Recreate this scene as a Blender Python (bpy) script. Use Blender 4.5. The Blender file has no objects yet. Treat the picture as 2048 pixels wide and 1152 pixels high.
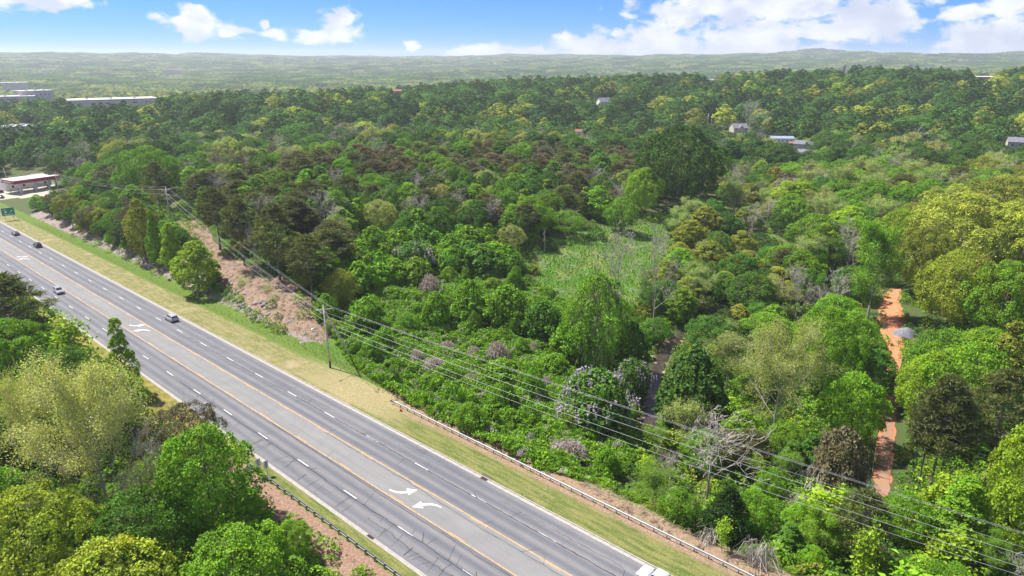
import bpy, math
import numpy as np
from mathutils import Matrix, Vector

# ------------------------------------------------------------------ camera, sky, sun, exposure
scene = bpy.context.scene
COL = scene.collection
F_PX, YH = 1365.0, 118.0                       # focal length and horizon row, in pixels of the 2048 px photograph
PITCH = math.atan((576 - YH) / F_PX)
CP, SP = math.cos(PITCH), math.sin(PITCH)
CAMZ = 57.0
cam_data = bpy.data.cameras.new('camera')
cam = bpy.data.objects.new('camera', cam_data)
COL.objects.link(cam)
cam.location = (0, 0, CAMZ)
cam.rotation_euler = (math.pi / 2 - PITCH, 0, 0)
cam_data.sensor_width = 36
cam_data.lens = F_PX / 2048 * 36
cam_data.clip_start = 0.5
cam_data.clip_end = 60000
scene.camera = cam
scene.view_settings.view_transform = 'Standard'
scene.view_settings.look = 'None'
scene.view_settings.gamma = 1
scene.view_settings.use_curve_mapping = False
scene.view_settings.exposure = 1.15
SUN_AZ, SUN_EL = math.radians(-62), math.radians(58)     # azimuth from +Y (away from the viewer) towards +X
SUN_STRENGTH, SKY_STRENGTH = 4.6, 0.12
HAZE = 1.15e-4
scene.cycles.volume_bounces = 0
scene.cycles.max_bounces = 6
scene.cycles.transparent_max_bounces = 8

sd = bpy.data.lights.new('sun', 'SUN')
sd.energy = SUN_STRENGTH
sd.angle = math.radians(1.5)
sd.color = (1.0, 0.95, 0.88)
sun = bpy.data.objects.new('sun', sd)
COL.objects.link(sun)
sdir = Vector((math.sin(SUN_AZ) * math.cos(SUN_EL), math.cos(SUN_AZ) * math.cos(SUN_EL), math.sin(SUN_EL)))
sun.rotation_euler = sdir.to_track_quat('Z', 'Y').to_euler()

rng = np.random.default_rng(11)


class NT:
    """small helper to write node trees"""
    def __init__(s, tree):
        s.t = tree; s.n = tree.nodes; s.l = tree.links

    def new(s, typ, **kw):
        n = s.n.new(typ)
        for k, v in kw.items():
            setattr(n, k, v)
        return n

    def put(s, sock, v):
        if isinstance(v, bpy.types.NodeSocket):
            s.l.new(v, sock)
        elif v is not None:
            if hasattr(sock, 'default_value'):
                if sock.type == 'RGBA' and len(v) == 3:
                    v = (*v, 1)
                sock.default_value = v

    def m(s, op, a, b=None, c=None, clamp=False):
        n = s.new('ShaderNodeMath', operation=op, use_clamp=clamp)
        s.put(n.inputs[0], a)
        if b is not None: s.put(n.inputs[1], b)
        if c is not None: s.put(n.inputs[2], c)
        return n.outputs[0]

    def noise(s, vec, scale, detail=4, rough=0.55, dist=0.0, dim='3D'):
        n = s.new('ShaderNodeTexNoise', noise_dimensions=dim)
        if vec is not None: s.l.new(vec, n.inputs['Vector'])
        n.inputs['Scale'].default_value = scale
        n.inputs['Detail'].default_value = detail
        n.inputs['Roughness'].default_value = rough
        n.inputs['Distortion'].default_value = dist
        return n.outputs['Fac']

    def step(s, v, lo, hi):
        n = s.new('ShaderNodeMapRange', interpolation_type='SMOOTHSTEP')
        s.put(n.inputs[0], v)
        n.inputs[1].default_value = lo; n.inputs[2].default_value = hi
        return n.outputs[0]

    def rng(s, v, a, b, c, d):
        n = s.new('ShaderNodeMapRange')
        s.put(n.inputs[0], v)
        for i, q in enumerate((a, b, c, d)): n.inputs[i + 1].default_value = q
        return n.outputs[0]

    def mix(s, f, a, b, mode='MIX'):
        n = s.new('ShaderNodeMix', data_type='RGBA', blend_type=mode)
        s.put(n.inputs[0], f); s.put(n.inputs[6], a); s.put(n.inputs[7], b)
        return n.outputs[2]

    def attr(s, name, typ='GEOMETRY'):
        return s.new('ShaderNodeAttribute', attribute_name=name, attribute_type=typ)


def pray(px, py):
    a = (px - 1024) / F_PX; b = (576 - py) / F_PX
    return np.array([a, CP + b * SP, b * CP - SP])


def make_world():
    w = bpy.data.worlds.new('World'); scene.world = w; w.use_nodes = True
    T = NT(w.node_tree)
    for n in list(T.n): T.n.remove(n)
    sky = T.new('ShaderNodeTexSky', sky_type='NISHITA')
    sky.sun_disc = False
    sky.sun_elevation = SUN_EL
    sky.sun_rotation = SUN_AZ
    sky.altitude = 300; sky.air_density = 0.8; sky.dust_density = 0.0; sky.ozone_density = 2.5
    hs = T.new('ShaderNodeHueSaturation'); hs.inputs['Saturation'].default_value = 1.25
    T.l.new(sky.outputs[0], hs.inputs['Color'])
    tc = T.new('ShaderNodeTexCoord')
    sep = T.new('ShaderNodeSeparateXYZ'); T.l.new(tc.outputs['Generated'], sep.inputs[0])
    X, Y, Z = sep.outputs
    az = T.m('ARCTAN2', X, Y)
    el = T.m('ARCSINE', Z)
    cmb = T.new('ShaderNodeCombineXYZ'); T.put(cmb.inputs[0], az); T.put(cmb.inputs[1], T.m('MULTIPLY', el, 1.7))
    uv = cmb.outputs[0]
    blobs = [(60, 0, 120, 18), (400, 52, 72, 26), (392, 26, 30, 16), (455, 62, 34, 14), (558, 68, 26, 13), (530, 48, 10, 12), (680, 48, 38, 30), (650, 74, 56, 15),
             (825, 90, 14, 12), (940, 108, 40, 13), (990, 104, 36, 15), (1055, 106, 42, 10), (1180, 92, 80, 20), (1320, 84, 110, 30),
             (1500, 92, 130, 24), (1640, 104, 60, 12), (1400, 16, 110, 24), (1560, 25, 150, 34), (1740, 35, 105, 38), (1640, 62, 90, 16),
             (1960, 80, 80, 32), (2060, 70, 90, 45), (1925, 24, 50, 14), (2030, 10, 50, 18),
             (2250, 60, 160, 40), (-200, 40, 150, 30), (-500, 70, 120, 30), (2600, 30, 150, 50)]
    cur = None
    for (px, py, rx, ry) in blobs:
        r = pray(px, py); r /= np.linalg.norm(r)
        a0 = math.atan2(r[0], r[1]); e0 = math.asin(r[2])
        k = math.cos(a0) ** 2 if abs(a0) < 1.2 else 0.4
        big = 1.18 if px > 850 else 1.0; sa = rx * big / F_PX * k; se = ry * big / F_PX * math.cos(a0)
        u = T.m('MULTIPLY_ADD', az, 1 / sa, -a0 / sa)
        v = T.m('MULTIPLY_ADD', el, 1 / se, -e0 / se)
        d = T.m('SQRT', T.m('ADD', T.m('MULTIPLY', u, u), T.m('MULTIPLY', v, v)))
        b = T.m('SUBTRACT', 1.0, d)
        cur = b if cur is None else T.m('MAXIMUM', cur, b)
    n1 = T.noise(uv, 30, 7, 0.58, 0.3)
    n2 = T.noise(uv, 5, 3, 0.5)
    gen = T.m('MULTIPLY', T.m('SUBTRACT', T.noise(tc.outputs['Generated'], 2.6, 6, 0.6), 0.50), 6.0)
    gen = T.m('ADD', gen, T.rng(el, 0.09, 0.2, -4.0, 0.0))
    cur = T.m('MAXIMUM', cur, gen)
    den = T.m('ADD', cur, T.m('MULTIPLY', T.m('SUBTRACT', n1, 0.5), 3.2))
    mask = T.m('POWER', T.step(den, -0.22, 0.42), 1.0)
    # cloud body: white billows, a little grey-violet where they are thick
    sh = T.noise(uv, 16, 5, 0.55, 0.2)
    ccol = T.mix(T.step(sh, 0.35, 0.65), (0.62, 0.66, 0.78), (0.97, 0.97, 1.0))
    cs = T.new('ShaderNodeMix', data_type='RGBA', blend_type='MULTIPLY'); cs.inputs[0].default_value = 1
    T.put(cs.inputs[6], ccol); cs.inputs[7].default_value = (4.3, 4.3, 4.3, 1)
    skyc = T.mix(1.0, hs.outputs[0], T.mix(T.step(el, 0.0, 0.16), (0.085, 0.25, 0.56), (0.15, 0.33, 0.66)), 'MULTIPLY')
    out = T.mix(T.m('MULTIPLY', mask, 0.93), skyc, cs.outputs[2])
    bg = T.new('ShaderNodeBackground'); T.put(bg.inputs[0], out); bg.inputs[1].default_value = SKY_STRENGTH
    o = T.new('ShaderNodeOutputWorld'); T.l.new(bg.outputs[0], o.inputs[0])


make_world()

# ------------------------------------------------------------------ geometry of the place
RD = np.array([-0.73851826, 0.67400739])
RD = RD / np.linalg.norm(RD)                    # along the road, away from the viewer
RL = np.array([RD[1], -RD[0]])                  # across the road, to the right
SLOPE = -0.01746


def zroad(s):
    s = np.asarray(s, float)
    z = SLOPE * s
    z = np.where(s > 400, SLOPE * 400 + SLOPE * 60 * (1 - np.exp(-(s - 400) / 60)), z)
    return np.where(s < -100, -SLOPE * 100, z)


def sl2xy(s, l):
    return RD[0] * s + RL[0] * l, RD[1] * s + RL[1] * l


def xy2sl(x, y):
    return x * RD[0] + y * RD[1], x * RL[0] + y * RL[1]


def project(x, y, z):
    z = np.asarray(z) - CAMZ
    dep = y * CP - z * SP
    up = y * SP + z * CP
    dep = np.where(dep < 0.1, 0.1, dep)
    return 1024 + F_PX * x / dep, 576 - F_PX * up / dep, dep


def unproj(px, py, z):
    r = pray(px, py); t = (z - CAMZ) / r[2]
    return r[0] * t, r[1] * t


_pts = []
for px, py, z in [(0, 700, -8), (0, 900, -9), (100, 1100, -9), (400, 1150, -8), (520, 1120, -7), (300, 900, -7), (150, 720, -7),
                  (800, 700, -7), (900, 700, -9), (1000, 800, -9), (1100, 900, -9), (1250, 900, -12), (1300, 830, -13.5),
                  (1340, 690, -13.5), (1400, 650, -13), (1200, 700, -10.5), (900, 600, -6), (720, 600, -4), (1040, 590, -7),
                  (1090, 500, -3), (1200, 480, -5), (1340, 455, -8), (1150, 570, -8), (1250, 600, -11), (1430, 430, -8),
                  (1590, 540, -12.5), (1640, 480, -12), (1500, 600, -13), (1780, 620, -11), (1760, 960, -12), (2000, 1100, -12),
                  (1900, 800, -11), (2040, 600, -7), (1500, 1000, -10.5), (1500, 1130, -7), (550, 450, 4), (700, 450, 2),
                  (500, 370, 5), (800, 400, 2), (1000, 400, 0), (1000, 335, 1), (700, 330, 3), (1300, 380, -4), (1700, 400, -9),
                  (1900, 420, -3), (1460, 370, -7)]:
    _pts.append((*unproj(px, py, z), z))
for s, l, dz in [(0, 20, -8), (100, 0, -9), (200, 0, -8), (300, 0, -7), (-100, 40, -5), (0, 100, -9), (-50, 120, -10), (60, 20, -7),
                 (130, 82, -1), (150, 84, 3), (175, 84, 5), (175, 100, 6.5), (210, 86, 6.5), (215, 108, 7.5), (250, 88, 6), (245, 104, 7),
                 (290, 88, 4), (340, 84, 2), (340, 110, 4), (400, 95, 0.5), (440, 110, 0), (470, 140, 0), (480, 80, 0), (300, 150, 6), (420, 20, -4), (520, 60, 0)]:
    _pts.append((*sl2xy(s, l), float(zroad(s)) + dz))


def pxd(px, d):
    a = math.atan2((px - 1024) / F_PX, CP + (576 - 200) / F_PX * SP)
    return math.sin(a) * d, math.cos(a) * d


FARPTS = {500: [(-300, -8), (100, -11), (500, -10), (1000, -11), (1500, -9), (2000, -6), (2600, -6)],
          700: [(-300, -10), (80, -9), (300, 5), (500, 6), (900, 4), (1200, 2), (1500, 0), (2000, 3)],
          950: [(0, -7), (230, -6), (450, -4), (700, -2), (1000, 12), (1200, 17), (1450, 20), (1700, 28), (1900, 24), (2100, 22), (2700, 20)],
          1500: [(-400, -25), (0, -28), (400, -30), (900, -30), (1200, -20), (1500, -8), (1800, 5), (2000, 22), (2300, 22)],
          2500: [(-400, -20), (0, -24), (500, -24), (1000, -26), (1500, -20), (2048, -12), (2700, -12)],
          4000: [(-400, 6), (0, 6), (400, 0), (700, -8), (1000, -4), (1300, 18), (1600, 26), (2048, 18), (2700, 10)],
          6000: [(-400, 60), (0, 72), (200, 68), (400, 76), (520, 60), (700, 46), (850, 44), (1000, 52), (1200, 56), (1300, 66), (1400, 62), (1520, 72),
                 (1600, 98), (1680, 92), (1780, 64), (1900, 62), (1980, 72), (2100, 74), (2700, 70)],
          7600: [(-400, 50), (0, 50), (400, 52), (700, 50), (900, 52), (1000, 84), (1090, 82), (1200, 50), (1600, 60), (2048, 56), (2700, 50)],
          11000: [(-400, 30), (400, 30), (1000, 30), (1600, 30), (2400, 30)]}
for d, lst in FARPTS.items():
    for px, z in lst:
        _pts.append((*pxd(px, d), z))
for a in (-2.6, -2.0, -1.4, 1.4, 2.0, 2.6, 3.1):
    for d, z in ((60, -8), (300, -8), (1500, 0), (6000, 30)):
        _pts.append((math.sin(a) * d, math.cos(a) * d, z))
_P = np.array(_pts)


def _lp(x, y):
    d = np.hypot(x, y) + 6
    return np.arctan2(x, y), np.log(d)


_pa, _pl = _lp(_P[:, 0], _P[:, 1])
_D = np.hypot(_pa[:, None] - _pa[None], _pl[:, None] - _pl[None])
_W = np.linalg.solve(np.block([[_D + np.eye(len(_P)) * 1e-3, np.ones((len(_P), 1))], [np.ones((1, len(_P))), np.zeros((1, 1))]]),
                     np.append(_P[:, 2], 0))


def sstep(v, a, b):
    t = np.clip((v - a) / (b - a), 0, 1)
    return t * t * (3 - 2 * t)


_nr = np.random.default_rng(3)
_waves = [(_nr.uniform(0, 2 * math.pi), _nr.uniform(0, 6.28)) for _ in range(24)]


def wnoise(x, y, wl, k0=0, n=6):
    r = 0
    for i in range(n):
        a, p = _waves[(k0 + i) % 24]
        f = 2 * math.pi / wl * (1 + 0.37 * i)
        r = r + np.sin((x * math.cos(a) + y * math.sin(a)) * f + p + 1.7 * np.sin((x * math.sin(a) - y * math.cos(a)) * f * 0.5 + p))
    return r / n


CREEK_PX = [(1318, 900), (1300, 835), (1304, 790), (1312, 745), (1328, 705), (1350, 680), (1382, 656), (1440, 628), (1500, 596), (1560, 560),
            (1598, 542), (1580, 520), (1566, 500), (1600, 482), (1640, 470)]
CREEK = np.array([unproj(px, py, -13.3) for px, py in CREEK_PX])
CREEK = np.vstack([[CREEK[0] + (CREEK[0] - CREEK[1]) * 3], CREEK])


def seg_dist(x, y, poly):
    best = np.full(np.shape(x), 1e9)
    for a, b in zip(poly[:-1], poly[1:]):
        ab = b - a; L = ab @ ab
        t = np.clip(((x - a[0]) * ab[0] + (y - a[1]) * ab[1]) / L, 0, 1)
        best = np.minimum(best, np.hypot(x - a[0] - t * ab[0], y - a[1] - t * ab[1]))
    return best


def height(x, y):
    x = np.asarray(x, float); y = np.asarray(y, float)
    sh = x.shape; x = x.ravel(); y = y.ravel()
    a, l_ = _lp(x, y)
    z = np.full(x.shape, _W[-1])
    for i in range(len(_P)):
        z += _W[i] * np.hypot(a - _pa[i], l_ - _pl[i])
    d = np.hypot(x, y)
    z += wnoise(x, y, 23, 0) * 0.45 + wnoise(x, y, 7, 5) * 0.14
    z += sstep(d, 1200, 4000) * (wnoise(x, y, 1900, 3) * 22 + wnoise(x, y, 800, 9) * 15)
    cd = seg_dist(x, y, CREEK)
    zc = -13.6
    w = (1 - sstep(cd, 1.6, 7.0))
    z = z * (1 - w) + np.minimum(z, zc + 0.2) * w
    w = (1 - sstep(cd, 0.9, 2.6))
    z -= w * 0.7
    s, l = xy2sl(x, y)
    fade = 1 - sstep(s, 470, 560)
    far = sstep(s, 118, 140)
    right0 = 67.6 + 2.6 * far
    wr = 1 - sstep(l, right0, right0 + 14 - 2 * far)
    wl = sstep(l, 20, 37.0)
    w = wr * wl * fade
    zr = zroad(s) + 0.02
    # shallow ditch behind the far verge
    zr = zr - 0.5 * far * sstep(l, 67.5, 69.5) - 0.35 * (sstep(l, 36.6, 38.6) - sstep(l, 65.6, 67.4))
    z = z * (1 - w) + zr * w
    return z.reshape(sh)


def H1(x, y):
    return float(height(np.array([x]), np.array([y]))[0])


def ground_at(px, py, dz=0.0):
    """the point of the ground seen at a pixel of the photograph"""
    r = pray(px, py)
    t = np.exp(np.linspace(math.log(45), math.log(9500), 420))
    X = r[0] * t; Y = r[1] * t; Zr = CAMZ + r[2] * t
    g = height(X, Y) + dz - Zr
    i = int(np.argmax(g > 0))
    if not (g > 0).any(): i = len(t) - 1
    a, b = t[max(i - 1, 0)], t[i]
    for _ in range(14):
        m = 0.5 * (a + b)
        if H1(r[0] * m, r[1] * m) + dz > CAMZ + r[2] * m: b = m
        else: a = m
    return r[0] * b, r[1] * b, CAMZ + r[2] * b


def inpoly(px, py, poly):
    px = np.asarray(px); py = np.asarray(py)
    c = np.zeros(px.shape, bool)
    n = len(poly)
    for i in range(n):
        x1, y1 = poly[i]; x2, y2 = poly[(i + 1) % n]
        if y1 == y2: continue
        c ^= ((y1 > py) != (y2 > py)) & (px < (x2 - x1) * (py - y1) / (y2 - y1) + x1)
    return c


# ------------------------------------------------------------------ object helpers
def tag(o, label=None, cat=None, group=None, kind=None):
    if label: o['label'] = label
    if cat: o['category'] = cat
    if group: o['group'] = group
    if kind: o['kind'] = kind
    return o


def empty(name, loc, rz=0.0, label=None, cat=None, group=None):
    o = bpy.data.objects.new(name, None); COL.objects.link(o)
    o.empty_display_size = 0.3
    o.location = loc; o.rotation_euler = (0, 0, rz)
    return tag(o, label, cat, group)


def mesh_np(name, V, Fq, mats, midx=None, attrs=None, smooth=False, tris=None):
    """V (n,3); Fq (m,4) quads; tris (k,3); attrs {name: (domain, values)}"""
    me = bpy.data.meshes.new(name)
    V = np.asarray(V, np.float32)
    nq = 0 if Fq is None else len(Fq); nt = 0 if tris is None else len(tris)
    me.vertices.add(len(V)); me.vertices.foreach_set('co', V.ravel())
    loops = []
    if nq: loops.append(np.asarray(Fq, np.int32).ravel())
    if nt: loops.append(np.asarray(tris, np.int32).ravel())
    if loops:
        loops = np.concatenate(loops)
        me.loops.add(len(loops)); me.loops.foreach_set('vertex_index', loops)
        me.polygons.add(nq + nt)
        st = np.concatenate([np.arange(nq) * 4, nq * 4 + np.arange(nt) * 3]).astype(np.int32)
        me.polygons.foreach_set('loop_start', st)
        if midx is not None: me.polygons.foreach_set('material_index', np.asarray(midx, np.int32))
        me.polygons.foreach_set('use_smooth', np.full(nq + nt, smooth))
    for m in mats: me.materials.append(m)
    if attrs:
        for k, (dom, typ, val) in attrs.items():
            at = me.attributes.new(k, typ, dom)
            val = np.asarray(val)
            at.data.foreach_set('color' if typ == 'FLOAT_COLOR' else ('vector' if typ == 'FLOAT_VECTOR' else 'value'),
                                val.astype(np.int32 if typ == 'INT' else np.float32).ravel())
    me.update(calc_edges=True)
    return me


class MB:
    """collects simple solids, then becomes one mesh object"""
    def __init__(s): s.v = []; s.f = []; s.mi = []

    def add(s, verts, faces, mi=0):
        b = len(s.v); s.v.extend([tuple(map(float, q)) for q in verts])
        s.f.extend([tuple(b + i for i in q) for q in faces]); s.mi.extend([mi] * len(faces))

    def box(s, x0, x1, y0, y1, z0, z1, mi=0, taper=(0, 0)):
        tx, ty = taper
        v = [(x0, y0, z0), (x1, y0, z0), (x1, y1, z0), (x0, y1, z0), (x0 + tx, y0 + ty, z1), (x1 - tx, y0 + ty, z1), (x1 - tx, y1 - ty, z1), (x0 + tx, y1 - ty, z1)]
        s.add(v, [(0, 3, 2, 1), (4, 5, 6, 7), (0, 1, 5, 4), (1, 2, 6, 5), (2, 3, 7, 6), (3, 0, 4, 7)], mi)

    def tube(s, pts, rad, n=6, mi=0, cap=True):
        pts = [Vector(p) for p in pts]
        if not hasattr(rad, '__len__'): rad = [rad] * len(pts)
        b = len(s.v); up = Vector((0, 0, 1))
        for i, p in enumerate(pts):
            d = (pts[min(i + 1, len(pts) - 1)] - pts[max(i - 1, 0)]).normalized()
            u = d.cross(up)
            if u.length < 1e-3: u = d.cross(Vector((1, 0, 0)))
            u.normalize(); v = d.cross(u)
            for k in range(n):
                a = 2 * math.pi * k / n
                s.v.append(tuple(p + (u * math.cos(a) + v * math.sin(a)) * rad[i]))
        for i in range(len(pts) - 1):
            for k in range(n):
                s.f.append((b + i * n + k, b + i * n + (k + 1) % n, b + (i + 1) * n + (k + 1) % n, b + (i + 1) * n + k)); s.mi.append(mi)
        if cap:
            s.f.append(tuple(b + k for k in range(n))[::-1]); s.mi.append(mi)
            s.f.append(tuple(b + (len(pts) - 1) * n + k for k in range(n))); s.mi.append(mi)

    def prism(s, poly, y0, y1, mi=0, inset=0.0):
        """poly in x,z extruded along y"""
        n = len(poly)
        v = [(x, y0, z) for x, z in poly] + [(x, y1, z) for x, z in poly]
        f = [(i, (i + 1) % n, n + (i + 1) % n, n + i) for i in range(n)] + [tuple(range(n))[::-1], tuple(range(n, 2 * n))]
        s.add(v, f, mi)

    def mesh(s, name, mats, smooth=False, bevel=0):
        me = bpy.data.meshes.new(name)
        me.from_pydata(s.v, [], s.f)
        me.polygons.foreach_set('material_index', s.mi)
        me.polygons.foreach_set('use_smooth', [smooth] * len(s.f))
        for m in (mats if isinstance(mats, (list, tuple)) else [mats]): me.materials.append(m)
        me.update()
        return me

    def build(s, name, mats, parent=None, smooth=False, bevel=0, loc=None, rz=None):
        o = bpy.data.objects.new(name, s.mesh(name, mats, smooth)); COL.objects.link(o)
        if parent is not None: o.parent = parent
        if loc is not None: o.location = loc
        if rz is not None: o.rotation_euler = (0, 0, rz)
        if bevel:
            b = o.modifiers.new('bevel', 'BEVEL'); b.width = bevel; b.segments = 2; b.limit_method = 'ANGLE'
        return o


def link_mesh(name, me, parent=None, loc=None, rz=None):
    o = bpy.data.objects.new(name, me); COL.objects.link(o)
    if parent is not None: o.parent = parent
    if loc is not None: o.location = loc
    if rz is not None: o.rotation_euler = (0, 0, rz)
    return o


def copy_tree(o, parent=None):
    c = o.copy(); COL.objects.link(c); c.parent = parent
    for ch in list(o.children): copy_tree(ch, c)
    return c


# ------------------------------------------------------------------ materials
def mat(name, col, rough=0.7, metal=0.0, var=0.0, scale=3.0, bump=0.0, spec=0.4):
    m = bpy.data.materials.new(name); m.use_nodes = True
    T = NT(m.node_tree); b = T.n['Principled BSDF']
    b.inputs['Roughness'].default_value = rough; b.inputs['Metallic'].default_value = metal
    b.inputs['Specular IOR Level'].default_value = spec
    if var:
        tc = T.new('ShaderNodeTexCoord')
        n = T.noise(tc.outputs['Object'], scale, 5, 0.65)
        c = T.mix(T.step(n, 0.3, 0.7), tuple(q * (1 - var) for q in col), tuple(min(q * (1 + var), 1) for q in col))
        T.put(b.inputs['Base Color'], c)
        if bump:
            bp = T.new('ShaderNodeBump'); bp.inputs['Strength'].default_value = bump; bp.inputs['Distance'].default_value = 0.05
            T.put(bp.inputs['Height'], n); T.l.new(bp.outputs[0], b.inputs['Normal'])
    else:
        b.inputs['Base Color'].default_value = (*col, 1)
    return m


def leaf_mat(name, trans=0.27, rough=0.55, sat=1.0):
    m = bpy.data.materials.new(name); m.use_nodes = True
    T = NT(m.node_tree)
    for n in list(T.n): T.n.remove(n)
    a = T.attr('tint', 'INSTANCER'); lv = T.attr('lv')
    hue = T.attr('lh')
    base = T.mix(1.0, a.outputs['Color'], T.rng(lv.outputs['Fac'], 0, 1, 0.45, 1.55), 'MULTIPLY')
    warm = T.mix(1.0, base, (1.28, 1.02, 0.55), 'MULTIPLY')
    base = T.mix(T.m('MULTIPLY', hue.outputs['Fac'], 0.9), base, warm)
    d = T.new('ShaderNodeBsdfDiffuse'); T.put(d.inputs[0], base)
    tr = T.new('ShaderNodeBsdfTranslucent'); T.put(tr.inputs[0], T.mix(1.0, base, (1.25, 1.35, 0.6), 'MULTIPLY'))
    g = T.new('ShaderNodeBsdfGlossy'); g.inputs['Roughness'].default_value = rough; g.inputs['Color'].default_value = (0.8, 0.85, 0.9, 1)
    m1 = T.new('ShaderNodeMixShader'); m1.inputs[0].default_value = trans
    T.l.new(d.outputs[0], m1.inputs[1]); T.l.new(tr.outputs[0], m1.inputs[2])
    m2 = T.new('ShaderNodeMixShader'); m2.inputs[0].default_value = 0.015
    T.l.new(m1.outputs[0], m2.inputs[1]); T.l.new(g.outputs[0], m2.inputs[2])
    o = T.new('ShaderNodeOutputMaterial'); T.l.new(m2.outputs[0], o.inputs[0])
    return m


M_LEAF = leaf_mat('leaf')
M_BARK = mat('bark', (0.17, 0.14, 0.115), 0.9, 0, 0.45, 2.5)
M_PALEBARK = mat('pale_bark', (0.36, 0.32, 0.27), 0.9, 0, 0.3, 3)


def terrain_mat():
    m = bpy.data.materials.new('ground'); m.use_nodes = True
    T = NT(m.node_tree); b = T.n['Principled BSDF']
    b.inputs['Roughness'].default_value = 0.95; b.inputs['Specular IOR Level'].default_value = 0.15
    geo = T.new('ShaderNodeNewGeometry'); P = geo.outputs['Position']

    def dot(v):
        n = T.new('ShaderNodeVectorMath', operation='DOT_PRODUCT'); T.l.new(P, n.inputs[0]); n.inputs[1].default_value = v
        return n.outputs['Value']
    S = dot((RD[0], RD[1], 0)); L = dot((RL[0], RL[1], 0))
    nb = T.noise(P, 0.12, 4, 0.6); nm = T.noise(P, 0.6, 5, 0.65); nf = T.noise(P, 3.2, 4, 0.7)
    # streaks along the road (mowing, wheel marks)
    cmb = T.new('ShaderNodeCombineXYZ'); T.put(cmb.inputs[0], T.m('MULTIPLY', S, 0.12)); T.put(cmb.inputs[1], L)
    ns = T.noise(cmb.outputs[0], 1.6, 5, 0.65)
    Ln = T.m('MULTIPLY_ADD', T.m('SUBTRACT', nm, 0.5), 1.7, L)
    floor = T.mix(T.step(nm, 0.3, 0.6), (0.085, 0.068, 0.040), (0.055, 0.105, 0.020))
    floor = T.mix(T.step(nf, 0.45, 0.75), floor, (0.10, 0.075, 0.05))
    # lush ground green
    lush = T.mix(T.step(nf, 0.35, 0.65), (0.045, 0.12, 0.012), (0.11, 0.21, 0.025))
    lush = T.mix(T.step(nb, 0.42, 0.66), lush, (0.15, 0.20, 0.05))
    litter = T.mix(T.step(nm, 0.35, 0.65), (0.27, 0.18, 0.125), (0.17, 0.115, 0.085))
    litter = T.mix(T.step(nf, 0.5, 0.68), litter, (0.36, 0.29, 0.22))
    litter = T.mix(T.m('MULTIPLY', T.step(nb, 0.5, 0.62), T.step(nf, 0.4, 0.6)), litter, (0.12, 0.15, 0.05))
    vo = T.new('ShaderNodeTexVoronoi', feature='F1', voronoi_dimensions='3D'); vo.inputs['Scale'].default_value = 0.9; T.l.new(P, vo.inputs['Vector'])
    rock = T.mix(T.step(nm, 0.3, 0.7), (0.26, 0.155, 0.115), (0.17, 0.14, 0.12))
    rock = T.mix(T.m('MULTIPLY', T.step(vo.outputs['Distance'], 0.15, 0.5), T.step(nf, 0.35, 0.6)), rock, (0.27, 0.24, 0.23))
    rock = T.mix(T.step(nb, 0.55, 0.7), rock, (0.11, 0.13, 0.05))
    dirt = T.mix(T.step(nf, 0.35, 0.65), (0.33, 0.225, 0.145), (0.20, 0.14, 0.095))
    dirt = T.mix(T.m('MULTIPLY', T.step(nm, 0.5, 0.66), 0.8), dirt, (0.17, 0.17, 0.07))
    red = T.mix(T.step(nf, 0.3, 0.7), (0.50, 0.20, 0.10), (0.38, 0.14, 0.075))
    mow = T.mix(T.step(ns, 0.42, 0.58), (0.225, 0.20, 0.085), (0.125, 0.142, 0.042))
    mow = T.mix(T.m('MULTIPLY', T.step(nf, 0.45, 0.65), 0.8), mow, (0.30, 0.25, 0.12))
    mow = T.mix(T.m('MULTIPLY', T.step(nm, 0.5, 0.62), 0.6), mow, (0.10, 0.13, 0.035))
    mow = T.mix(T.step(nb, 0.56, 0.7), mow, (0.29, 0.24, 0.13))
    green = T.mix(T.step(ns, 0.38, 0.62), (0.085, 0.120, 0.024), (0.185, 0.18, 0.060))
    green = T.mix(T.step(nf, 0.52, 0.72), green, (0.25, 0.24, 0.09))
    col = floor
    col = T.mix(T.step(T.m('ADD', T.attr('wg').outputs['Fac'], T.m('MULTIPLY', T.m('SUBTRACT', nm, 0.5), 0.9)), 0.35, 0.65), col, lush)
    col = T.mix(T.step(T.m('ADD', T.attr('wl').outputs['Fac'], T.m('MULTIPLY', T.m('SUBTRACT', nm, 0.5), 1.1)), 0.35, 0.6), col, litter)
    col = T.mix(T.step(T.m('ADD', T.attr('wr').outputs['Fac'], T.m('MULTIPLY', T.m('SUBTRACT', nm, 0.5), 0.9)), 0.35, 0.6), col, rock)
    col = T.mix(T.step(T.m('ADD', T.attr('wd').outputs['Fac'], T.m('MULTIPLY', T.m('SUBTRACT', nm, 0.5), 1.2)), 0.3, 0.62), col, red)
    col = T.mix(T.step(T.attr('wt').outputs['Fac'], 0.3, 0.7), col, T.mix(T.step(nm, 0.4, 0.6), (0.40, 0.38, 0.32), (0.30, 0.30, 0.22)))

    def band(a, b_, w=0.35, src=None):
        src = Ln if src is None else src
        return T.m('MULTIPLY', T.step(src, a - w, a + w), T.m('SUBTRACT', 1.0, T.step(src, b_ - w, b_ + w)))
    inroad = T.m('MULTIPLY', T.step(S, -400, -390), T.m('SUBTRACT', 1.0, T.step(S, 500, 540)))
    near = T.m('SUBTRACT', 1.0, T.step(T.m('MULTIPLY_ADD', T.m('SUBTRACT', nb, 0.5), 20.0, S), 92, 100))
    farm = T.m('SUBTRACT', 1.0, near)
    neck = T.m('MULTIPLY', T.step(S, 78, 92), T.m('SUBTRACT', 1.0, T.step(S, 100, 124)))
    # right side
    col = T.mix(T.m('MULTIPLY', band(60, 70.8), near), col, dirt)
    col = T.mix(T.m('MULTIPLY', T.m('MULTIPLY', band(69.8, 72.5), near), 0.8), col, T.mix(T.step(nf, 0.4, 0.6), (0.30, 0.27, 0.13), (0.16, 0.19, 0.05)))
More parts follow.
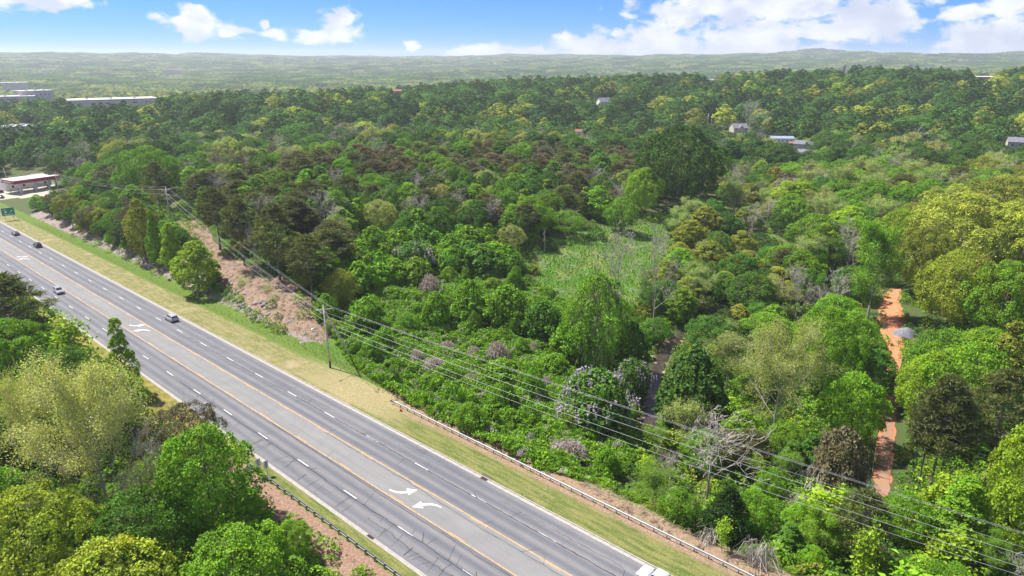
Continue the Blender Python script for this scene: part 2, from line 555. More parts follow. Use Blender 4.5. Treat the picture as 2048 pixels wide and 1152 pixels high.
    col = T.mix(T.m('MULTIPLY', T.m('MULTIPLY', band(60, 65.2, 0.5), near), T.m('SUBTRACT', 1.0, T.m('MULTIPLY', T.step(nb, 0.6, 0.68), 0.6))), col, green)
    col = T.mix(T.m('MULTIPLY', band(60, 72.5, 0.4), T.m('MULTIPLY', farm, inroad)), col, T.mix(T.step(nf, 0.3, 0.7), (0.07, 0.13, 0.015), (0.13, 0.18, 0.035)))
    col = T.mix(T.m('MULTIPLY', band(60, 67.3, 0.45), T.m('MULTIPLY', farm, inroad)), col, mow)
    col = T.mix(T.m('MULTIPLY', T.m('MULTIPLY', band(61.5, 69.0, 0.4), neck), 0.85), col, T.mix(T.step(nf, 0.35, 0.65), (0.35, 0.28, 0.16), (0.22, 0.20, 0.08)))
    # left side
    col = T.mix(T.m('MULTIPLY', band(35.0, 42), near), col, T.mix(T.step(nf, 0.35, 0.65), (0.21, 0.115, 0.08), (0.29, 0.205, 0.145)))
    col = T.mix(T.m('MULTIPLY', band(39.0, 42, 0.2), near), col, green)
    col = T.mix(T.m('MULTIPLY', band(34.0, 42, 0.5), T.m('MULTIPLY', farm, inroad)), col, T.mix(T.step(nm, 0.35, 0.65), (0.13, 0.15, 0.02), (0.26, 0.2, 0.06)))
    T.put(b.inputs['Base Color'], col)
    bp = T.new('ShaderNodeBump'); bp.inputs['Strength'].default_value = 0.8; bp.inputs['Distance'].default_value = 0.25
    T.put(bp.inputs['Height'], T.m('ADD', nf, T.m('MULTIPLY', nm, 1.2))); T.l.new(bp.outputs[0], b.inputs['Normal'])
    return m


Z_CORRIDOR = [(352, 446), (412, 436), (424, 478), (448, 505), (500, 530), (560, 552), (602, 575), (640, 612), (652, 668), (645, 690), (600, 668), (552, 655), (505, 615), (455, 580), (430, 545), (405, 480), (375, 470)]
Z_CLEAR = [(1070, 575), (1088, 480), (1120, 452), (1190, 452), (1350, 445), (1356, 470), (1330, 515), (1290, 545), (1270, 600), (1200, 615), (1120, 600)]
Z_CLEAR2 = [(1385, 395), (1440, 400), (1480, 440), (1475, 462), (1430, 460), (1395, 430)]
Z_CREEKGRASS = [(1520, 470), (1590, 462), (1600, 500), (1570, 540), (1530, 520)]
Z_GRASSBANK = [(560, 660), (640, 655), (690, 700), (740, 745), (770, 790), (700, 750), (600, 700)]
Z_KUDZU = [(655, 640), (700, 612), (760, 585), (860, 560), (960, 545), (1060, 560), (1140, 610), (1230, 650), (1270, 690), (1285, 740), (1275, 800), (1265, 850), (1285, 900),
           (1230, 975), (1150, 960), (1040, 925), (940, 872), (850, 825), (790, 795), (735, 752), (700, 728), (672, 690)]
Z_BANK = [(40, 425), (130, 430), (250, 478), (330, 510), (420, 560), (520, 620), (560, 660), (480, 640), (380, 605), (300, 568), (200, 505), (110, 465)]
Z_TRACK = [(1747, 965), (1752, 900), (1765, 800), (1768, 740), (1765, 690), (1760, 640), (1755, 608), (1800, 606), (1812, 640), (1806, 700), (1798, 760), (1790, 860), (1782, 965)]
Z_LOT = [(-40, 372), (20, 366), (110, 366), (100, 392), (40, 396), (-40, 404)]


def polar_grid():
    az_in = np.radians(np.linspace(-46, 46, 470))
    az_out = np.radians(np.linspace(46, 314, 70))[1:-1]
    az = np.concatenate([az_in, az_out])
    d = np.concatenate([[8, 18, 28], np.exp(np.linspace(math.log(38), math.log(600), 250)), np.exp(np.linspace(math.log(610), math.log(11000), 120))])
    A, D = np.meshgrid(az, d)
    X = np.sin(A) * D; Y = np.cos(A) * D
    return X, Y


def make_terrain():
    X, Y = polar_grid()
    Z = height(X, Y)
    nr, na = X.shape
    V = np.stack([X.ravel(), Y.ravel(), Z.ravel()], 1)
    i = np.arange(nr - 1)[:, None] * na; j = np.arange(na)[None]
    jn = (j + 1) % na
    Fq = np.stack([i + j, i + na + j, i + na + jn, i + jn], -1).reshape(-1, 4)[:, ::-1]
    V = np.vstack([V, [0, 0, H1(0, 0)]])
    c = len(V) - 1
    tris = np.stack([np.full(na, c), np.arange(na), (np.arange(na) + 1) % na], 1)[:, ::-1]
    px, py, dep = project(V[:, 0], V[:, 1], V[:, 2])
    s, l = xy2sl(V[:, 0], V[:, 1])
    ok = V[:, 1] > 20
    wl = (inpoly(px, py, Z_CORRIDOR) & ok & (dep < 400)).astype(float)
    wg = ((inpoly(px, py, Z_CLEAR) | inpoly(px, py, Z_CLEAR2) | inpoly(px, py, Z_CREEKGRASS) | inpoly(px, py, Z_GRASSBANK) | inpoly(px, py, Z_KUDZU)) & ok & (dep < 500)).astype(float)
    wr = ((l > 71.5) & (l < 86) & (s > 128) & (s < 345)).astype(float) * (wl < .5)
    wd = (inpoly(px, py, Z_TRACK) & ok & (dep < 400)).astype(float)
    wt = (inpoly(px, py, Z_LOT) & ok & (dep < 900)).astype(float)
    at = {k: ('POINT', 'FLOAT', v) for k, v in dict(wg=wg, wl=wl, wr=wr, wd=wd, wt=wt).items()}
    me = mesh_np('ground', V, Fq, [terrain_mat()], None, at, True, tris)
    o = link_mesh('ground', me)
    tag(o, kind='structure')
    return o


make_terrain()

# ------------------------------------------------------------------ foliage prototypes (numpy)
PR = np.random.default_rng(5)


def unit(v): return v / (np.linalg.norm(v, axis=-1, keepdims=True) + 1e-9)


def cards(C, N, size, rg, aspect=0.7, jit=0.6, droop=0.0, up=None):
    """bent leaf cards: centre C, normal N"""
    n = len(C)
    N = unit(N + rg.normal(0, jit, (n, 3)))
    R = rg.normal(0, 1, (n, 3)) if up is None else up + rg.normal(0, 0.25, (n, 3))
    U = unit(np.cross(N, R)) if up is None else unit(R - N * (R * N).sum(1, keepdims=True))
    W = np.cross(N, U)
    sz = (size * rg.uniform(0.5, 1.5, n))[:, None] if np.isscalar(size) else size[:, None]
    a = C - U * sz * 0.5; c = C + U * sz * 0.5 - N * sz * 0.12
    b = C + W * sz * 0.5 * aspect + N * sz * 0.06; d = C - W * sz * 0.5 * aspect + N * sz * 0.06
    V = np.stack([a, d, c, b], 1).reshape(-1, 3)
    Fq = np.arange(4 * n).reshape(n, 4)
    return V, Fq


def merge(parts):
    V = []; Fs = []; LV = []; LH = []; o = 0
    for v, f, lv, lh in parts:
        V.append(v); Fs.append(f + o); LV.append(lv); LH.append(lh); o += len(v)
    return np.vstack(V), np.vstack(Fs), np.concatenate(LV), np.concatenate(LH)


def lobed_crown(seed, H=12.0, R=5.0, base=0.25, nl=34, lr=0.36, nsub=16, nleaf=7000, leaf=0.34, shape='round', droop=0.0, aspect=0.7, gap=0.0, jit=0.55, sflat=0.5, subr=0.34):
    """a crown from base*H to H: lobes on the outside of a hull, each lobe made of small leaf clusters; returns V,F,lv,lh"""
    rg = np.random.default_rng(seed)
    hc = H * (1 - base); zc = H * base
    k = np.arange(nl) + 0.5
    ph = k * 2.39996 + rg.uniform(0, 6.28)
    t = k / nl                                      # 0 bottom .. 1 top
    t = np.clip(t + rg.normal(0, 0.03, nl), 0.02, 0.98)
    if shape == 'round':
        prof = np.sqrt(np.clip(1 - (2 * (t * 0.86 + 0.14) - 1) ** 2, 0, 1)) ; prof = np.where(t < 0.3, prof * (0.65 + t * 1.1), prof)
    elif shape == 'cone':
        prof = (1 - t) ** 0.8 * (0.25 + 0.75 * sstep(t, 0, 0.22)) + 0.06
    elif shape == 'egg':
        prof = np.sin(math.pi * (0.12 + 0.86 * t) ** 0.8) ** 0.8
    else:                                           # flat, spreading
        prof = np.sqrt(np.clip(1 - t ** 2.4, 0, 1))
    lrad = R * lr * rg.uniform(0.72, 1.25, nl) * (1 - 0.35 * (shape == 'cone') * t)
    rr = np.clip(R * prof - lrad * 0.75, 0, None) * rg.uniform(0.74, 1.14, nl)
    Lc = np.stack([np.cos(ph) * rr, np.sin(ph) * rr, zc + lrad * 0.5 + t * (hc - lrad * 1.35)], 1)
    Lc[:, :2] += rg.normal(0, R * 0.05, (nl, 2))
    cen = np.array([0, 0, zc + hc * 0.45])
    # clusters on the lobes
    m = nl * nsub
    li = np.repeat(np.arange(nl), nsub)
    dv = unit(rg.normal(0, 1, (m, 3)) + unit(Lc[li] - cen) * 0.9 + np.array([0, 0, 0.45]))
    sc = Lc[li] + dv * lrad[li][:, None] * np.array([1, 1, 0.86]) * rg.uniform(0.8, 1.06, m)[:, None]
    inside = np.zeros(m, bool)
    for q in range(nl):
        dd = np.linalg.norm(sc - Lc[q], axis=1)
        inside |= (dd < lrad[q] * 0.72) & (li != q)
    keep = ~inside & (rg.uniform(0, 1, m) > gap)
    sc = sc[keep]; dv = dv[keep]; li = li[keep]
    sr = lrad[li] * subr * rg.uniform(0.7, 1.3, len(li))
    per = max(int(nleaf / max(len(sc), 1)), 1)
    ii = np.repeat(np.arange(len(sc)), per)
    off = rg.normal(0, 1, (len(ii), 3))
    nrm = unit(dv[ii] * 1.0 + np.array([0, 0, 0.5]))
    along = (off * nrm).sum(1, keepdims=True)
    off = off - nrm * along * (1 - sflat)
    C = sc[ii] + off * sr[ii][:, None] * 0.55
    # cluster dome: edges fall
    C[:, 2] -= (np.linalg.norm(off[:, :2], axis=1) ** 2) * sr[ii] * (0.10 + droop)
    V, Fq = cards(C, nrm, leaf, rg, aspect, jit)
    lv = np.clip(0.5 + rg.normal(0, 0.10, len(C)) + rg.normal(0, 0.10, len(sc))[ii] + rg.normal(0, 0.10, nl)[li[ii]], 0, 1)
    lh = np.clip(rg.normal(0.3, 0.2, nl)[li[ii]] + rg.normal(0, 0.15, len(C)), 0, 1)
    return V, Fq, lv, lh, Lc, lrad


def skeleton(mb, seed, H, R, base=0.3, n1=7, depth=3, r0=0.22, nseg=3, spread=0.9, top=0.92, mi=0, rise=0.5, wob=0.12, ends=None, sides=5, twmin=0.012):
    """tapered trunk with limbs and branches"""
    rg = np.random.default_rng(seed)
    npt = 7
    tz = np.linspace(0, H * top, npt)
    wx = np.cumsum(rg.normal(0, wob * H / 30, npt)); wy = np.cumsum(rg.normal(0, wob * H / 30, npt)); wx[0] = wy[0] = 0
    tr = [(wx[i], wy[i], tz[i]) for i in range(npt)]
    tr[0] = (0, 0, -0.6)
    mb.tube(tr, [r0 * 1.25] + [r0 * (1 - 0.85 * (i / (npt - 1)) ** 0.9) for i in range(1, npt)], 7, mi)

    def grow(p, d, L, r, lev):
        pts = [p]; q = p; dd = d
        for i in range(nseg):
            dd = unit(dd + rg.normal(0, 0.22, 3) + np.array([0, 0, 0.12 * rise]))
            q = q + dd * L / nseg; pts.append(q)
        mb.tube(pts, [max(r * (1 - 0.75 * i / nseg), twmin) for i in range(nseg + 1)], sides if lev == 1 else 3, mi, False)
        if ends is not None and lev >= depth - 1: ends.append((pts[-1], dd))
        if ends is not None and lev >= depth - 1: ends.append((pts[-2], dd))
        if lev < depth:
            nb = 5 if lev == 1 else (4 if lev == 2 else 3)
            for k in range(nb):
                j = rg.integers(1, nseg + 1)
                nd = unit(dd + rg.normal(0, 0.75, 3) + np.array([0, 0, 0.25 * rise]))
                grow(pts[j], nd, L * rg.uniform(0.4, 0.62), max(r * 0.5 * (1 - 0.5 * j / nseg), twmin), lev + 1)
    for k in range(n1):
        t = base + (0.95 - base) * (k + 0.5) / n1
        i = t * (npt - 1) * 1.0
        a = int(min(i, npt - 2)); fr = i - a
        p = np.array(tr[a]) * (1 - fr) + np.array(tr[a + 1]) * fr
        ph = k * 2.4 + rg.uniform(-0.4, 0.4)
        Ls = R * (1.05 - 0.55 * (t - base) / (1 - base)) * rg.uniform(0.75, 1.1)
        d = unit(np.array([math.cos(ph) * spread, math.sin(ph) * spread, rise + 0.7 * (t - base)]))
        grow(p, d, Ls, r0 * 0.42 * (1 - 0.6 * t), 1)
    return tr


class Proto:
    """a tree kind: leaf arrays and wood mesh, with a coarse level for the distance"""
    pass


def mk(name, H, R, leafset, wood, barkmat):
    p = Proto(); p.name = name; p.H = H; p.R = R
    p.leaf = leafset; p.wood = wood; p.bark = barkmat
    p.leaf_me = None; p.wood_me = None
    return p


def leaf_mesh(name, ls):
    V, Fq, lv, lh = ls[:4]
    return mesh_np(name, V, Fq, [M_LEAF], None, {'lv': ('FACE', 'FLOAT', lv), 'lh': ('FACE', 'FLOAT', lh)})


def wood_mb(fn, *a, **k):
    mb = MB(); fn(mb, *a, **k); return mb


def tips_leaves(ends, seed, per=5, leaf=0.3, spread=0.45, aspect=0.6, droop=0.0):
    rg = np.random.default_rng(seed)
    E = np.array([e[0] for e in ends]); n = len(E)
    ii = np.repeat(np.arange(n), per)
    C = E[ii] + rg.normal(0, spread, (len(ii), 3)); C[:, 2] -= np.abs(rg.normal(0, droop, len(ii)))
    V, Fq = cards(C, np.tile([0, 0, 1.0], (len(C), 1)), leaf, rg, aspect, 0.8)
    lv = np.clip(0.5 + rg.normal(0, 0.16, len(C)) + rg.normal(0, .1, n)[ii], 0, 1); lh = np.clip(rg.normal(0.3, 0.25, len(C)), 0, 1)
    return V, Fq, lv, lh


def needles(centers, rads, seed, per=40, leaf=0.5, aspect=0.12, flat=0.55):
    rg = np.random.default_rng(seed)
    n = len(centers); ii = np.repeat(np.arange(n), per)
    d = unit(rg.normal(0, 1, (len(ii), 3)) + np.array([0, 0, 0.35]))
    C = centers[ii] + d * (rads[ii] * rg.uniform(0.3, 0.95, len(ii)))[:, None] * np.array([1, 1, flat])
    V, Fq = cards(C, np.cross(d, rg.normal(0, 1, d.shape)), leaf, rg, aspect, 0.1, up=d)
    lv = np.clip(0.5 + rg.normal(0, 0.14, len(C)) + rg.normal(0, .12, n)[ii], 0, 1); lh = np.clip(rg.normal(0.3, 0.25, n)[ii] + rg.normal(0, .1, len(C)), 0, 1)
    return V, Fq, lv, lh


def pine_centers(seed, H, R, base, n, shape=1.0):
    rg = np.random.default_rng(seed)
    t = np.sort(rg.uniform(0, 1, n)); ph = np.arange(n) * 2.4 + rg.normal(0, 0.5, n)
    prof = np.where(t < 0.3, 0.6 + t * 1.33, 1 - (np.clip(t - 0.3, 0, 1) / 0.7) ** 1.7 * 0.9)
    rr = R * prof * rg.uniform(0.25, 1.0, n) ** 0.6
    return np.stack([np.cos(ph) * rr, np.sin(ph) * rr, H * (base + (1 - base) * t * 0.95) + 0.1 * rr], 1), rg


PROTO = {}


def build_protos():
    for v in (0, 1, 2):
        H, R = 13, 5.6
        ls = lobed_crown(100 + v, H, R, 0.16, 46, 0.275, 28, 18000, 0.27, 'round')
        PROTO['broad%d' % v] = mk('broad', H, R, ls, wood_mb(skeleton, 100 + v, H, R * 0.8, 0.25, 7, 2, 0.26), M_BARK)
    for v in (0, 1):
        H, R = 24, 13.5
        ls = lobed_crown(110 + v, H, R, 0.2, 105, 0.195, 26, 34000, 0.46, 'round', subr=0.30)
        PROTO['grand%d' % v] = mk('grand', H, R, ls, wood_mb(skeleton, 110 + v, H, R * 0.85, 0.22, 9, 3, 0.5), M_BARK)
    for v in (0, 1):
        H, R = 15, 4.0
        ls = lobed_crown(120 + v, H, R, 0.14, 46, 0.33, 22, 12500, 0.30, 'egg')
        PROTO['tall%d' % v] = mk('tall', H, R, ls, wood_mb(skeleton, 120 + v, H, R * 0.8, 0.25, 8, 2, 0.24), M_BARK)
    for v in (0, 1):
        H, R = 13, 3.1
        ls = lobed_crown(130 + v, H, R, 0.08, 50, 0.36, 20, 10500, 0.28, 'cone')
        PROTO['cone%d' % v] = mk('cone', H, R, ls, wood_mb(skeleton, 130 + v, H, R * 0.8, 0.15, 8, 2, 0.2), M_BARK)
    for v in (0, 1):
        H, R = 12, 6.4
        ls = lobed_crown(140 + v, H, R, 0.2, 60, 0.24, 20, 14000, 0.29, 'round', 0.05, 0.6, 0.05, 0.7)
        PROTO['airy%d' % v] = mk('airy', H, R, ls, wood_mb(skeleton, 140 + v, H, R * 0.95, 0.2, 9, 3, 0.26), M_PALEBARK)
    for v in (0, 1, 2):
        H, R = 15, 3.6
        c, rg = pine_centers(150 + v, H, R, 0.42 if v else 0.25, 110)
        rd = rg.uniform(0.55, 1.0, len(c))
        ls = needles(c, rd, 150 + v, 60, 0.62, 0.15)
        mb = MB(); skeleton(mb, 150 + v, H, R * 0.8, 0.38 if v else 0.22, 12, 1, 0.2, rise=0.25, wob=0.1)
        for q in c[::2]: mb.tube([(0, 0, q[2] - 0.5), tuple(q)], [0.05, 0.02], 3, 0, False)
        PROTO['pine%d' % v] = mk('pine', H, R, ls, mb, M_BARK)
    for v in (0,):
        H, R = 8, 2.6
        c, rg = pine_centers(160, H, R, 0.02, 240)
        rd = np.full(len(c), 0.5)
        ls = needles(c, rd, 160, 36, 0.34, 0.3, 0.9)
        PROTO['cedar0'] = mk('cedar', H, R, ls, wood_mb(skeleton, 160, H, R * 0.5, 0.2, 4, 1, 0.14), M_BARK)
    for v in (0, 1, 2):                               # thinly leafed trees with the branches showing
        H, R = 13, 4.8
        mb = MB(); ends = []
        skeleton(mb, 170 + v, H, R, 0.25, 10, 4, 0.2, ends=ends, rise=0.75, twmin=0.02)
        ls = tips_leaves(ends, 170 + v, 7 if v < 2 else 12, 0.20, 0.38)
        PROTO['sparse%d' % v] = mk('sparse', H, R, ls, mb, M_PALEBARK)
    H, R = 20, 9
    mb = MB(); ends = []
    skeleton(mb, 175, H, R, 0.22, 14, 4, 0.26, ends=ends, rise=0.75, twmin=0.022)
    PROTO['bigsparse0'] = mk('sparse', H, R, tips_leaves(ends, 175, 15, 0.21, 0.55), mb, M_PALEBARK)
    for v in (0, 1):                                # leafless
        H, R = 11, 4.4
        mb = MB(); skeleton(mb, 180 + v, H, R, 0.22, 11, 4, 0.17, rise=0.8, twmin=0.017)
        PROTO['bare%d' % v] = mk('bare', H, R, None, mb, M_PALEBARK)
    for v in (0, 1):                                # narrow dead stem with stubs
        H, R = 10, 1.6
        mb = MB(); skeleton(mb, 185 + v, H, R, 0.35, 6, 2, 0.2, rise=1.0, top=1.0, twmin=0.03, wob=0.5)
        PROTO['snag%d' % v] = mk('snag', H, R, None, mb, M_PALEBARK)
    for v in (0, 1, 2):                               # vine draped
        H, R = 9, 3.6
        ls = lobed_crown(190 + v, H, R, -0.05, 40, 0.34, 18, 6500, 0.42, 'egg' if v < 2 else 'round', 0.25, 0.8, 0.0, 0.5)
        V, Fq, lv, lh = ls[:4]
        rg = np.random.default_rng(191 + v)
        # hanging strands
        n = 150; ph = rg.uniform(0, 6.28, n); rr = R * rg.uniform(0.55, 1.0, n)
        z0 = rg.uniform(0.35, 0.9, n) * H
        k = 10; ii = np.repeat(np.arange(n), k); tt = np.tile(np.arange(k), n)
        C = np.stack([np.cos(ph)[ii] * rr[ii], np.sin(ph)[ii] * rr[ii], z0[ii] - tt * 0.2], 1) + rg.normal(0, 0.06, (n * k, 3))
        V2, F2 = cards(C, np.stack([np.cos(ph)[ii], np.sin(ph)[ii], 0 * ii + 0.4], 1), 0.3, rg, 0.5, 0.3)
        ls = merge([(V, Fq, lv, lh), (V2, F2, np.clip(rg.normal(0.7, 0.15, len(C)), 0, 1), np.clip(rg.normal(0.4, .2, len(C)), 0, 1))])
        PROTO['vine%d' % v] = mk('vine', H, R, ls, wood_mb(skeleton, 190 + v, H, R * 0.6, 0.3, 5, 2, 0.2), M_BARK)
    for v in (0,):
        H, R = 13, 6
        ls = lobed_crown(196, H, R, -.05, 44, .31, 24, 15000, .29, 'round', .25, .8, .04, .5)
        rg = np.random.default_rng(197); n = 420; ph = rg.uniform(0, 6.28, n); rr = R * rg.uniform(.5, 1.0, n); z0 = rg.uniform(.25, .95, n) * H; rr *= np.clip(1.25 - (z0 / H) ** 3, .3, 1)
        k = 12; ii = np.repeat(np.arange(n), k); tt = np.tile(np.arange(k), n)
        C = np.stack([np.cos(ph)[ii] * rr[ii], np.sin(ph)[ii] * rr[ii], z0[ii] - tt * .17], 1) + rg.normal(0, .07, (n * k, 3))
        V2, F2 = cards(C, np.stack([np.cos(ph)[ii], np.sin(ph)[ii], 0 * ii + .4], 1), .24, rg, .5, .4)
        ls = merge([ls[:4], (V2, F2, np.clip(rg.normal(.6, .15, len(C)), 0, 1), np.clip(rg.normal(.4, .2, len(C)), 0, 1))])
        PROTO['bigvine0'] = mk('bigvine', H, R, ls, wood_mb(skeleton, 196, H, R * .6, .3, 6, 2, .28), M_BARK)
    for v in (0, 1):
        H, R = 2.6, 1.9
        ls = lobed_crown(200 + v, H, R, -0.1, 16, 0.42, 12, 1500, 0.24, 'flat', 0.1)
        mb = MB()
        rg = np.random.default_rng(200 + v)
        for k in range(7):
            a = k * 0.9; mb.tube([(0, 0, -0.2), (math.cos(a) * 0.5, math.sin(a) * 0.5, 1.0), (math.cos(a) * 1.1, math.sin(a) * 1.1, 1.9)], [0.05, 0.035, 0.015], 4, 0, False)
        PROTO['shrub%d' % v] = mk('shrub', H, R, ls, mb, M_BARK)
    for v in (0, 1):                                # sapling, open
        H, R = 5, 1.5
        mb = MB(); ends = []
        skeleton(mb, 210 + v, H, R, 0.15, 9, 2, 0.06, ends=ends, rise=0.8, twmin=0.012)
        ls = tips_leaves(ends, 210 + v, 9, 0.26, 0.3)
        PROTO['sapling%d' % v] = mk('sapling', H, R, ls, mb, M_BARK)
    for v in (0, 1):                                  # curtain of dead vines over a stump or bush
        rg = np.random.default_rng(230 + v); n = 420; k = 5
        H, R = 3.0, 1.6
        a = rg.uniform(0, 6.28, n); rr = R * rg.uniform(0.05, 1, n) ** .7
        top = H * (1 - (rr / R) ** 2 * .5) * rg.uniform(.75, 1.08, n)
        ii = np.repeat(np.arange(n), k); tt = np.tile(np.arange(k), n)
        C = np.stack([np.cos(a)[ii] * (rr[ii] + tt * .05), np.sin(a)[ii] * (rr[ii] + tt * .05), top[ii] - tt * .3 - .1], 1) + rg.normal(0, .07, (n * k, 3))
        up = np.stack([np.cos(a)[ii] * .25, np.sin(a)[ii] * .25, -np.ones(n * k)], 1)
        V, Fq = cards(C, np.stack([np.cos(a)[ii], np.sin(a)[ii], 0 * a[ii] + .3], 1), .42, rg, .16, .5, up=up)
        mb = MB(); mb.tube([(0, 0, -.2), (.1, 0, 1.2), (0, .1, 2.5)], [.1, .08, .03], 6)
        PROTO['deadvine%d' % v] = mk('deadvine', H, R, (V, Fq, np.clip(rg.normal(.5, .2, n * k), 0, 1), np.clip(rg.normal(.1, .15, n * k), 0, 1)), mb, M_PALEBARK)
    for v in (0,):                                    # tangle of dead stems
        mb = MB(); rg = np.random.default_rng(220)
        for k in range(60):
            a = rg.uniform(0, 6.28); b_ = rg.uniform(0.3, 1.2); r = rg.uniform(0.8, 1.8)
            p0 = rg.normal(0, 0.5, 2); h = rg.uniform(0.6, 1.9)
            mb.tube([(p0[0], p0[1], -0.1), (p0[0] + math.cos(a) * r * 0.4, p0[1] + math.sin(a) * r * 0.4, h), (p0[0] + math.cos(a) * r, p0[1] + math.sin(a) * r, h * 0.45)], [0.035, 0.03, 0.02], 3, 0, False)
        PROTO['tangle0'] = mk('tangle', 2.0, 1.8, None, mb, M_PALEBARK)


build_protos()


def coarse(kind, seed, n, leaf):
    """far version of a crown: fewer and larger leaf cards over a dark closed core"""
    H, R = {'broad': (13, 5.6), 'tall': (15, 4.0), 'pine': (15, 3.8), 'cone': (13, 3.1), 'vine': (9, 3.6), 'grey': (12, 5.0)}[kind]
    if kind == 'pine':
        ls = lobed_crown(seed, H, R, 0.3, 22, 0.34, 10, n, leaf * 0.9, 'egg', 0, 0.35, 0.1, 1.1)
    elif kind in ('broad', 'grey'):
        ls = lobed_crown(seed, H, R, 0.12, 30, 0.36, 10, n, leaf, 'round', 0, 0.8, 0.0, 0.35, 0.4, 0.42)
    elif kind == 'tall':
        ls = lobed_crown(seed, H, R, 0.10, 24, 0.38, 9, n, leaf, 'egg', 0, 0.8, 0.0, 0.42)
    else:
        ls = lobed_crown(seed, H, R, 0.05, 24, 0.38, 9, n, leaf, 'cone', 0, 0.8, 0.0, 0.42)
    return ls[:4]


# ------------------------------------------------------------------ "stuff": many copies of a few small prototypes in one object
def scatter(name, protos, idx, pos, rot, scl, tint, label, cat, mats):
    """protos: list of (V, Fq, lv, lh, matindex); one mesh holds the prototypes and the points, geometry nodes copy them"""
    Vs = []; Fs = []; lv = []; lh = []; mi = []; pk = []; o = 0
    for k, (v, f, a, b, m_) in enumerate(protos):
        Vs.append(v); Fs.append(f + o); lv.append(a); lh.append(b); mi.append(np.full(len(f), m_) if np.isscalar(m_) else m_); pk.append(np.full(len(f), k)); o += len(v)
    nV = o; n = len(pos)
    V = np.vstack(Vs + [pos]); Fq = np.vstack(Fs)
    z = lambda a, d: np.concatenate([np.zeros((nV, d)) if d > 1 else np.zeros(nV), a])
    at = {'lv': ('FACE', 'FLOAT', np.concatenate(lv)), 'lh': ('FACE', 'FLOAT', np.concatenate(lh)), 'pk': ('FACE', 'INT', np.concatenate(pk)),
          'ispt': ('POINT', 'INT', np.concatenate([np.zeros(nV), np.ones(n)])), 'idx': ('POINT', 'INT', np.concatenate([np.full(nV, -1), idx])),
          'rot': ('POINT', 'FLOAT_VECTOR', z(rot, 3)), 'scl': ('POINT', 'FLOAT_VECTOR', z(scl, 3)),
          'tint': ('POINT', 'FLOAT_COLOR', z(np.concatenate([tint, np.ones((n, 1))], 1), 4))}
    me = mesh_np(name, V, Fq, mats, np.concatenate(mi), at)
    ob = link_mesh(name, me)
    tag(ob, label, cat, None, 'stuff')
    ng = bpy.data.node_groups.new(name, 'GeometryNodeTree')
    ng.interface.new_socket('Geometry', in_out='INPUT', socket_type='NodeSocketGeometry')
    ng.interface.new_socket('Geometry', in_out='OUTPUT', socket_type='NodeSocketGeometry')
    N = ng.nodes; L = ng.links
    gi = N.new('NodeGroupInput'); go = N.new('NodeGroupOutput')

    def named(nm, typ):
        q = N.new('GeometryNodeInputNamedAttribute'); q.data_type = typ; q.inputs[0].default_value = nm; return q.outputs[0]

    def cmp(nm, val):
        q = N.new('FunctionNodeCompare'); q.data_type = 'INT'; q.operation = 'EQUAL'
        L.new(named(nm, 'INT'), q.inputs[2]); q.inputs[3].default_value = val; return q.outputs[0]
    sp = N.new('GeometryNodeSeparateGeometry'); sp.domain = 'POINT'
    L.new(gi.outputs[0], sp.inputs[0]); L.new(cmp('ispt', 1), sp.inputs[1])
    join = N.new('GeometryNodeJoinGeometry')
    for k in range(len(protos)):
        s2 = N.new('GeometryNodeSeparateGeometry'); s2.domain = 'FACE'
        L.new(sp.outputs[1], s2.inputs[0]); L.new(cmp('pk', k), s2.inputs[1])
        ins = N.new('GeometryNodeInstanceOnPoints')
        L.new(sp.outputs[0], ins.inputs['Points']); L.new(s2.outputs[0], ins.inputs['Instance'])
        L.new(cmp('idx', k), ins.inputs['Selection'])
        e2r = N.new('FunctionNodeEulerToRotation'); L.new(named('rot', 'FLOAT_VECTOR'), e2r.inputs[0])
        L.new(e2r.outputs[0], ins.inputs['Rotation']); L.new(named('scl', 'FLOAT_VECTOR'), ins.inputs['Scale'])
        L.new(ins.outputs[0], join.inputs[0])
    L.new(join.outputs[0], go.inputs[0])
    md = ob.modifiers.new('copies', 'NODES'); md.node_group = ng
    return ob


# ------------------------------------------------------------------ road
def rmat(s, l, dz=0.0):
    """frame on the road: x along the road (away), y to the left, z up"""
    x, y = sl2xy(s, l)
    ds = 0.5
    sl = float(zroad(s + ds) - zroad(s - ds)) / (2 * ds)
    ex = Vector((RD[0], RD[1], sl)).normalized()
    ey = Vector((-RL[0], -RL[1], 0))
    ez = ex.cross(ey)
    M = Matrix((ex, ey, ez)).transposed().to_4x4()
    M.translation = Vector((x, y, float(zroad(s)) + dz))
    return M


def strip(name, mats, s0, s1, l0, l1, dz, parent=None, ds=10, zl=None):
    n = max(int((s1 - s0) / ds), 1)
    ss = np.linspace(s0, s1, n + 1)
    V = []
    for l in (l0, l1):
        x, y = sl2xy(ss, l); V.append(np.stack([x, y, zroad(ss) + dz], 1))
    V = np.stack(V, 1).reshape(-1, 3)
    Fq = np.array([[2 * i, 2 * i + 1, 2 * i + 3, 2 * i + 2] for i in range(n)])[:, ::-1]
    me = mesh_np(name, V, Fq, [mats])
    return link_mesh(name, me, parent)


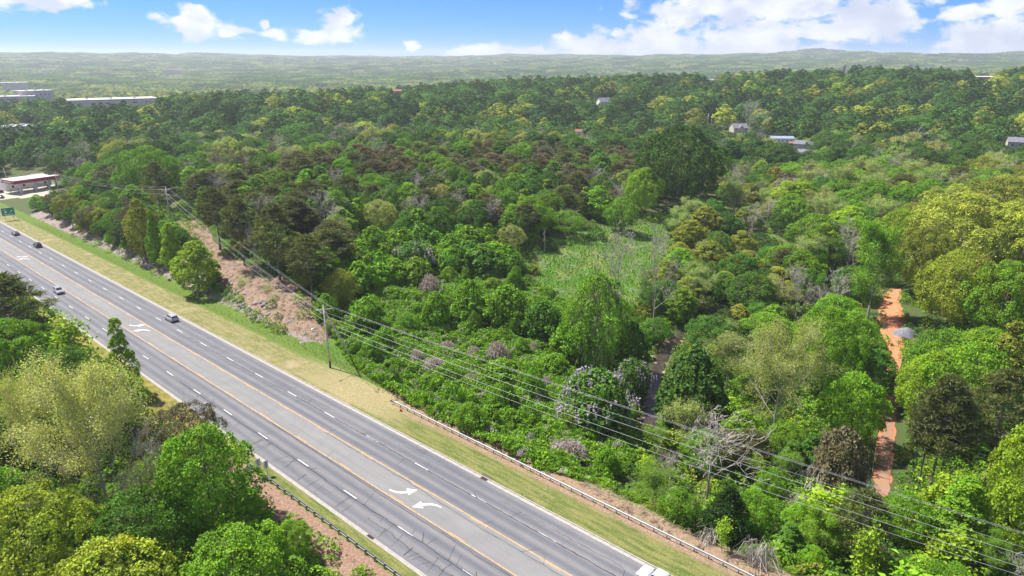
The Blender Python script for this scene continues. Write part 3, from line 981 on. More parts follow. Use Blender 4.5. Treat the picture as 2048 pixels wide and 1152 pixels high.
def asphalt_mat():
    m = bpy.data.materials.new('asphalt'); m.use_nodes = True
    T = NT(m.node_tree); b = T.n['Principled BSDF']; b.inputs['Roughness'].default_value = 0.85; b.inputs['Specular IOR Level'].default_value = 0.25
    geo = T.new('ShaderNodeNewGeometry'); P = geo.outputs['Position']

    def dot(v):
        n = T.new('ShaderNodeVectorMath', operation='DOT_PRODUCT'); T.l.new(P, n.inputs[0]); n.inputs[1].default_value = v
        return n.outputs['Value']
    S = dot((RD[0], RD[1], 0)); L = dot((RL[0], RL[1], 0))
    cmb = T.new('ShaderNodeCombineXYZ'); T.put(cmb.inputs[0], T.m('MULTIPLY', S, 0.035)); T.put(cmb.inputs[1], L)
    streak = T.noise(cmb.outputs[0], 1.1, 6, 0.6)
    fine = T.noise(P, 9, 3, 0.7); mid = T.noise(P, 0.35, 5, 0.6)
    # wheel tracks: two per lane, lane width 3.5 m, measured from the yellow lines
    ph = T.m('MULTIPLY', T.m('SUBTRACT', L, 53.0), 2 * math.pi / 1.78)
    wt = T.m('MULTIPLY_ADD', T.m('COSINE', ph), 0.5, 0.5)
    lane = T.mix(T.m('ADD', T.m('MULTIPLY', wt, 0.75), T.m('MULTIPLY', T.m('SUBTRACT', streak, 0.5), 2.2)), (0.105, 0.108, 0.121), (0.172, 0.166, 0.163))
    mid_c = T.mix(T.step(streak, 0.3, 0.7), (0.165, 0.163, 0.158), (0.20, 0.195, 0.187))
    inturn = T.m('MULTIPLY', T.m('GREATER_THAN', L, 48.75), T.m('LESS_THAN', L, 53.0))
    c = T.mix(inturn, lane, mid_c)
    c = T.mix(1.0, c, T.rng(fine, 0.25, 0.75, 0.86, 1.14), 'MULTIPLY')
    c = T.mix(1.0, c, T.rng(mid, 0.3, 0.7, 0.92, 1.06), 'MULTIPLY')
    T.put(b.inputs['Base Color'], c)
    bp = T.new('ShaderNodeBump'); bp.inputs['Strength'].default_value = 0.3; bp.inputs['Distance'].default_value = 0.01
    T.put(bp.inputs['Height'], fine); T.l.new(bp.outputs[0], b.inputs['Normal'])
    return m


M_ASPH = asphalt_mat()
M_WHITE = mat('white_road_paint', (0.52, 0.52, 0.50), 0.7, 0, 0.2, 2.0)
M_YELLOW = mat('yellow_road_paint', (0.46, 0.28, 0.10), 0.7, 0, 0.25, 1.5)
M_CONC = mat('kerb_concrete', (0.30, 0.277, 0.246), 0.85, 0, 0.16, 1.2, 0.2)
M_CRACK = mat('crack_filler', (0.028, 0.030, 0.035), 0.8)
M_STEEL = mat('galvanised_steel', (0.27, 0.28, 0.29), 0.55, 0.3, 0.12, 2)
M_DSTEEL = mat('weathered_steel_post', (0.22, 0.22, 0.25), 0.6, 0.4, 0.2, 5)
M_WOOD = mat('grey_pole_wood', (0.52, 0.44, 0.36), 0.9, 0, 0.3, 1.5)
M_TAR = mat('dark_pole_foot', (0.05, 0.035, 0.03), 0.9)
M_WIRE = mat('wire', (0.38, 0.38, 0.375), 0.5, 0.3)
M_IRON = mat('rusty_iron', (0.10, 0.06, 0.055), 0.8)
M_RED = mat('red_paint', (0.42, 0.02, 0.03), 0.45)
M_GLASS = mat('dark_glass', (0.03, 0.035, 0.04), 0.08, 0, spec=0.8)
M_TYRE = mat('tyre_rubber', (0.02, 0.02, 0.02), 0.9)
M_RIM = mat('wheel_rim', (0.5, 0.5, 0.52), 0.35, 0.8)
M_LAMP = mat('clear_lens', (0.75, 0.75, 0.75), 0.15)
M_TAIL = mat('red_lens', (0.45, 0.02, 0.02), 0.2)
M_CREAM = mat('white_siding', (0.72, 0.71, 0.68), 0.7, 0, 0.06, 0.8)
M_TAN = mat('beige_siding', (0.47, 0.42, 0.35), 0.8, 0, 0.1, 0.8)
M_ROOF = mat('grey_shingles', (0.15, 0.15, 0.17), 0.9, 0, 0.2, 1.2)
M_ROOFBLUE = mat('blue_grey_metal_roof', (0.28, 0.34, 0.42), 0.5, 0.2, 0.1, 1)
M_ROOFLIGHT = mat('pale_flat_roof', (0.42, 0.40, 0.39), 0.8, 0, 0.12, 0.3)
M_MAROON = mat('maroon_fascia', (0.28, 0.02, 0.06), 0.5)
M_GOLD = mat('gold_lettering', (0.72, 0.55, 0.25), 0.6)
M_BRICK = mat('red_brick', (0.25, 0.10, 0.08), 0.85, 0, 0.2, 2)
M_SHEDDARK = mat('dark_shed_wall', (0.07, 0.075, 0.09), 0.8)
M_SIGNGREEN = mat('sign_green', (0.0, 0.26, 0.11), 0.5)
M_SIGNWHITE = mat('sign_white', (0.78, 0.8, 0.78), 0.5)
M_ALU = mat('sign_back', (0.48, 0.50, 0.52), 0.55, 0.4, 0.08, 2)
M_STONE = mat('creek_stone', (0.27, 0.20, 0.16), 0.9, 0, 0.3, 1.5, 0.4)
M_GREYROCK = mat('cut_rock', (0.21, 0.18, 0.165), 0.9, 0, 0.35, 1.2, 0.5)

road = strip('road', M_ASPH, -60, 520, 41.75, 60.15, -0.03)
tag(road, kind='structure')
M_GROUND = bpy.data.materials['ground']
for l_in, l_out in ((60.80, 67.6), (41.10, 36.4)):
    ss = np.arange(-60, 521, 4.0); V = []
    cols_ = [(0, .075), (.2, .08), (.5, .06), (.8, .02), (1.0, -.25)]
    for k, dz in cols_:
        x, y = sl2xy(ss, l_in + (l_out - l_in) * k); V.append(np.stack([x, y, zroad(ss) + dz], 1))
    V = np.stack(V, 1).reshape(-1, 3); nc = len(cols_)
    Fq = np.array([[i * nc + k, (i + 1) * nc + k, (i + 1) * nc + k + 1, i * nc + k + 1] for i in range(len(ss) - 1) for k in range(nc - 1)])
    if l_in > 50: Fq = Fq[:, ::-1]
    tag(link_mesh('grass_verge', mesh_np('grass_verge', V, Fq, [M_GROUND], smooth=True)), kind='structure')

# concrete kerb and gutter, cast in 3 m lengths
kerb_r = empty('kerb', (0, 0, 0)); tag(kerb_r, kind='structure')


def kerb_mesh(side):
    mb = MB(); w = 0.66; j = 0.012
    for (a, b, z) in ((0, 0.50, 0.0), (0.50, 0.66, 0.13)):
        y0, y1 = (-a, -b) if side > 0 else (a, b)
        mb.box(0 + j, 3.05 - j, min(y0, y1), max(y0, y1), -0.35, z)
    return mb.mesh('kerb_slab', M_CONC)


for side, l in ((1, 60.15), (-1, 41.75)):
    me = kerb_mesh(side)
    n0, n1 = (2, 118) if side > 0 else (4, 84)
    for k in range(n0, n1):
        o = link_mesh('kerb_slab', me, kerb_r); o.matrix_world = rmat(k * 3.05, l)
    mb = MB()
    for k in list(range(-20, n0)) + list(range(n1, 160)):
        M = rmat(k * 3.05, l)
        for v in me.vertices: mb.v.append(tuple(M @ v.co))
        b = len(mb.v) - len(me.vertices)
        for p in me.polygons: mb.f.append(tuple(b + i for i in p.vertices)); mb.mi.append(0)
    o = mb.build('kerb_run', M_CONC, kerb_r); tag(o, kind='stuff')

# painted markings: thin sheets above the asphalt
dash_mb = MB(); dash_mb.box(-1.5, 1.5, -0.075, 0.075, 0, 0.006)
dash_me = dash_mb.mesh('lane_dash', M_WHITE)
PER = 12.2
DASH0 = 5.07 * 57 - 24 * 12.2 + 0.4
for lane_l in (56.52, 45.25):
    for k in range(-3, 42):
        s = DASH0 + k * 12.25 + (0 if lane_l > 50 else 2.2)
        o = link_mesh('lane_dash', dash_me, road); o.matrix_world = rmat(s, lane_l, -0.026)
for l, sg in ((53.05, -1), (48.7, 1)):
    o = strip('yellow_line', M_YELLOW, -60, 520, l - 0.07, l + 0.07, -0.024, road)
    dm = MB(); dm.box(-1.5, 1.5, -0.045, 0.045, 0, 0.006); dme = dm.mesh('yellow_dash', M_YELLOW)
    for k in range(-3, 42):
        o = link_mesh('yellow_dash', dme, road); o.matrix_world = rmat(DASH0 + k * 12.25 - 3.6, l + sg * 0.24, -0.025)


def arrow_mesh(name):
    """curved turn arrow painted on the lane: tail pointing along +x, head bending to the left (+y)"""
    pts = []
    n = 12; R_ = 1.9; w = 0.17
    a = np.linspace(0, math.radians(68), n)
    cx = np.stack([R_ * np.sin(a), R_ * (1 - np.cos(a))], 1); cx[:, 0] *= 1.2
    tg = np.gradient(cx, axis=0); tg /= np.linalg.norm(tg, axis=1)[:, None]
    nn = np.stack([-tg[:, 1], tg[:, 0]], 1)
    ww = np.linspace(0.10, 0.24, n)[:, None]
    L_ = cx + nn * ww; Rr = cx - nn * ww
    V = [(*p, 0.0) for p in L_] + [(*p, 0.0) for p in Rr]
    Fc = [(n + i, n + i + 1, i + 1, i) for i in range(n - 1)]
    e = cx[-1]; t = tg[-1]; q = nn[-1]
    b = len(V)
    V += [(*(e + q * 0.74 - t * 0.05), 0), (*(e - q * 0.74 - t * 0.05), 0), (*(e + t * 1.2), 0)]
    Fc.append((b + 1, b + 2, b))
    me = bpy.data.meshes.new(name); me.from_pydata(V, [], Fc); me.materials.append(M_WHITE); me.update()
    return me


ar = arrow_mesh('turn_arrow')


def place_arrow(px, py, rot):
    x, y = unproj(px, py, -1.2)
    for _ in range(4):
        s, l = xy2sl(x, y); x, y = unproj(px, py, float(zroad(s)))
    s, l = xy2sl(x, y)
    o = link_mesh('turn_arrow', ar, road)
    o.matrix_world = rmat(s, l, -0.018) @ Matrix.Rotation(rot, 4, 'Z') @ Matrix.Diagonal((1.15, 1.15, 1, 1)) @ Matrix.Translation((-1.2, -0.7, 0))


for px, py, q in ((800, 981, 1), (860, 1012, 0), (270, 650, 1), (287, 661, 0), (42, 513, 1), (50, 518, 0)):
    place_arrow(px, py, math.pi if q else 0.0)

# sealed cracks
crg = np.random.default_rng(21)
cmb_ = MB()


def crack(s0, s1, l0, wig, w, step=0.8, branch=0.0, l1=None):
    n = max(int(abs(s1 - s0) / step), 2)
    ss = np.linspace(s0, s1, n); ll = np.linspace(l0, l0 if l1 is None else l1, n) + np.cumsum(crg.normal(0, wig, n)) * 0.35 + crg.normal(0, wig * 0.5, n)
    if l1 is None: ll = l0 + (ll - ll.mean()) * 0.7
    ll = np.clip(ll, 42.0, 60.0)
    x, y = sl2xy(ss, ll)
    ww = w * 1.7 * crg.uniform(0.5, 1.3, n)
    base = len(cmb_.v)
    dx = np.gradient(x); dy = np.gradient(y); q = np.hypot(dx, dy); nx, ny = -dy / q, dx / q
    zz = zroad(ss) - 0.0185
    for i in range(n):
        cmb_.v.append((x[i] + nx[i] * ww[i] / 2, y[i] + ny[i] * ww[i] / 2, zz[i])); cmb_.v.append((x[i] - nx[i] * ww[i] / 2, y[i] - ny[i] * ww[i] / 2, zz[i]))
    for i in range(n - 1):
        cmb_.f.append((base + 2 * i, base + 2 * i + 1, base + 2 * i + 3, base + 2 * i + 2)); cmb_.mi.append(0)
    for i in range(n):
        if crg.uniform() < branch:
            d = crg.choice([-1, 1]); crack(ss[i], ss[i] + crg.uniform(-1.5, 1.5), ll[i], 0.05, w * 0.55, 0.3, 0, ll[i] + d * crg.uniform(0.6, 2.6))


crack(20, 150, 56.35, 0.09, 0.085, 0.7, 0.12)
crack(20, 128, 45.05, 0.10, 0.085, 0.7, 0.14)
crack(20, 90, 52.4, 0.10, 0.05, 0.7, 0.06)
crack(95, 150, 57.9, 0.1, 0.035, 0.8, 0.05)
crack(20, 100, 48.2, 0.10, 0.05, 0.7, 0.06)
crack(25, 66, 43.6, 0.22, 0.05, 0.6, 0.12)
crack(35, 56, 58.2, 0.2, 0.035, 0.6, 0.1)
crack(62, 78, 58.6, 0.2, 0.03, 0.6, 0.1)
for k in range(26):
    s = crg.uniform(26, 100); crack(s, s + crg.uniform(-1, 1), 42.2, 0.06, 0.045, 0.2, 0.1, 42.2 + crg.uniform(1.2, 3.0))
o = cmb_.build('sealed_crack', M_CRACK, road); tag(o, kind='stuff')

# drains at the kerb
for px, py, side in ((968, 957, 1), (727, 1081, -1)):
    x, y = unproj(px, py, -1.0); s, l = xy2sl(x, y)
    l = 60.45 if side > 0 else 41.45
    t = empty('storm_drain', (0, 0, 0), 0, 'rusty iron storm drain grate in the right gutter' if side > 0 else 'rusty iron storm drain grate in the left gutter by the guardrail', 'drain', 'storm drains in the gutters')
    t.matrix_world = rmat(s, l, 0.012)
    mb = MB(); mb.box(-0.62, 0.62, -0.30, 0.30, 0, 0.02); mb.build('frame', M_IRON, t)
    mb = MB()
    for k in range(9): mb.box(-0.52 + k * 0.12, -0.46 + k * 0.12, -0.24, 0.24, 0.022, 0.05)
    mb.build('grate', M_TAR, t)
    if side > 0:
        mb = MB(); mb.box(-0.9, 0.9, -0.62, -0.40, 0.06, 0.16); mb.build('inlet_cover', M_IRON, t)


# ------------------------------------------------------------------ guardrails
def guardrail(l, s0, s1, sd_, label, s_in0, s_in1):
    t = empty('guardrail', (*sl2xy(s0, l), float(zroad(s0))), 0, label, 'guardrail')
    inv = t.matrix_world.inverted() if False else Matrix.Translation(-Vector(t.location))
    # W profile, height z against offset y (y towards the road)
    prof = [(0.0, 0.44), (0.075, 0.485), (0.085, 0.52), (0.02, 0.585), (0.02, 0.62), (0.085, 0.685), (0.075, 0.72), (0.0, 0.765)]
    rail_l = 3.81
    mb = MB()
    n = len(prof)
    V = []
    for x in (0.0, rail_l - 0.01):
        for (y, z) in prof: V.append((x, y * sd_, z))
    for x in (rail_l - 0.01, 0.0):
        for (y, z) in prof: V.append((x, (y - 0.012) * sd_, z))
    Fc = []
    for i in range(n - 1):
        Fc.append((i, i + 1, n + i + 1, n + i)); Fc.append((2 * n + i, 2 * n + i + 1, 3 * n + i + 1, 3 * n + i))
    mb.add(V, Fc)
    rail_me = mb.mesh('rail_panel', M_STEEL)
    pm = MB(); pm.box(-0.045, 0.045, -0.10 * 1 - 0.11, -0.11 + 0.05, -0.5, 0.76) if sd_ > 0 else pm.box(-0.045, 0.045, 0.06, 0.21, -0.5, 0.76)
    post_me = pm.mesh('post', M_DSTEEL)
    bm_ = MB(); bm_.box(-0.06, 0.06, -0.055, -0.005, 0.42, 0.78) if sd_ > 0 else bm_.box(-0.06, 0.06, 0.005, 0.055, 0.42, 0.78)
    blk_me = bm_.mesh('block', M_DSTEEL)
    s = s0; k = 0
    while s < s1 - 0.1:
        o = link_mesh('rail_panel', rail_me, t); o.matrix_world = inv @ rmat(s, l, 0.0)
        for q in (0, 1.905):
            o = link_mesh('post', post_me, t); o.matrix_world = inv @ rmat(s + q + 0.2, l, 0.0)
            b = link_mesh('block', blk_me, o)
        s += rail_l; k += 1
    # flared end piece
    e = MB()
    e.box(0, 0.5, -0.06, 0.06, 0.42, 0.78, 0, (0.0, 0.0)); e.box(0.5, 0.62, -0.2, 0.2, 0.38, 0.82)
    o = e.build('end_terminal', M_STEEL, t); o.matrix_world = inv @ rmat(s, l + (-0.05 * sd_), 0.0)
    return t


# y of rmat points left, towards the road for the right rail
guardrail(66.3, 12.9, 12.9 + 3.81 * 20, 1, 'long silver guardrail on the orange dirt edge along the right side of the road', 0, 0)
guardrail(39.2, 20.0, 20.0 + 3.81 * 18, -1, 'silver guardrail with dark posts along the left edge of the road, seen from behind', 0, 0)

# ------------------------------------------------------------------ sign cluster seen from behind
def find_s_on(px, py, l, dz=0.0):
    best = None
    for s in np.linspace(5, 460, 4000):
        x, y = sl2xy(s, l); qx, qy, _ = project(x, y, float(zroad(s)) + dz)
        e = abs(qx - px) + 0.2 * abs(qy - py)
        if best is None or e < best[0]: best = (e, s)
    return best[1]


s_sg = find_s_on(522, 965, 38.9)


def panel(parent, y0, y1, z0, z1, x, mats=(None,), name='panel', th=0.02, m=None, tilt=0.0):
    mb = MB(); mb.box(x - th / 2, x + th / 2, y0, y1, z0, z1)
    return mb.build(name, m or M_ALU, parent, bevel=0)


for (ds, dl, parts_, lab) in ((0.0, 0.1, ((-0.38, 0.38, 2.0, 3.3), (-0.3, 0.3, 1.35, 1.95)), 'tallest grey route sign assembly, its two aluminium backs to the viewer, by the left guardrail'),
                              (-0.35, 1.1, ((-0.34, 0.34, 1.5, 2.7),), 'grey aluminium sign back nearest the road at the end of the left guardrail'),
                              (0.5, -1.1, ((-0.34, 0.34, 1.75, 2.45), (-0.3, 0.3, 1.0, 1.7)), 'grey aluminium sign pair furthest from the road in the cluster at the left guardrail')):
    t = empty('road_sign', (0, 0, 0), 0, lab, 'sign', 'signs at the left guardrail')
    t.matrix_world = rmat(s_sg + ds, 38.7 + dl, -0.1)
    mb = MB(); mb.box(-0.035, 0.035, -0.035, 0.035, -0.5, max(p[3] for p in parts_) - 0.05); mb.build('post', M_DSTEEL, t)
    for (a, b, c, d) in parts_:
        pn = panel(t, a, b, c, d, 0.055, name='sign_panel')

# ------------------------------------------------------------------ green guide sign
gx, gy = unproj(20, 441, -6.0)
for _ in range(5):
    s_, l_ = xy2sl(gx, gy); gx, gy = unproj(20, 441, float(zroad(s_)))
gz = H1(gx, gy)
to_cam = math.atan2(-gy, -gx) + 0.10
gs = empty('guide_sign', (gx, gy, gz), to_cam, 'large green highway guide sign with white border on the right verge', 'sign')
W_, H_ = 2.55, 3.95
zb = 2.7
for y in (-1.6, 1.6):
    mb = MB(); mb.box(-0.13, -0.03, y - 0.06, y + 0.06, -0.5, zb + H_ - 0.3); mb.build('post', M_DSTEEL, gs)
bd = MB()
W_ = 2.75


def rrect(mb, w, z0, z1, x0, x1, r):
    pts = []
    for cx, cz, a0 in ((w - r, z1 - r, 0), (-w + r, z1 - r, 90), (-w + r, z0 + r, 180), (w - r, z0 + r, 270)):
        for k in range(5):
            a = math.radians(a0 + k * 22.5); pts.append((cx + r * math.cos(a), cz + r * math.sin(a)))
    n = len(pts)
    V = [(x0, p[0], p[1]) for p in pts] + [(x1, p[0], p[1]) for p in pts]
    Fc = [tuple(range(n))[::-1], tuple(range(n, 2 * n))] + [(i, (i + 1) % n, n + (i + 1) % n, n + i) for i in range(n)]
    mb.add(V, Fc)


rrect(bd, W_, zb, zb + H_, 0, 0.04, 0.35); bd.build('border', M_SIGNWHITE, gs)
bd = MB(); rrect(bd, W_ - 0.22, zb + 0.22, zb + H_ - 0.22, 0.045, 0.06, 0.25); bd.build('face', M_SIGNGREEN, gs)


def sgbar(y0, y1, z0, z1):
    mb = MB(); mb.box(0.066, 0.075, y0, y1, z0, z1); return mb


# seen from the front, +y is to the viewer's right
for (a, b, c, d) in ((-1.9, -0.5, 3.25, 3.42), (-2.1, -0.2, 2.78, 2.98), (-2.0, 0.85, 0.55, 0.95), (1.15, 1.95, 0.55, 0.95)):
    mb = MB(); nn = max(int((b - a) / 0.26), 1)
    for i in range(nn):
        x0 = a + (b - a) * i / nn; hgt = (d - c) * (1.0 if i % 3 == 0 else 0.78)
        mb.box(0.066, 0.075, x0, x0 + (b - a) / nn * 0.72, zb + c, zb + c + hgt)
    mb.build('legend', M_SIGNWHITE, gs)
mb = MB(); mb.add([(0.07, -1.0 + 0.5 * math.cos(a), zb + 1.85 + 0.5 * math.sin(a)) for a in np.linspace(0, 2 * math.pi, 17)[:-1]], [tuple(range(16))]); mb.build('route_circle', M_SIGNWHITE, gs)
mb = MB(); mb.add([(0.07, y, zb + z) for y, z in ((0.7, 1.65), (0.85, 1.5), (1.45, 2.1), (1.3, 2.25))] , [(0, 1, 2, 3)])
mb.add([(0.07, y, zb + z) for y, z in ((1.1, 2.4), (1.6, 1.9), (1.75, 2.55))], [(0, 1, 2)]); mb.build('arrow', M_SIGNWHITE, gs)

gs.scale = (.86, .86, .86)

# ------------------------------------------------------------------ fire hydrant
s_h = find_s_on(802, 838, 65.55)
hx, hy = sl2xy(s_h, 65.5)
hz = H1(hx, hy)
hy_ = empty('fire_hydrant', (hx, hy, hz), 0.6, 'small red fire hydrant on the bare dirt in front of the right guardrail', 'hydrant')
mb = MB(); mb.tube([(0, 0, 0), (0, 0, 0.06)], 0.19, 12); mb.tube([(0, 0, 0.06), (0, 0, 0.62)], 0.125, 12); mb.tube([(0, 0, 0.60), (0, 0, 0.66)], 0.17, 12); mb.build('barrel', M_RED, hy_, True)
mb = MB(); mb.tube([(0, 0, 0.66), (0, 0, 0.74), (0, 0, 0.80), (0, 0, 0.82)], [0.15, 0.13, 0.07, 0.04], 12); mb.tube([(0, 0, 0.82), (0, 0, 0.88)], 0.035, 5); mb.build('bonnet', M_RED, hy_, True)
for a in (0, math.pi, math.pi / 2):
    mb = MB(); c, s = math.cos(a), math.sin(a); mb.tube([(c * 0.1, s * 0.1, 0.45), (c * 0.24, s * 0.24, 0.45)], 0.065 if a != math.pi / 2 else 0.085, 8); mb.build('nozzle', M_RED, hy_)


# ------------------------------------------------------------------ vehicles
def wheel(parent, x, y, r=0.34, w=0.22):
    mb = MB(); s = 1 if y > 0 else -1
    mb.tube([(x, y - w / 2, r), (x, y + w / 2, r)], r, 16)
    t = mb.build('wheel', M_TYRE, parent, True)
    mb = MB(); mb.tube([(x, y + s * (w / 2 - 0.02), r), (x, y + s * (w / 2 + 0.012), r)], r * 0.62, 10); mb.build('rim', M_RIM, t)
    return t


def car(kind, paint, name, loc_m, label, cat, group=None):
    t = empty(name, (0, 0, 0), 0, label, cat, group)
    L, Wd = {'suv': (4.6, 1.86), 'sedan': (4.8, 1.82), 'pickup': (5.9, 2.0)}[kind]
    h = Wd / 2
    # side outlines (x forward): lower body and cabin
    if kind == 'suv':
        body = [(-2.28, .42), (-2.3, .75), (-2.25, 1.02), (1.15, 1.05), (2.0, .92), (2.24, .74), (2.3, .45), (2.2, .3), (-2.2, .3)]
        cab = [(-2.2, 1.0), (-1.98, 1.52), (-1.7, 1.66), (0.1, 1.69), (0.42, 1.6), (1.25, 1.04)]
        wb = (-1.35, 1.35); r = .36
    elif kind == 'sedan':
        body = [(-2.36, .45), (-2.4, .7), (-2.3, .98), (-1.5, 1.0), (1.1, .95), (2.1, .82), (2.36, .66), (2.4, .42), (2.3, .26), (-2.3, .26)]
        cab = [(-1.95, .98), (-1.2, 1.36), (-.9, 1.43), (.1, 1.45), (.4, 1.38), (1.25, .94)]
        wb = (-1.4, 1.42); r = .33
    else:
        body = [(-2.92, .5), (-2.94, 1.05), (-2.9, 1.08), (-0.75, 1.08), (1.35, 1.12), (2.7, 1.04), (2.9, .86), (2.95, .5), (2.8, .38), (-2.85, .38)]
        cab = [(-0.8, 1.06), (-.72, 1.72), (-.5, 1.84), (.6, 1.86), (.85, 1.78), (1.5, 1.1)]
        wb = (-1.85, 1.95); r = .40

    def loft(poly, ys, ins):
        """extrude a side outline with the edges drawn in at the flanks"""
        c = np.array(poly).mean(0); mbb = MB(); rings = []
        for y, k in zip(ys, ins):
            b = len(mbb.v)
            for (x, z) in poly:
                mbb.v.append((c[0] + (x - c[0]) * (1 - k * 0.6), y, c[1] + (z - c[1]) * (1 - k)))
            rings.append(b)
        n = len(poly)
        for a, b in zip(rings[:-1], rings[1:]):
            for i in range(n): mbb.f.append((a + i, a + (i + 1) % n, b + (i + 1) % n, b + i)); mbb.mi.append(0)
        mbb.f.append(tuple(rings[0] + i for i in range(n))[::-1]); mbb.mi.append(0)
        mbb.f.append(tuple(rings[-1] + i for i in range(n))); mbb.mi.append(0)
        return mbb
    b = loft(body, [-h, -h + .05, -h + .22, h - .22, h - .05, h], [.16, .05, 0, 0, .05, .16])
    bo = b.build('body', paint, t, False, 0.02)
    # cabin: painted shell, narrower at the roof
    cb = MB(); n = len(cab)
    z0 = min(p[1] for p in cab); z1 = max(p[1] for p in cab)
    V = []
    for sgn in (-1, 1):
        for x, z in cab: V.append((x, sgn * (h - .10 - .20 * (z - z0) / (z1 - z0)), z))
    cb.add(V, [tuple(range(n))[::-1], tuple(range(n, 2 * n))] + [(i, (i + 1) % n, n + (i + 1) % n, n + i) for i in range(n - 1)])
    cb.build('cabin', paint, t, False, 0.03)

    def inter(a, b_, k): return (a[0] + (b_[0] - a[0]) * k, a[1] + (b_[1] - a[1]) * k)
    # windscreen and rear window as slightly proud panes
    for nm, i0, i1 in (('windscreen', n - 1, n - 2), ('rear_window', 0, 1)):
        p, q = inter(cab[i0], cab[i1], .12), inter(cab[i0], cab[i1], .95)
        dx, dz = q[0] - p[0], q[1] - p[1]; ln = math.hypot(dx, dz); sgx = 1 if nm == 'windscreen' else -1
        nx, nz = sgx * abs(dz) / ln * .012, abs(dx) / ln * .012
        g = MB(); yy = [h - .10 - .20 * (z - z0) / (z1 - z0) - .1 for z in (p[1], q[1])]
        g.add([(p[0] + nx, -yy[0], p[1] + nz), (p[0] + nx, yy[0], p[1] + nz), (q[0] + nx, yy[1], q[1] + nz), (q[0] + nx, -yy[1], q[1] + nz)], [(0, 1, 2, 3)]); g.build(nm, M_GLASS, t)
    zt = z0 + (z1 - z0) * .84; zb_ = z0 + (z1 - z0) * .14
    xa = cab[0][0] + .28 * 1; xb = cab[-1][0] - .22

    def xat(z, front):
        pts = cab if not front else cab[::-1]
        for a_, b2 in zip(pts[:-1], pts[1:]):
            if a_[1] <= z <= b2[1] and b2[1] > a_[1]: return a_[0] + (b2[0] - a_[0]) * (z - a_[1]) / (b2[1] - a_[1])
        return pts[1][0]
    for sgn in (-1, 1):
        lo0, lo1 = xat(zb_, False) + .14, xat(zb_, True) - .16; hi0, hi1 = xat(zt, False) + .14, xat(zt, True) - .12
        cuts = [0, .48, 1] if kind != 'suv' else [0, .3, .64, 1]
        for c0, c1 in zip(cuts[:-1], cuts[1:]):
            g = MB(); c0 += .015; c1 -= .015
            yb = sgn * (h - .10 - .20 * .14 + .008); yt = sgn * (h - .10 - .20 * .84 + .008)
            q = [(lo0 + (lo1 - lo0) * c0, yb, zb_), (lo0 + (lo1 - lo0) * c1, yb, zb_), (hi0 + (hi1 - hi0) * c1, yt, zt), (hi0 + (hi1 - hi0) * c0, yt, zt)]
            g.add(q, [(0, 1, 2, 3)]); g.build('side_window', M_GLASS, t)
        xf = max(p[0] for p in body); xr = min(p[0] for p in body)
        g = MB(); g.box(xf - .16, xf - .02, sgn * (h - .38) - .18, sgn * (h - .38) + .18, .66, .80); g.build('headlight', M_LAMP, t)
        g = MB(); g.box(xr - .01, xr + .1, sgn * (h - .22) - .12, sgn * (h - .22) + .12, .74, .98); g.build('tail_light', M_TAIL, t)
        g = MB(); g.box(xb - .1, xb + .06, sgn * (h + .02) - .06, sgn * (h + .02) + .06, z0 + .04, z0 + .16); g.build('mirror', paint, t)
    g = MB(); g.box(max(p[0] for p in body) - .03, max(p[0] for p in body) + .012, -.55, .55, .48, .66); g.build('grille', M_GLASS, t)
    g = MB(); g.box(min(p[0] for p in body) - .03, min(p[0] for p in body) + .05, -h + .15, h - .15, .38, .56); g.build('bumper', M_DSTEEL if kind != 'pickup' else M_RIM, t)
    if kind == 'pickup':
        g = MB(); g.box(-2.84, -.86, -h + .12, h - .12, 1.086, 1.095); g.build('bed', M_GLASS, t)
    for x in wb:
        for sgn in (-1, 1): wheel(t, x, sgn * (h - .11), r)
    t.matrix_world = loc_m
    return t


def paint(name, c): return mat(name, c, 0.25, 0.3, spec=0.6)


P_SILVER = paint('silver_paint', (0.42, 0.43, 0.45)); P_BLACK = paint('black_paint', (0.02, 0.02, 0.025)); P_WHITE = paint('white_paint', (0.52, 0.52, 0.52))
P_GREY = paint('dark_grey_paint', (0.11, 0.115, 0.125)); P_DRED = paint('dark_red_paint', (0.22, 0.02, 0.03))


def on_road(px, py, lane, towards):
    s = find_s_on(px, py, lane, 0.5)
    return rmat(s, lane, -0.02) @ Matrix.Rotation(math.pi if towards else 0, 4, 'Z')


car('suv', P_SILVER, 'parked_suv' if False else 'silver_suv', on_road(343, 631, 58.3, False), 'silver SUV driving away in the outer right lane', 'car', 'vehicles on the road')
car('suv', paint('light_grey_paint', (0.34, 0.345, 0.355)), 'grey_suv', on_road(117, 579, 46.9, True), 'light grey SUV coming towards the viewer in the lane left of the turn lane', 'car', 'vehicles on the road')
car('suv', P_BLACK, 'black_car', on_road(75, 489, 58.3, False), 'black car driving away in the outer right lane, third from the bottom', 'car', 'vehicles on the road')
car('sedan', P_GREY, 'grey_car', on_road(31, 466, 58.3, False), 'dark grey car furthest along the right lanes at the photo edge', 'car', 'vehicles on the road')
car('pickup', P_WHITE, 'white_pickup_truck', on_road(1322, 1149, 58.4, False), 'white pickup truck cut off by the bottom edge, in the outer right lane', 'pickup truck', 'vehicles on the road')

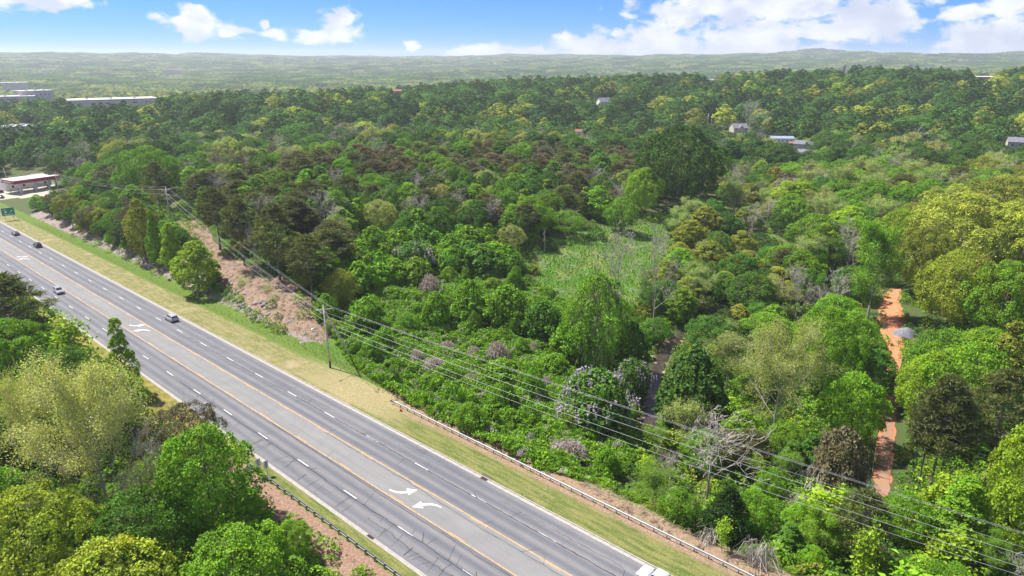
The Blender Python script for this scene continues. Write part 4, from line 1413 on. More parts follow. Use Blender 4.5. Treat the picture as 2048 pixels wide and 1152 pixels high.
# ------------------------------------------------------------------ utility poles and wires
def pole(name, loc, h, label, arm=None, rz=0.0, r=0.16, arms=1, lean=(0, 0)):
    t = empty(name, loc, rz, label, 'utility pole', 'utility poles of the line')
    top = (lean[0], lean[1], h)
    mb = MB(); mb.tube([(0, 0, -1), (lean[0] * .1, lean[1] * .1, 1.6)], [r * 1.08, r * 1.0], 10); mb.build('foot', M_TAR if h > 9 and name == 'utility_pole' and arm else M_WOOD, t, True)
    mb = MB(); mb.tube([(lean[0] * .1, lean[1] * .1, 1.6), (lean[0] * .5, lean[1] * .5, h * .5), top], [r, r * .88, r * .68], 10); mb.build('shaft', M_WOOD, t, True)
    if arm:
        for k in range(arms):
            z = h - 0.9 - k * 1.1
            mb = MB(); mb.box(-arm / 2 + top[0], arm / 2 + top[0], r * .9, r * .9 + .12, z - .07, z + .07)
            for sg in (-1, 1): mb.tube([(sg * arm * .3 + top[0], r * .9 + .06, z), (top[0], r * .7, z - .7)], .03, 4)
            a = mb.build('crossarm', M_WOOD, t)
            for x in (-arm / 2 + .1, arm / 2 - .1):
                mb = MB(); mb.tube([(x, r * .9 + .06, z + .07), (x, r * .9 + .06, z + .14), (x, r * .9 + .06, z + .2), (x, r * .9 + .06, z + .27)], [.05, .07, .05, .06], 8); mb.build('insulator', M_SIGNWHITE, a)
        mb = MB(); mb.tube([(top[0], top[1], h), (top[0], top[1], h + .12), (top[0], top[1], h + .3)], [.05, .07, .05], 8); mb.build('insulator', M_SIGNWHITE, t)
    return t


def height_for(loc, ytop):
    lo, hi = 1, 60
    for _ in range(30):
        m = (lo + hi) / 2
        if project(loc[0], loc[1], loc[2] + m)[1] > ytop: lo = m
        else: hi = m
    return lo


# pole 1 stands behind the verge, the brace pole leans against it
x, y = unproj(661, 738, -2.2); p1 = (x, y, H1(x, y)); s1_, l1_ = xy2sl(x, y)
h1 = height_for(p1, 611)
rz1 = math.atan2(0.25, 1.0)
pl1 = pole('utility_pole', p1, h1, 'tall wooden utility pole with a street light, braced by a leaning pole on the verge', 2.9, math.radians(20), 0.2, 1, (-0.25, 0))
# street light on the pole
hl = height_for(p1, 645)
sl_ = empty('street_light', (p1[0], p1[1], p1[2] + hl), math.atan2(-RL[1], -RL[0]) + 0.25, 'silver street light arm reaching from the braced pole over the verge', 'street light')
mb = MB(); mb.tube([(0.1, 0, -.1), (1.2, 0, .12), (2.6, 0, .05), (3.4, 0, -.05)], [.05, .045, .04, .035], 8); mb.tube([(0.1, 0, .55), (0.9, 0, .3), (1.6, 0, .14)], .02, 5); mb.build('arm', M_STEEL, sl_, True)
mb = MB(); mb.tube([(3.3, 0, -.04), (3.5, 0, -.03), (3.9, 0, -.06), (4.15, 0, -.1)], [.07, .14, .17, .06], 8); mb.build('lamp_head', M_SIGNWHITE, sl_, True)
mb = MB(); mb.tube([(3.72, 0, -.12), (3.72, 0, -.3)], [.15, .1], 8); mb.build('lens', M_LAMP, sl_, True)
# brace
bx, by, bz = ground_at(706, 722)
br = empty('brace_pole', (bx, by, bz), 0, 'slanting bare wooden brace pole leaning against the braced utility pole', 'pole')
dv = Vector(p1) + Vector((0, 0, h1 - 1.3)) - Vector((bx, by, bz))
mb = MB(); mb.tube([(-dv * .04)[:], (dv * .5)[:], (dv * .985)[:]], [.19, .17, .14], 10); mb.build('shaft', M_WOOD, br, True)
mb = MB(); e = dv * .985; mb.box(e.x - .2, e.x + .2, e.y - .16, e.y + .16, e.z - .12, e.z + .12); mb.build('bracket', M_DSTEEL, br)

x, y, z = ground_at(341, 437); p2 = (x, y, z); h2 = height_for(p2, 375)
pl2 = pole('utility_pole', p2, h2, 'pale wooden utility pole at the top of the cleared strip on the hill', 2.8, math.radians(25), 0.22)
x, y = unproj(116, 375, -2.0); p3 = (x, y, H1(x, y)); h3 = height_for(p3, 346)
pl3 = pole('utility_pole', p3, h3, 'wooden utility pole with a crossarm just right of the maroon canopy', 2.8, math.radians(10), 0.18)
x, y, z = ground_at(23, 386); p4 = (x, y, z); h4 = height_for(p4, 337)
pl4 = pole('utility_pole', p4, h4, 'brown wooden pole at the edge of the filling station lot', None, 0, 0.17, 1, (-1.2, 0))
x, y, z = ground_at(201, 338); p5 = (x, y, z); h5 = height_for(p5, 305)
pl5 = pole('utility_pole', p5, h5, 'far wooden utility pole among the bare grey trees beyond the filling station', 2.6, 0.2, 0.2, 2)
for (px, pyb, pyt, lab) in ((1415, 250, 227, 'thin pale pole left of the beige gabled house'), (1422, 252, 238, 'short pale pole between the thin pole and the beige house')):
    d = 640.0; rr = pray(px, pyb); k = d / math.hypot(rr[0], rr[1]); x, y = rr[0] * k, rr[1] * k
    q = (x, y, H1(x, y)); pole('utility_pole', q, max(height_for(q, pyt), 6), lab, None, 0, 0.22)

p0 = (69.0, 49.0, 0); p0 = (p0[0], p0[1], H1(p0[0], p0[1])); h0 = 9.6 - p0[2]


def wire(a, b, sag, r, label, group='overhead wires'):
    a = Vector(a); b = Vector(b); n = 26
    pts = []
    for i in range(n + 1):
        t = i / n; p = a.lerp(b, t); p.z -= sag * 4 * t * (1 - t); pts.append((p - a)[:])
    mb = MB(); mb.tube(pts, r, 5)
    o = mb.build('overhead_wire', M_WIRE, None, True, loc=a[:])
    return tag(o, label, 'wire', group)


def polepts(p, h, ang, arm=2.9):
    c, s = math.cos(ang), math.sin(ang)
    f = lambda dx, dz: (p[0] + c * dx, p[1] + s * dx, p[2] + h + dz)
    return [f(-arm / 2 + .1, -.62), f(0, .3), f(arm / 2 - .1, -.62), f(0.1, -2.2), f(.15, -3.6), f(-.15, -4.3)]


A0 = polepts(p0, h0, math.radians(42)); A1 = polepts(p1, h1, math.radians(20)); A2 = polepts(p2, h2, math.radians(25), 2.8); A3 = polepts(p3, h3, math.radians(10), 2.8)
nm = ['outer left', 'top', 'outer right', 'upper cable', 'middle cable', 'lowest cable']
for k in range(6):
    sg = (0.9, .9, .9, 1.3, 1.6, 1.9)[k]
    r = 0.015 if k < 3 else (0.022 if k < 5 else 0.018)
    wire(A1[k], A0[k], sg, r, '%s wire from the braced pole to the lower right corner of the photo' % nm[k])
    if k < 5: wire(A2[k], A1[k], sg, r, '%s wire running down the cleared strip between the hill pole and the braced pole' % nm[k])
for k in range(4):
    wire(A3[k], A2[k], 2.2, 0.028, '%s wire from the pole by the maroon canopy to the hill pole' % nm[k])


# ------------------------------------------------------------------ buildings
def put(px, py, d=None):
    if d is None: return ground_at(px, py)
    rr = pray(px, py); k = d / math.hypot(rr[0], rr[1]); x, y = rr[0] * k, rr[1] * k
    return x, y, CAMZ + rr[2] * k


def face_cam(x, y): return math.atan2(-y, -x) + math.pi / 2        # local -y looks at the camera, x to the viewer's right


def windows(parent, n, y, x0, x1, z0, z1, side=-1, w=1.0, m=None):
    for i in range(n):
        cx = x0 + (x1 - x0) * (i + .5) / n
        g = MB(); g.box(cx - w / 2 - .08, cx + w / 2 + .08, y - .06 if side < 0 else y, y if side < 0 else y + .06, z0 - .08, z1 + .08)
        f = g.build('window', M_CREAM, parent)
        g = MB(); yy = y - .075 if side < 0 else y + .075
        g.box(cx - w / 2, cx + w / 2, min(yy, yy + .01), max(yy, yy + .01), z0, z1); g.build('pane', M_GLASS, f)


def gable_house(name, loc, rz, L, D, hw, hr, wall, roof, label, cat='house', nwin=4, gable_front=False, dormer=False, floors=1, group=None, ridge='x', skirt=3.0):
    t = empty(name, loc, rz, label, cat, group)
    mb = MB(); mb.box(-L / 2, L / 2, -D / 2, D / 2, -skirt, hw)
    mb.build('wall', wall, t)
    ov = .35
    if ridge == 'x':
        mb = MB(); mb.add([(-L / 2, -D / 2, hw), (-L / 2, D / 2, hw), (-L / 2, 0, hw + hr - .12)], [(0, 2, 1)]); mb.add([(L / 2, -D / 2, hw), (L / 2, D / 2, hw), (L / 2, 0, hw + hr - .12)], [(0, 1, 2)]); mb.build('gable', wall, t)
        mb = MB()
        for sg in (-1, 1):
            mb.add([(-L / 2 - ov, sg * (D / 2 + ov), hw - .15), (L / 2 + ov, sg * (D / 2 + ov), hw - .15), (L / 2 + ov, 0, hw + hr), (-L / 2 - ov, 0, hw + hr),
                    (-L / 2 - ov, sg * (D / 2 + ov), hw - .35), (L / 2 + ov, sg * (D / 2 + ov), hw - .35), (L / 2 + ov, 0, hw + hr - .2), (-L / 2 - ov, 0, hw + hr - .2)],
                   [(0, 1, 2, 3), (4, 7, 6, 5), (0, 4, 5, 1), (1, 5, 6, 2), (3, 7, 4, 0)])
        mb.build('roof', roof, t)
    else:
        mb = MB(); mb.add([(-L / 2, -D / 2, hw), (L / 2, -D / 2, hw), (0, -D / 2, hw + hr - .12)], [(0, 1, 2)]); mb.add([(-L / 2, D / 2, hw), (L / 2, D / 2, hw), (0, D / 2, hw + hr - .12)], [(0, 2, 1)]); mb.build('gable', wall, t)
        mb = MB()
        for sg in (-1, 1):
            mb.add([(sg * (L / 2 + ov), -D / 2 - ov, hw - .15), (sg * (L / 2 + ov), D / 2 + ov, hw - .15), (0, D / 2 + ov, hw + hr), (0, -D / 2 - ov, hw + hr),
                    (sg * (L / 2 + ov), -D / 2 - ov, hw - .35), (sg * (L / 2 + ov), D / 2 + ov, hw - .35), (0, D / 2 + ov, hw + hr - .2), (0, -D / 2 - ov, hw + hr - .2)],
                   [(0, 1, 2, 3), (4, 7, 6, 5), (0, 4, 5, 1), (1, 5, 6, 2), (3, 7, 4, 0)])
        mb.build('roof', roof, t)
    for f in range(floors):
        windows(t, nwin, -D / 2, -L / 2 + .6, L / 2 - .6, .9 + f * 2.8, 2.2 + f * 2.8)
    if gable_front:
        gw = L * .34
        mb = MB(); mb.box(-gw / 2, gw / 2, -D / 2 - .7, -D / 2 + .3, -skirt, hw + .2)
        g = mb.build('front_bay', wall, t)
        mb = MB(); mb.add([(-gw / 2, -D / 2 - .72, hw + .2), (gw / 2, -D / 2 - .72, hw + .2), (0, -D / 2 - .72, hw + hr * .62)], [(0, 1, 2)])
        for sg in (-1, 1): mb.add([(sg * (gw / 2 + .3), -D / 2 - 1.0, hw), (sg * (gw / 2 + .3), D * .0, hw), (0, 0, hw + hr * .66), (0, -D / 2 - 1.0, hw + hr * .66)], [(0, 1, 2, 3)], 1)
        mb.build('bay_gable', [wall, roof], t)
    return t


# houses in the trees on the right
x, y, z = put(1476, 268, 640)
gable_house('house', (x, y, z), face_cam(x, y) + math.radians(25), 13, 10.5, 5.6, 3.4, M_TAN, M_ROOF, 'two storey beige house with a dark gabled roof and white front bay among trees', nwin=4, gable_front=True, floors=2)
x, y, z = put(1562, 285, 575)
gable_house('long_house', (x, y, z), face_cam(x, y) + math.radians(18), 17, 7, 3.6, 1.4, M_CREAM, M_ROOFBLUE, 'long low white building with a blue-grey metal roof left of the road through the trees', 'building', nwin=5)
x, y, z = put(1607, 302, 500)
gable_house('grey_house', (x, y, z), face_cam(x, y) + math.radians(-8), 12, 9, 5.0, 2.0, M_TAN, M_ROOF, 'grey roofed split level house below the long white building', nwin=4, floors=1)
x, y, z = put(1609, 314, 478)
gable_house('porch_house', (x, y, z), face_cam(x, y) + math.radians(-8), 11, 7, 3.4, 1.6, M_CREAM, M_ROOF, 'low house with white trim and porch in front of the grey roofed house', nwin=3)
x, y, z = put(1592, 293, 545)
gable_house('brick_annex', (x, y, z - 0.5), face_cam(x, y), 9, 6, 3.2, 0.8, M_BRICK, M_BRICK, 'small red brick building between the long white building and the grey house', 'building', nwin=2)
x, y, z = put(1207, 210, 760)
gable_house('hill_house', (x, y, z), face_cam(x, y) + math.radians(30), 13, 10, 3.5, 4.2, M_CREAM, M_ROOF, 'grey roofed house with a white gable end showing over the treetops', nwin=3, skirt=14)
x, y, z = put(2036, 294, 520)
gable_house('edge_house', (x, y, z), face_cam(x, y) + math.radians(8), 12, 9, 3.4, 2.4, M_TAN, M_ROOF, 'low grey roofed house at the right edge of the photo among trees', nwin=3, skirt=9)
x, y, z = put(1157, 268, 560)
gable_house('tiny_house', (x, y, z), face_cam(x, y), 5, 5, 2.2, 1.6, M_CREAM, M_BRICK, 'tiny white hut with a dark red roof peeping out of the treetops', 'hut', nwin=1, skirt=10)
x, y, z = put(795, 190, 900)
gable_house('red_building', (x, y, z), face_cam(x, y), 10, 8, 5, 2, M_BRICK, M_BRICK, 'small red roofed building standing out of the forest left of centre', 'building', nwin=2, skirt=14)
x, y, z = put(1972, 162, 1250)
t = gable_house('brick_mill', (x, y, z), face_cam(x, y), 34, 14, 6, 1.0, M_BRICK, M_ROOFLIGHT, 'long red brick building with a chimney on the ridge at far right', 'building', nwin=8, skirt=16)
mb = MB(); mb.tube([(16, 0, 0), (16, 0, 14)], [1.3, 1.0], 8); mb.build('chimney', M_BRICK, t)


M_WEATHER = mat('weathered_concrete', (0.47, 0.43, 0.385), 0.85, 0, 0.12, 0.3)


def flat_building(name, loc, rz, L, D, h, label, wall, roofm, nwin, skirt=6, nd=0):
    t = empty(name, loc, rz, label, 'warehouse')
    mb = MB(); mb.box(-L / 2, L / 2, -D / 2, D / 2, -skirt, h); mb.build('wall', wall, t)
    mb = MB(); mb.box(-L / 2 - .5, L / 2 + .5, -D / 2 - .5, D / 2 + .5, h, h + .7); mb.build('roof', roofm, t)
    nwin and windows(t, nwin, -D / 2, -L / 2 + 3, L / 2 - 3, h * .45, h * .62, w=L / nwin * .3)
    mb = MB()
    for k in range(3): mb.box(-L * .3 + k * L * .27, -L * .3 + k * L * .27 + 2.5, -D * .2, -D * .2 + 2, h + .7, h + 1.9)
    mb.build('rooftop_unit', M_ALU, t)
    return t


x, y, z = put(226, 212, 950)
flat_building('warehouse', (x, y, z), face_cam(x, y) + math.radians(6), 90, 40, 8, 'large pale flat roofed warehouse among dark trees at left', M_WEATHER, mat('white_flat_roof', (0.50, 0.46, 0.42), 0.8), 6, 12)
x, y, z = put(70, 196, 1100)
flat_building('pale_factory', (x, y, z), face_cam(x, y) + .3, 36, 30, 9, 'stepped pale concrete building left of the large warehouse', M_WEATHER, M_ROOFLIGHT, 6, 16)
x, y, z = put(15, 203, 1080)
flat_building('low_factory', (x, y, z), face_cam(x, y) - .15, 60, 30, 6, 'long low pale building at the left edge of the photo', M_WEATHER, M_ROOFLIGHT, 8, 12)
x, y, z = put(46, 262, 640)
flat_building('grey_shed', (x, y, z), face_cam(x, y) + math.radians(4), 24, 18, 3.6, 'small flat roofed grey building in dark trees at left', M_TAN, M_ROOFLIGHT, 3, 8)
x, y, z = put(28, 166, 2000)
flat_building('far_white_building', (x, y, z - 6), face_cam(x, y), 50, 26, 7, 'low white building far off in the pale woods at left', M_WEATHER, M_CREAM, 0, 22)
x, y, z = put(345, 143, 3000)
flat_building('hazy_white_building', (x, y, z - 8), face_cam(x, y), 60, 40, 14, 'pale building cluster far off in the haze below the left hills', M_WEATHER, M_ROOFLIGHT, 0, 22)
x, y, z = put(1428, 166, 1250)
flat_building('ridge_building', (x, y, z), face_cam(x, y), 30, 14, 5, 'low white roofed building peeping over the dark ridge', M_CREAM, M_CREAM, 4, 16)
x, y, z = put(2000, 120, 5600)
flat_building('hilltop_building', (x, y, z), face_cam(x, y), 90, 40, 12, 'long pale building on the far right hill', M_CREAM, M_ROOFLIGHT, 4, 30)

# brick chimney stack, water tower, radio mast
x, y, z = put(1687, 150, 1500); z -= 12
ch = empty('brick_chimney', (x, y, z), 0, 'tall slender red brick chimney stack rising behind the ridge', 'chimney')
hh = height_for((x, y, z), 130)
mb = MB(); mb.tube([(0, 0, 0), (0, 0, hh - 1.5), (0, 0, hh - 1.5), (0, 0, hh)], [2.8, 1.6, 2.0, 2.0], 16); mb.build('shaft', mat('chimney_brick', (0.40, 0.13, 0.12), 0.85, 0, 0.15, 0.3), ch, True)
x, y, z = put(1337, 126, 5200)
hh = height_for((x, y, z), 115.5)
wt_ = empty('water_tower', (x, y, z), 0, 'round white water tower on the hazy wooded skyline', 'water tower')
MW = mat('white_tank', (0.85, 0.85, 0.85), 0.5)
mb = MB(); mb.tube([(0, 0, hh - 17), (0, 0, hh - 14), (0, 0, hh - 9), (0, 0, hh - 4), (0, 0, hh - 1.2), (0, 0, hh)], [13, 19, 22, 19, 11, 1], 20); mb.build('tank', MW, wt_, True)
for k in range(6):
    a = k * math.pi / 3; mb = MB(); mb.tube([(15 * math.cos(a), 15 * math.sin(a), -2), (15 * math.cos(a), 15 * math.sin(a), hh - 13)], 1.0, 6); mb.build('leg', MW, wt_)
x, y, z = put(936, 135, 3300)
hh = height_for((x, y, z), 112)
ms = empty('radio_mast', (x, y, z), 0, 'thin lattice radio mast sticking above the skyline left of centre', 'mast')
mb = MB(); mb.tube([(0, 0, 0), (0, 0, hh)], [1.0, .8], 4); mb.build('lattice', M_ALU, ms)
for k in range(3):
    mb = MB(); mb.box(-1.6, 1.6, -1.6, 1.6, hh * (.5 + k * .2), hh * (.5 + k * .2) + 2); mb.build('antenna', M_ALU, ms)

# ------------------------------------------------------------------ filling station
gsx, gsy, gsz = ground_at(66, 381)
rzs = face_cam(gsx, gsy)
st = empty('filling_station_canopy', (gsx, gsy, gsz), rzs + math.radians(24), 'filling station canopy with a maroon fascia and pale flat roof', 'canopy')
mb = MB(); mb.box(-11, 11, -7, 7, 5.5, 5.9); mb.build('ceiling', M_CREAM, st)
mb = MB(); mb.box(-11.1, 11.1, -7.1, 7.1, 5.91, 6.9); mb.build('roof', M_ROOFLIGHT, st)
mb = MB()
for (a, b, c, d) in ((-11.4, 11.4, -7.4, -7.11), (-11.4, 11.4, 7.11, 7.4), (-11.4, -11.11, -7.1, 7.1), (11.11, 11.4, -7.1, 7.1)): mb.box(a, b, c, d, 5.4, 7.05)
mb.build('fascia', M_MAROON, st)
mb = MB(); mb.box(-11.46, -11.42, -5.0, 2.5, 5.85, 6.4); mb.build('logo_strip', M_GOLD, st)
mb = MB(); mb.box(-11.46, -11.42, 4.0, 5.2, 5.7, 6.7); mb.build('emblem', M_SIGNWHITE, st)
for x in (-6.5, 0.5, 7):
    for y in (-2.5,):
        mb = MB(); mb.box(x - .55, x + .55, y - .4, y + .4, 0, 5.5); mb.build('column', M_CREAM, st)
        mb = MB(); mb.box(x - .5, x + .5, y + 1.0, y + 1.7, 0, 2.0); p = mb.build('fuel_pump', M_MAROON, st)
        mb = MB(); mb.box(x - .42, x + .42, y + .97, y + .99, 1.1, 1.8); mb.build('display', M_SIGNWHITE, p)


def local(o, x, y, z=0):
    a = o.rotation_euler.z; return (o.location.x + x * math.cos(a) - y * math.sin(a), o.location.y + x * math.sin(a) + y * math.cos(a), o.location.z + z)


q = local(st, 4, 16)
t = gable_house('station_shop', (q[0], q[1], gsz), st.rotation_euler.z, 22, 9, 4.2, .5, M_CREAM, M_ROOF, 'flat grey roofed shop building behind the maroon canopy', 'building', nwin=4)
for (dx, dy, L, D, h, hr, w, r_, lab, rid) in ((-8, 34, 6, 5, 3.2, 1.4, M_SHEDDARK, M_CREAM, 'small dark shed with a white roof and white window behind the canopy', 'y'),
                                          (-22, 20, 7, 6, 3.0, 1.2, M_CREAM, M_CREAM, 'small white shed with a white roof left of the canopy', 'y'),
                                          (-30, 22, 9, 6, 3.2, 1.5, M_TAN, M_CREAM, 'beige shed with a white trimmed roof at the left edge of the photo', 'y'),
                                          (-23, 12, 6, 5, 2.6, 1.2, M_CREAM, M_CREAM, 'lower white shed in front of the other small sheds', 'y'),
                                          (17, 30, 5, 4, 4, .6, M_CREAM, M_CREAM, 'white box shaped kiosk at the right end of the canopy', 'x')):
    q = local(st, dx, dy); z = H1(q[0], q[1])
    gable_house('storage_shed', (q[0], q[1], max(z, gsz - 1)), st.rotation_euler.z - math.radians(10), L, D, h, hr, w, r_, lab, 'shed', nwin=1, ridge=rid, group='small sheds by the filling station')
for (px, py, kind, pt, nmm, a, lab) in ((76, 373, 'pickup', P_WHITE, 'white_pickup_truck', 2.9, 'white pickup truck parked under the left end of the maroon canopy'),
                                    (86, 366, 'sedan', P_DRED, 'dark_red_car', 2.9, 'dark red car parked behind the white pickup under the canopy'),
                                    (1, 386, 'suv', P_DRED, 'dark_red_suv', 1.9, 'dark red SUV at the left edge of the filling station lot'),
                                    (90, 361, 'sedan', P_SILVER, 'silver_car', 2.9, 'silver car furthest back under the maroon canopy'),
                                    (2, 396, 'sedan', P_GREY, 'dark_car', 1.9, 'dark car cut off by the left edge, below the dark red SUV')):
    x, y, z = ground_at(px, py)
    car(kind, pt, nmm, Matrix.Translation((x, y, z)) @ Matrix.Rotation(rzs + a, 4, 'Z'), lab, 'pickup truck' if kind == 'pickup' else 'car', 'vehicles at the filling station')

# ------------------------------------------------------------------ creek water and stones
def ribbon(name, pts, width, m, dz=0.03, z=None, sub=4, jit=0.0, parent=None):
    P = np.array(pts, float); Q = []
    for a, b in zip(P[:-1], P[1:]):
        for k in range(sub): Q.append(a + (b - a) * k / sub)
    Q.append(P[-1]); Q = np.array(Q)
    T_ = np.gradient(Q, axis=0); T_ /= np.linalg.norm(T_, axis=1)[:, None]; Nn = np.stack([-T_[:, 1], T_[:, 0]], 1)
    w = (width if np.isscalar(width) else np.interp(np.linspace(0, 1, len(Q)), np.linspace(0, 1, len(width)), width))
    w = w * (1 + rng.uniform(-jit, jit, len(Q)))
    nx = 5; V = []
    for k in range(nx):
        o_ = (k / (nx - 1) - .5) * 2 * w
        o_ = o_[:, None] if not np.isscalar(o_) else o_
        xy = Q + Nn * o_
        zz = height(xy[:, 0], xy[:, 1]) + dz if z is None else np.full(len(Q), z)
        V.append(np.column_stack([xy, zz]))
    V = np.stack(V, 1).reshape(-1, 3); n = len(Q)
    Fq = np.array([[i * nx + k, (i + 1) * nx + k, (i + 1) * nx + k + 1, i * nx + k + 1] for i in range(n - 1) for k in range(nx - 1)])
    o = link_mesh(name, mesh_np(name, V, Fq, [m], smooth=True), parent)
    return o


mw = mat('creek_water', (0.045, 0.034, 0.026), 0.35, 0, 0.4, 0.8, spec=0.25)
cw = ribbon('creek', CREEK, 1.35, mw, z=-13.72)
tag(cw, kind='structure')
srg = np.random.default_rng(31)
stone_mes = []
for k in range(5):
    mb = MB(); n = 7
    V = []; Fc = []
    rr = srg.uniform(.75, 1.2, (3, n))
    for j, (zz, sc) in enumerate(((-.35, .85), (.1, 1.0), (.42, .6))):
        for i in range(n):
            a = 2 * math.pi * i / n; V.append((math.cos(a) * rr[j, i] * sc, math.sin(a) * rr[j, i] * sc * .75, zz + srg.uniform(-.07, .07)))
    for j in range(2):
        for i in range(n): Fc.append((j * n + i, j * n + (i + 1) % n, (j + 1) * n + (i + 1) % n, (j + 1) * n + i))
    Fc.append(tuple(range(2 * n, 3 * n))); mb.add(V, Fc); stone_mes.append(mb)
sm = [m_.mesh('stone', M_STONE) for m_ in stone_mes]; sg_ = [m_.mesh('rock', M_GREYROCK) for m_ in stone_mes]
cl = CREEK
for k in range(190):
    i = srg.integers(0, 9); t_ = srg.uniform(); p = cl[i] * (1 - t_) + cl[i + 1] * t_ + srg.normal(0, 1.5, 2)
    o = link_mesh('stone', sm[k % 5], cw, (p[0], p[1], H1(p[0], p[1]) + .05), srg.uniform(0, 6)); q = srg.uniform(.3, 1.05); o.scale = (q, q, q * .6)

# red dirt track
trk = [unproj(px, py, -11.6) for px, py in ((1762, 1010), (1766, 960), (1772, 900), (1782, 820), (1788, 750), (1786, 700), (1780, 650), (1778, 612), (1790, 585))]
mt = bpy.data.materials.new('red_clay'); mt.use_nodes = True
T = NT(mt.node_tree); b = T.n['Principled BSDF']; b.inputs['Roughness'].default_value = .95
ge = T.new('ShaderNodeNewGeometry'); n1 = T.noise(ge.outputs['Position'], .8, 6, .65); n2 = T.noise(ge.outputs['Position'], 5, 4, .7)
sp_ = T.new('ShaderNodeSeparateXYZ'); T.l.new(ge.outputs['Position'], sp_.inputs[0])
c = T.mix(T.step(n1, .35, .65), (0.50, 0.185, 0.080), (0.35, 0.13, 0.065)); c = T.mix(T.step(n2, .5, .75), c, (0.50, 0.30, 0.19)); c = T.mix(T.m('MULTIPLY', T.step(T.noise(ge.outputs['Position'], .45, 4, .6), .52, .62), .8), c, (0.13, 0.15, 0.04))
c = T.mix(T.m('SUBTRACT', 1.0, T.step(T.m('MULTIPLY_ADD', n1, 16.0, sp_.outputs[1]), 138, 156)), c, (0.27, 0.15, 0.09))
T.put(b.inputs['Base Color'], c)
dt = ribbon('dirt_track', trk, np.array([0.9, 1.2, 1.1, 0.7, 0.9, 1.5, 3.3, 2.9, 1.4]), mt, .06, jit=.22); tag(dt, kind='structure')

# gravel heap beside the track
gx_, gy_, gz_ = ground_at(1812, 668)
mb = MB(); n = 28
V = []; rings = [(1.0, -.2), (.82, .35), (.6, .85), (.35, 1.3), (.12, 1.6)]
for r_, z_ in rings:
    for i in range(n):
        a = 2 * math.pi * i / n; q = r_ * (1 + .08 * math.sin(3 * a + 1) + .05 * math.sin(7 * a)); V.append((math.cos(a) * q * 3.4, math.sin(a) * q * 2.6, z_ * 1.1 + srg.uniform(-.04, .04)))
Fc = [(j * n + i, j * n + (i + 1) % n, (j + 1) * n + (i + 1) % n, (j + 1) * n + i) for j in range(4) for i in range(n)] + [tuple(range(4 * n, 5 * n))]
mb.add(V, Fc)
o = mb.build('gravel_heap', mat('grey_gravel', (0.15, 0.16, 0.175), 0.95, 0, .3, 2.5, .6), None, True, loc=(gx_, gy_, gz_)); tag(o, 'pale grey heap of gravel beside the red dirt track', 'gravel heap')


# ------------------------------------------------------------------ vegetation
TINT = {'bright': (0.145, 0.295, 0.012), 'lime': (0.215, 0.35, 0.016), 'mid': (0.080, 0.190, 0.016), 'dark': (0.055, 0.125, 0.015), 'deep': (0.036, 0.085, 0.017),
        'yellow': (0.32, 0.385, 0.048), 'olive': (0.215, 0.26, 0.030), 'pale': (0.32, 0.385, 0.10), 'grey': (0.27, 0.25, 0.20), 'brown': (0.135, 0.130, 0.068),
        'purple': (0.110, 0.100, 0.050), 'pine': (0.100, 0.125, 0.038), 'blue': (0.062, 0.150, 0.030), 'fresh': (0.26, 0.335, 0.026), 'palest': (0.47, 0.52, 0.17), 'tan': (0.34, 0.30, 0.19), 'kudzu': (0.138, 0.285, 0.012), 'sage': (0.25, 0.325, 0.09)}
WORD = {'bright': 'bright green', 'lime': 'lime green', 'mid': 'mid green', 'dark': 'dark green', 'deep': 'very dark green', 'yellow': 'yellow-green', 'olive': 'olive', 'pale': 'pale green',
        'grey': 'greyish', 'brown': 'brownish', 'purple': 'dark bronze', 'pine': 'dark olive', 'blue': 'blue-green', 'tan': 'tan', 'palest': 'pale green', 'fresh': 'yellow-green', 'kudzu': 'leaf green', 'sage': 'sage green'}
NOUN = {'bigvine': 'vine column', 'deadvine': 'heap of dead vines', 'grand': 'big tree', 'broad': 'round-crowned tree', 'tall': 'tall leafy tree', 'cone': 'cone-shaped leafy tree', 'airy': 'open spreading tree', 'pine': 'pine', 'cedar': 'cedar', 'sparse': 'thin-leaved tree', 'bare': 'leafless tree',
        'snag': 'dead snag', 'vine': 'vine-covered tree', 'shrub': 'bush', 'sapling': 'slim sapling', 'tangle': 'heap of dead stems'}
NAME = {'bigvine': 'vine_covered_tree', 'deadvine': 'dead_vine_heap', 'grand': 'broadleaf_tree', 'broad': 'broadleaf_tree', 'tall': 'tall_tree', 'cone': 'conical_tree', 'airy': 'spreading_tree', 'pine': 'pine_tree', 'cedar': 'cedar_tree', 'sparse': 'sparse_tree', 'bare': 'bare_tree', 'snag': 'dead_snag',
        'vine': 'vine_covered_tree', 'shrub': 'bush', 'sapling': 'sapling', 'tangle': 'dead_brush'}
vr = np.random.default_rng(77)
LANDMARKS = []                                     # (px, py, phrase) of the hand placed things
TREES_NEAR = []


def leaf_me(p):
    if p.leaf_me is None and p.leaf is not None:
        p.leaf_me = leaf_mesh('crown', p.leaf)
    return p.leaf_me


def wood_me(p):
    if p.wood_me is None: p.wood_me = p.wood.mesh('trunk', p.bark)
    return p.wood_me


def add_tree(key, loc, Hh, Rr, tint, label, rz=None, group=None, tilt=None):
    p = PROTO[key]
    cat = 'tree' if p.name not in ('shrub', 'tangle', 'deadvine') else ('bush' if p.name == 'shrub' else 'dead brush')
    t = empty(NAME[p.name], loc, vr.uniform(0, 6.28) if rz is None else rz, label, cat, group)
    t.scale = (Rr / p.R, Rr / p.R, Hh / p.H)
    if p.leaf is not None:
        c = link_mesh('crown', leaf_me(p), t); c['tint'] = tuple(float(q) for q in tint)
    w = link_mesh('trunk' if p.name not in ('tangle', 'shrub') else 'stems', wood_me(p), t)
    return t


def jt(t, a=0.12):
    t = np.array(TINT[t] if isinstance(t, str) else t)
    return t * vr.uniform(1 - a, 1 + a) * vr.uniform(1 - a * .6, 1 + a * .6, 3)


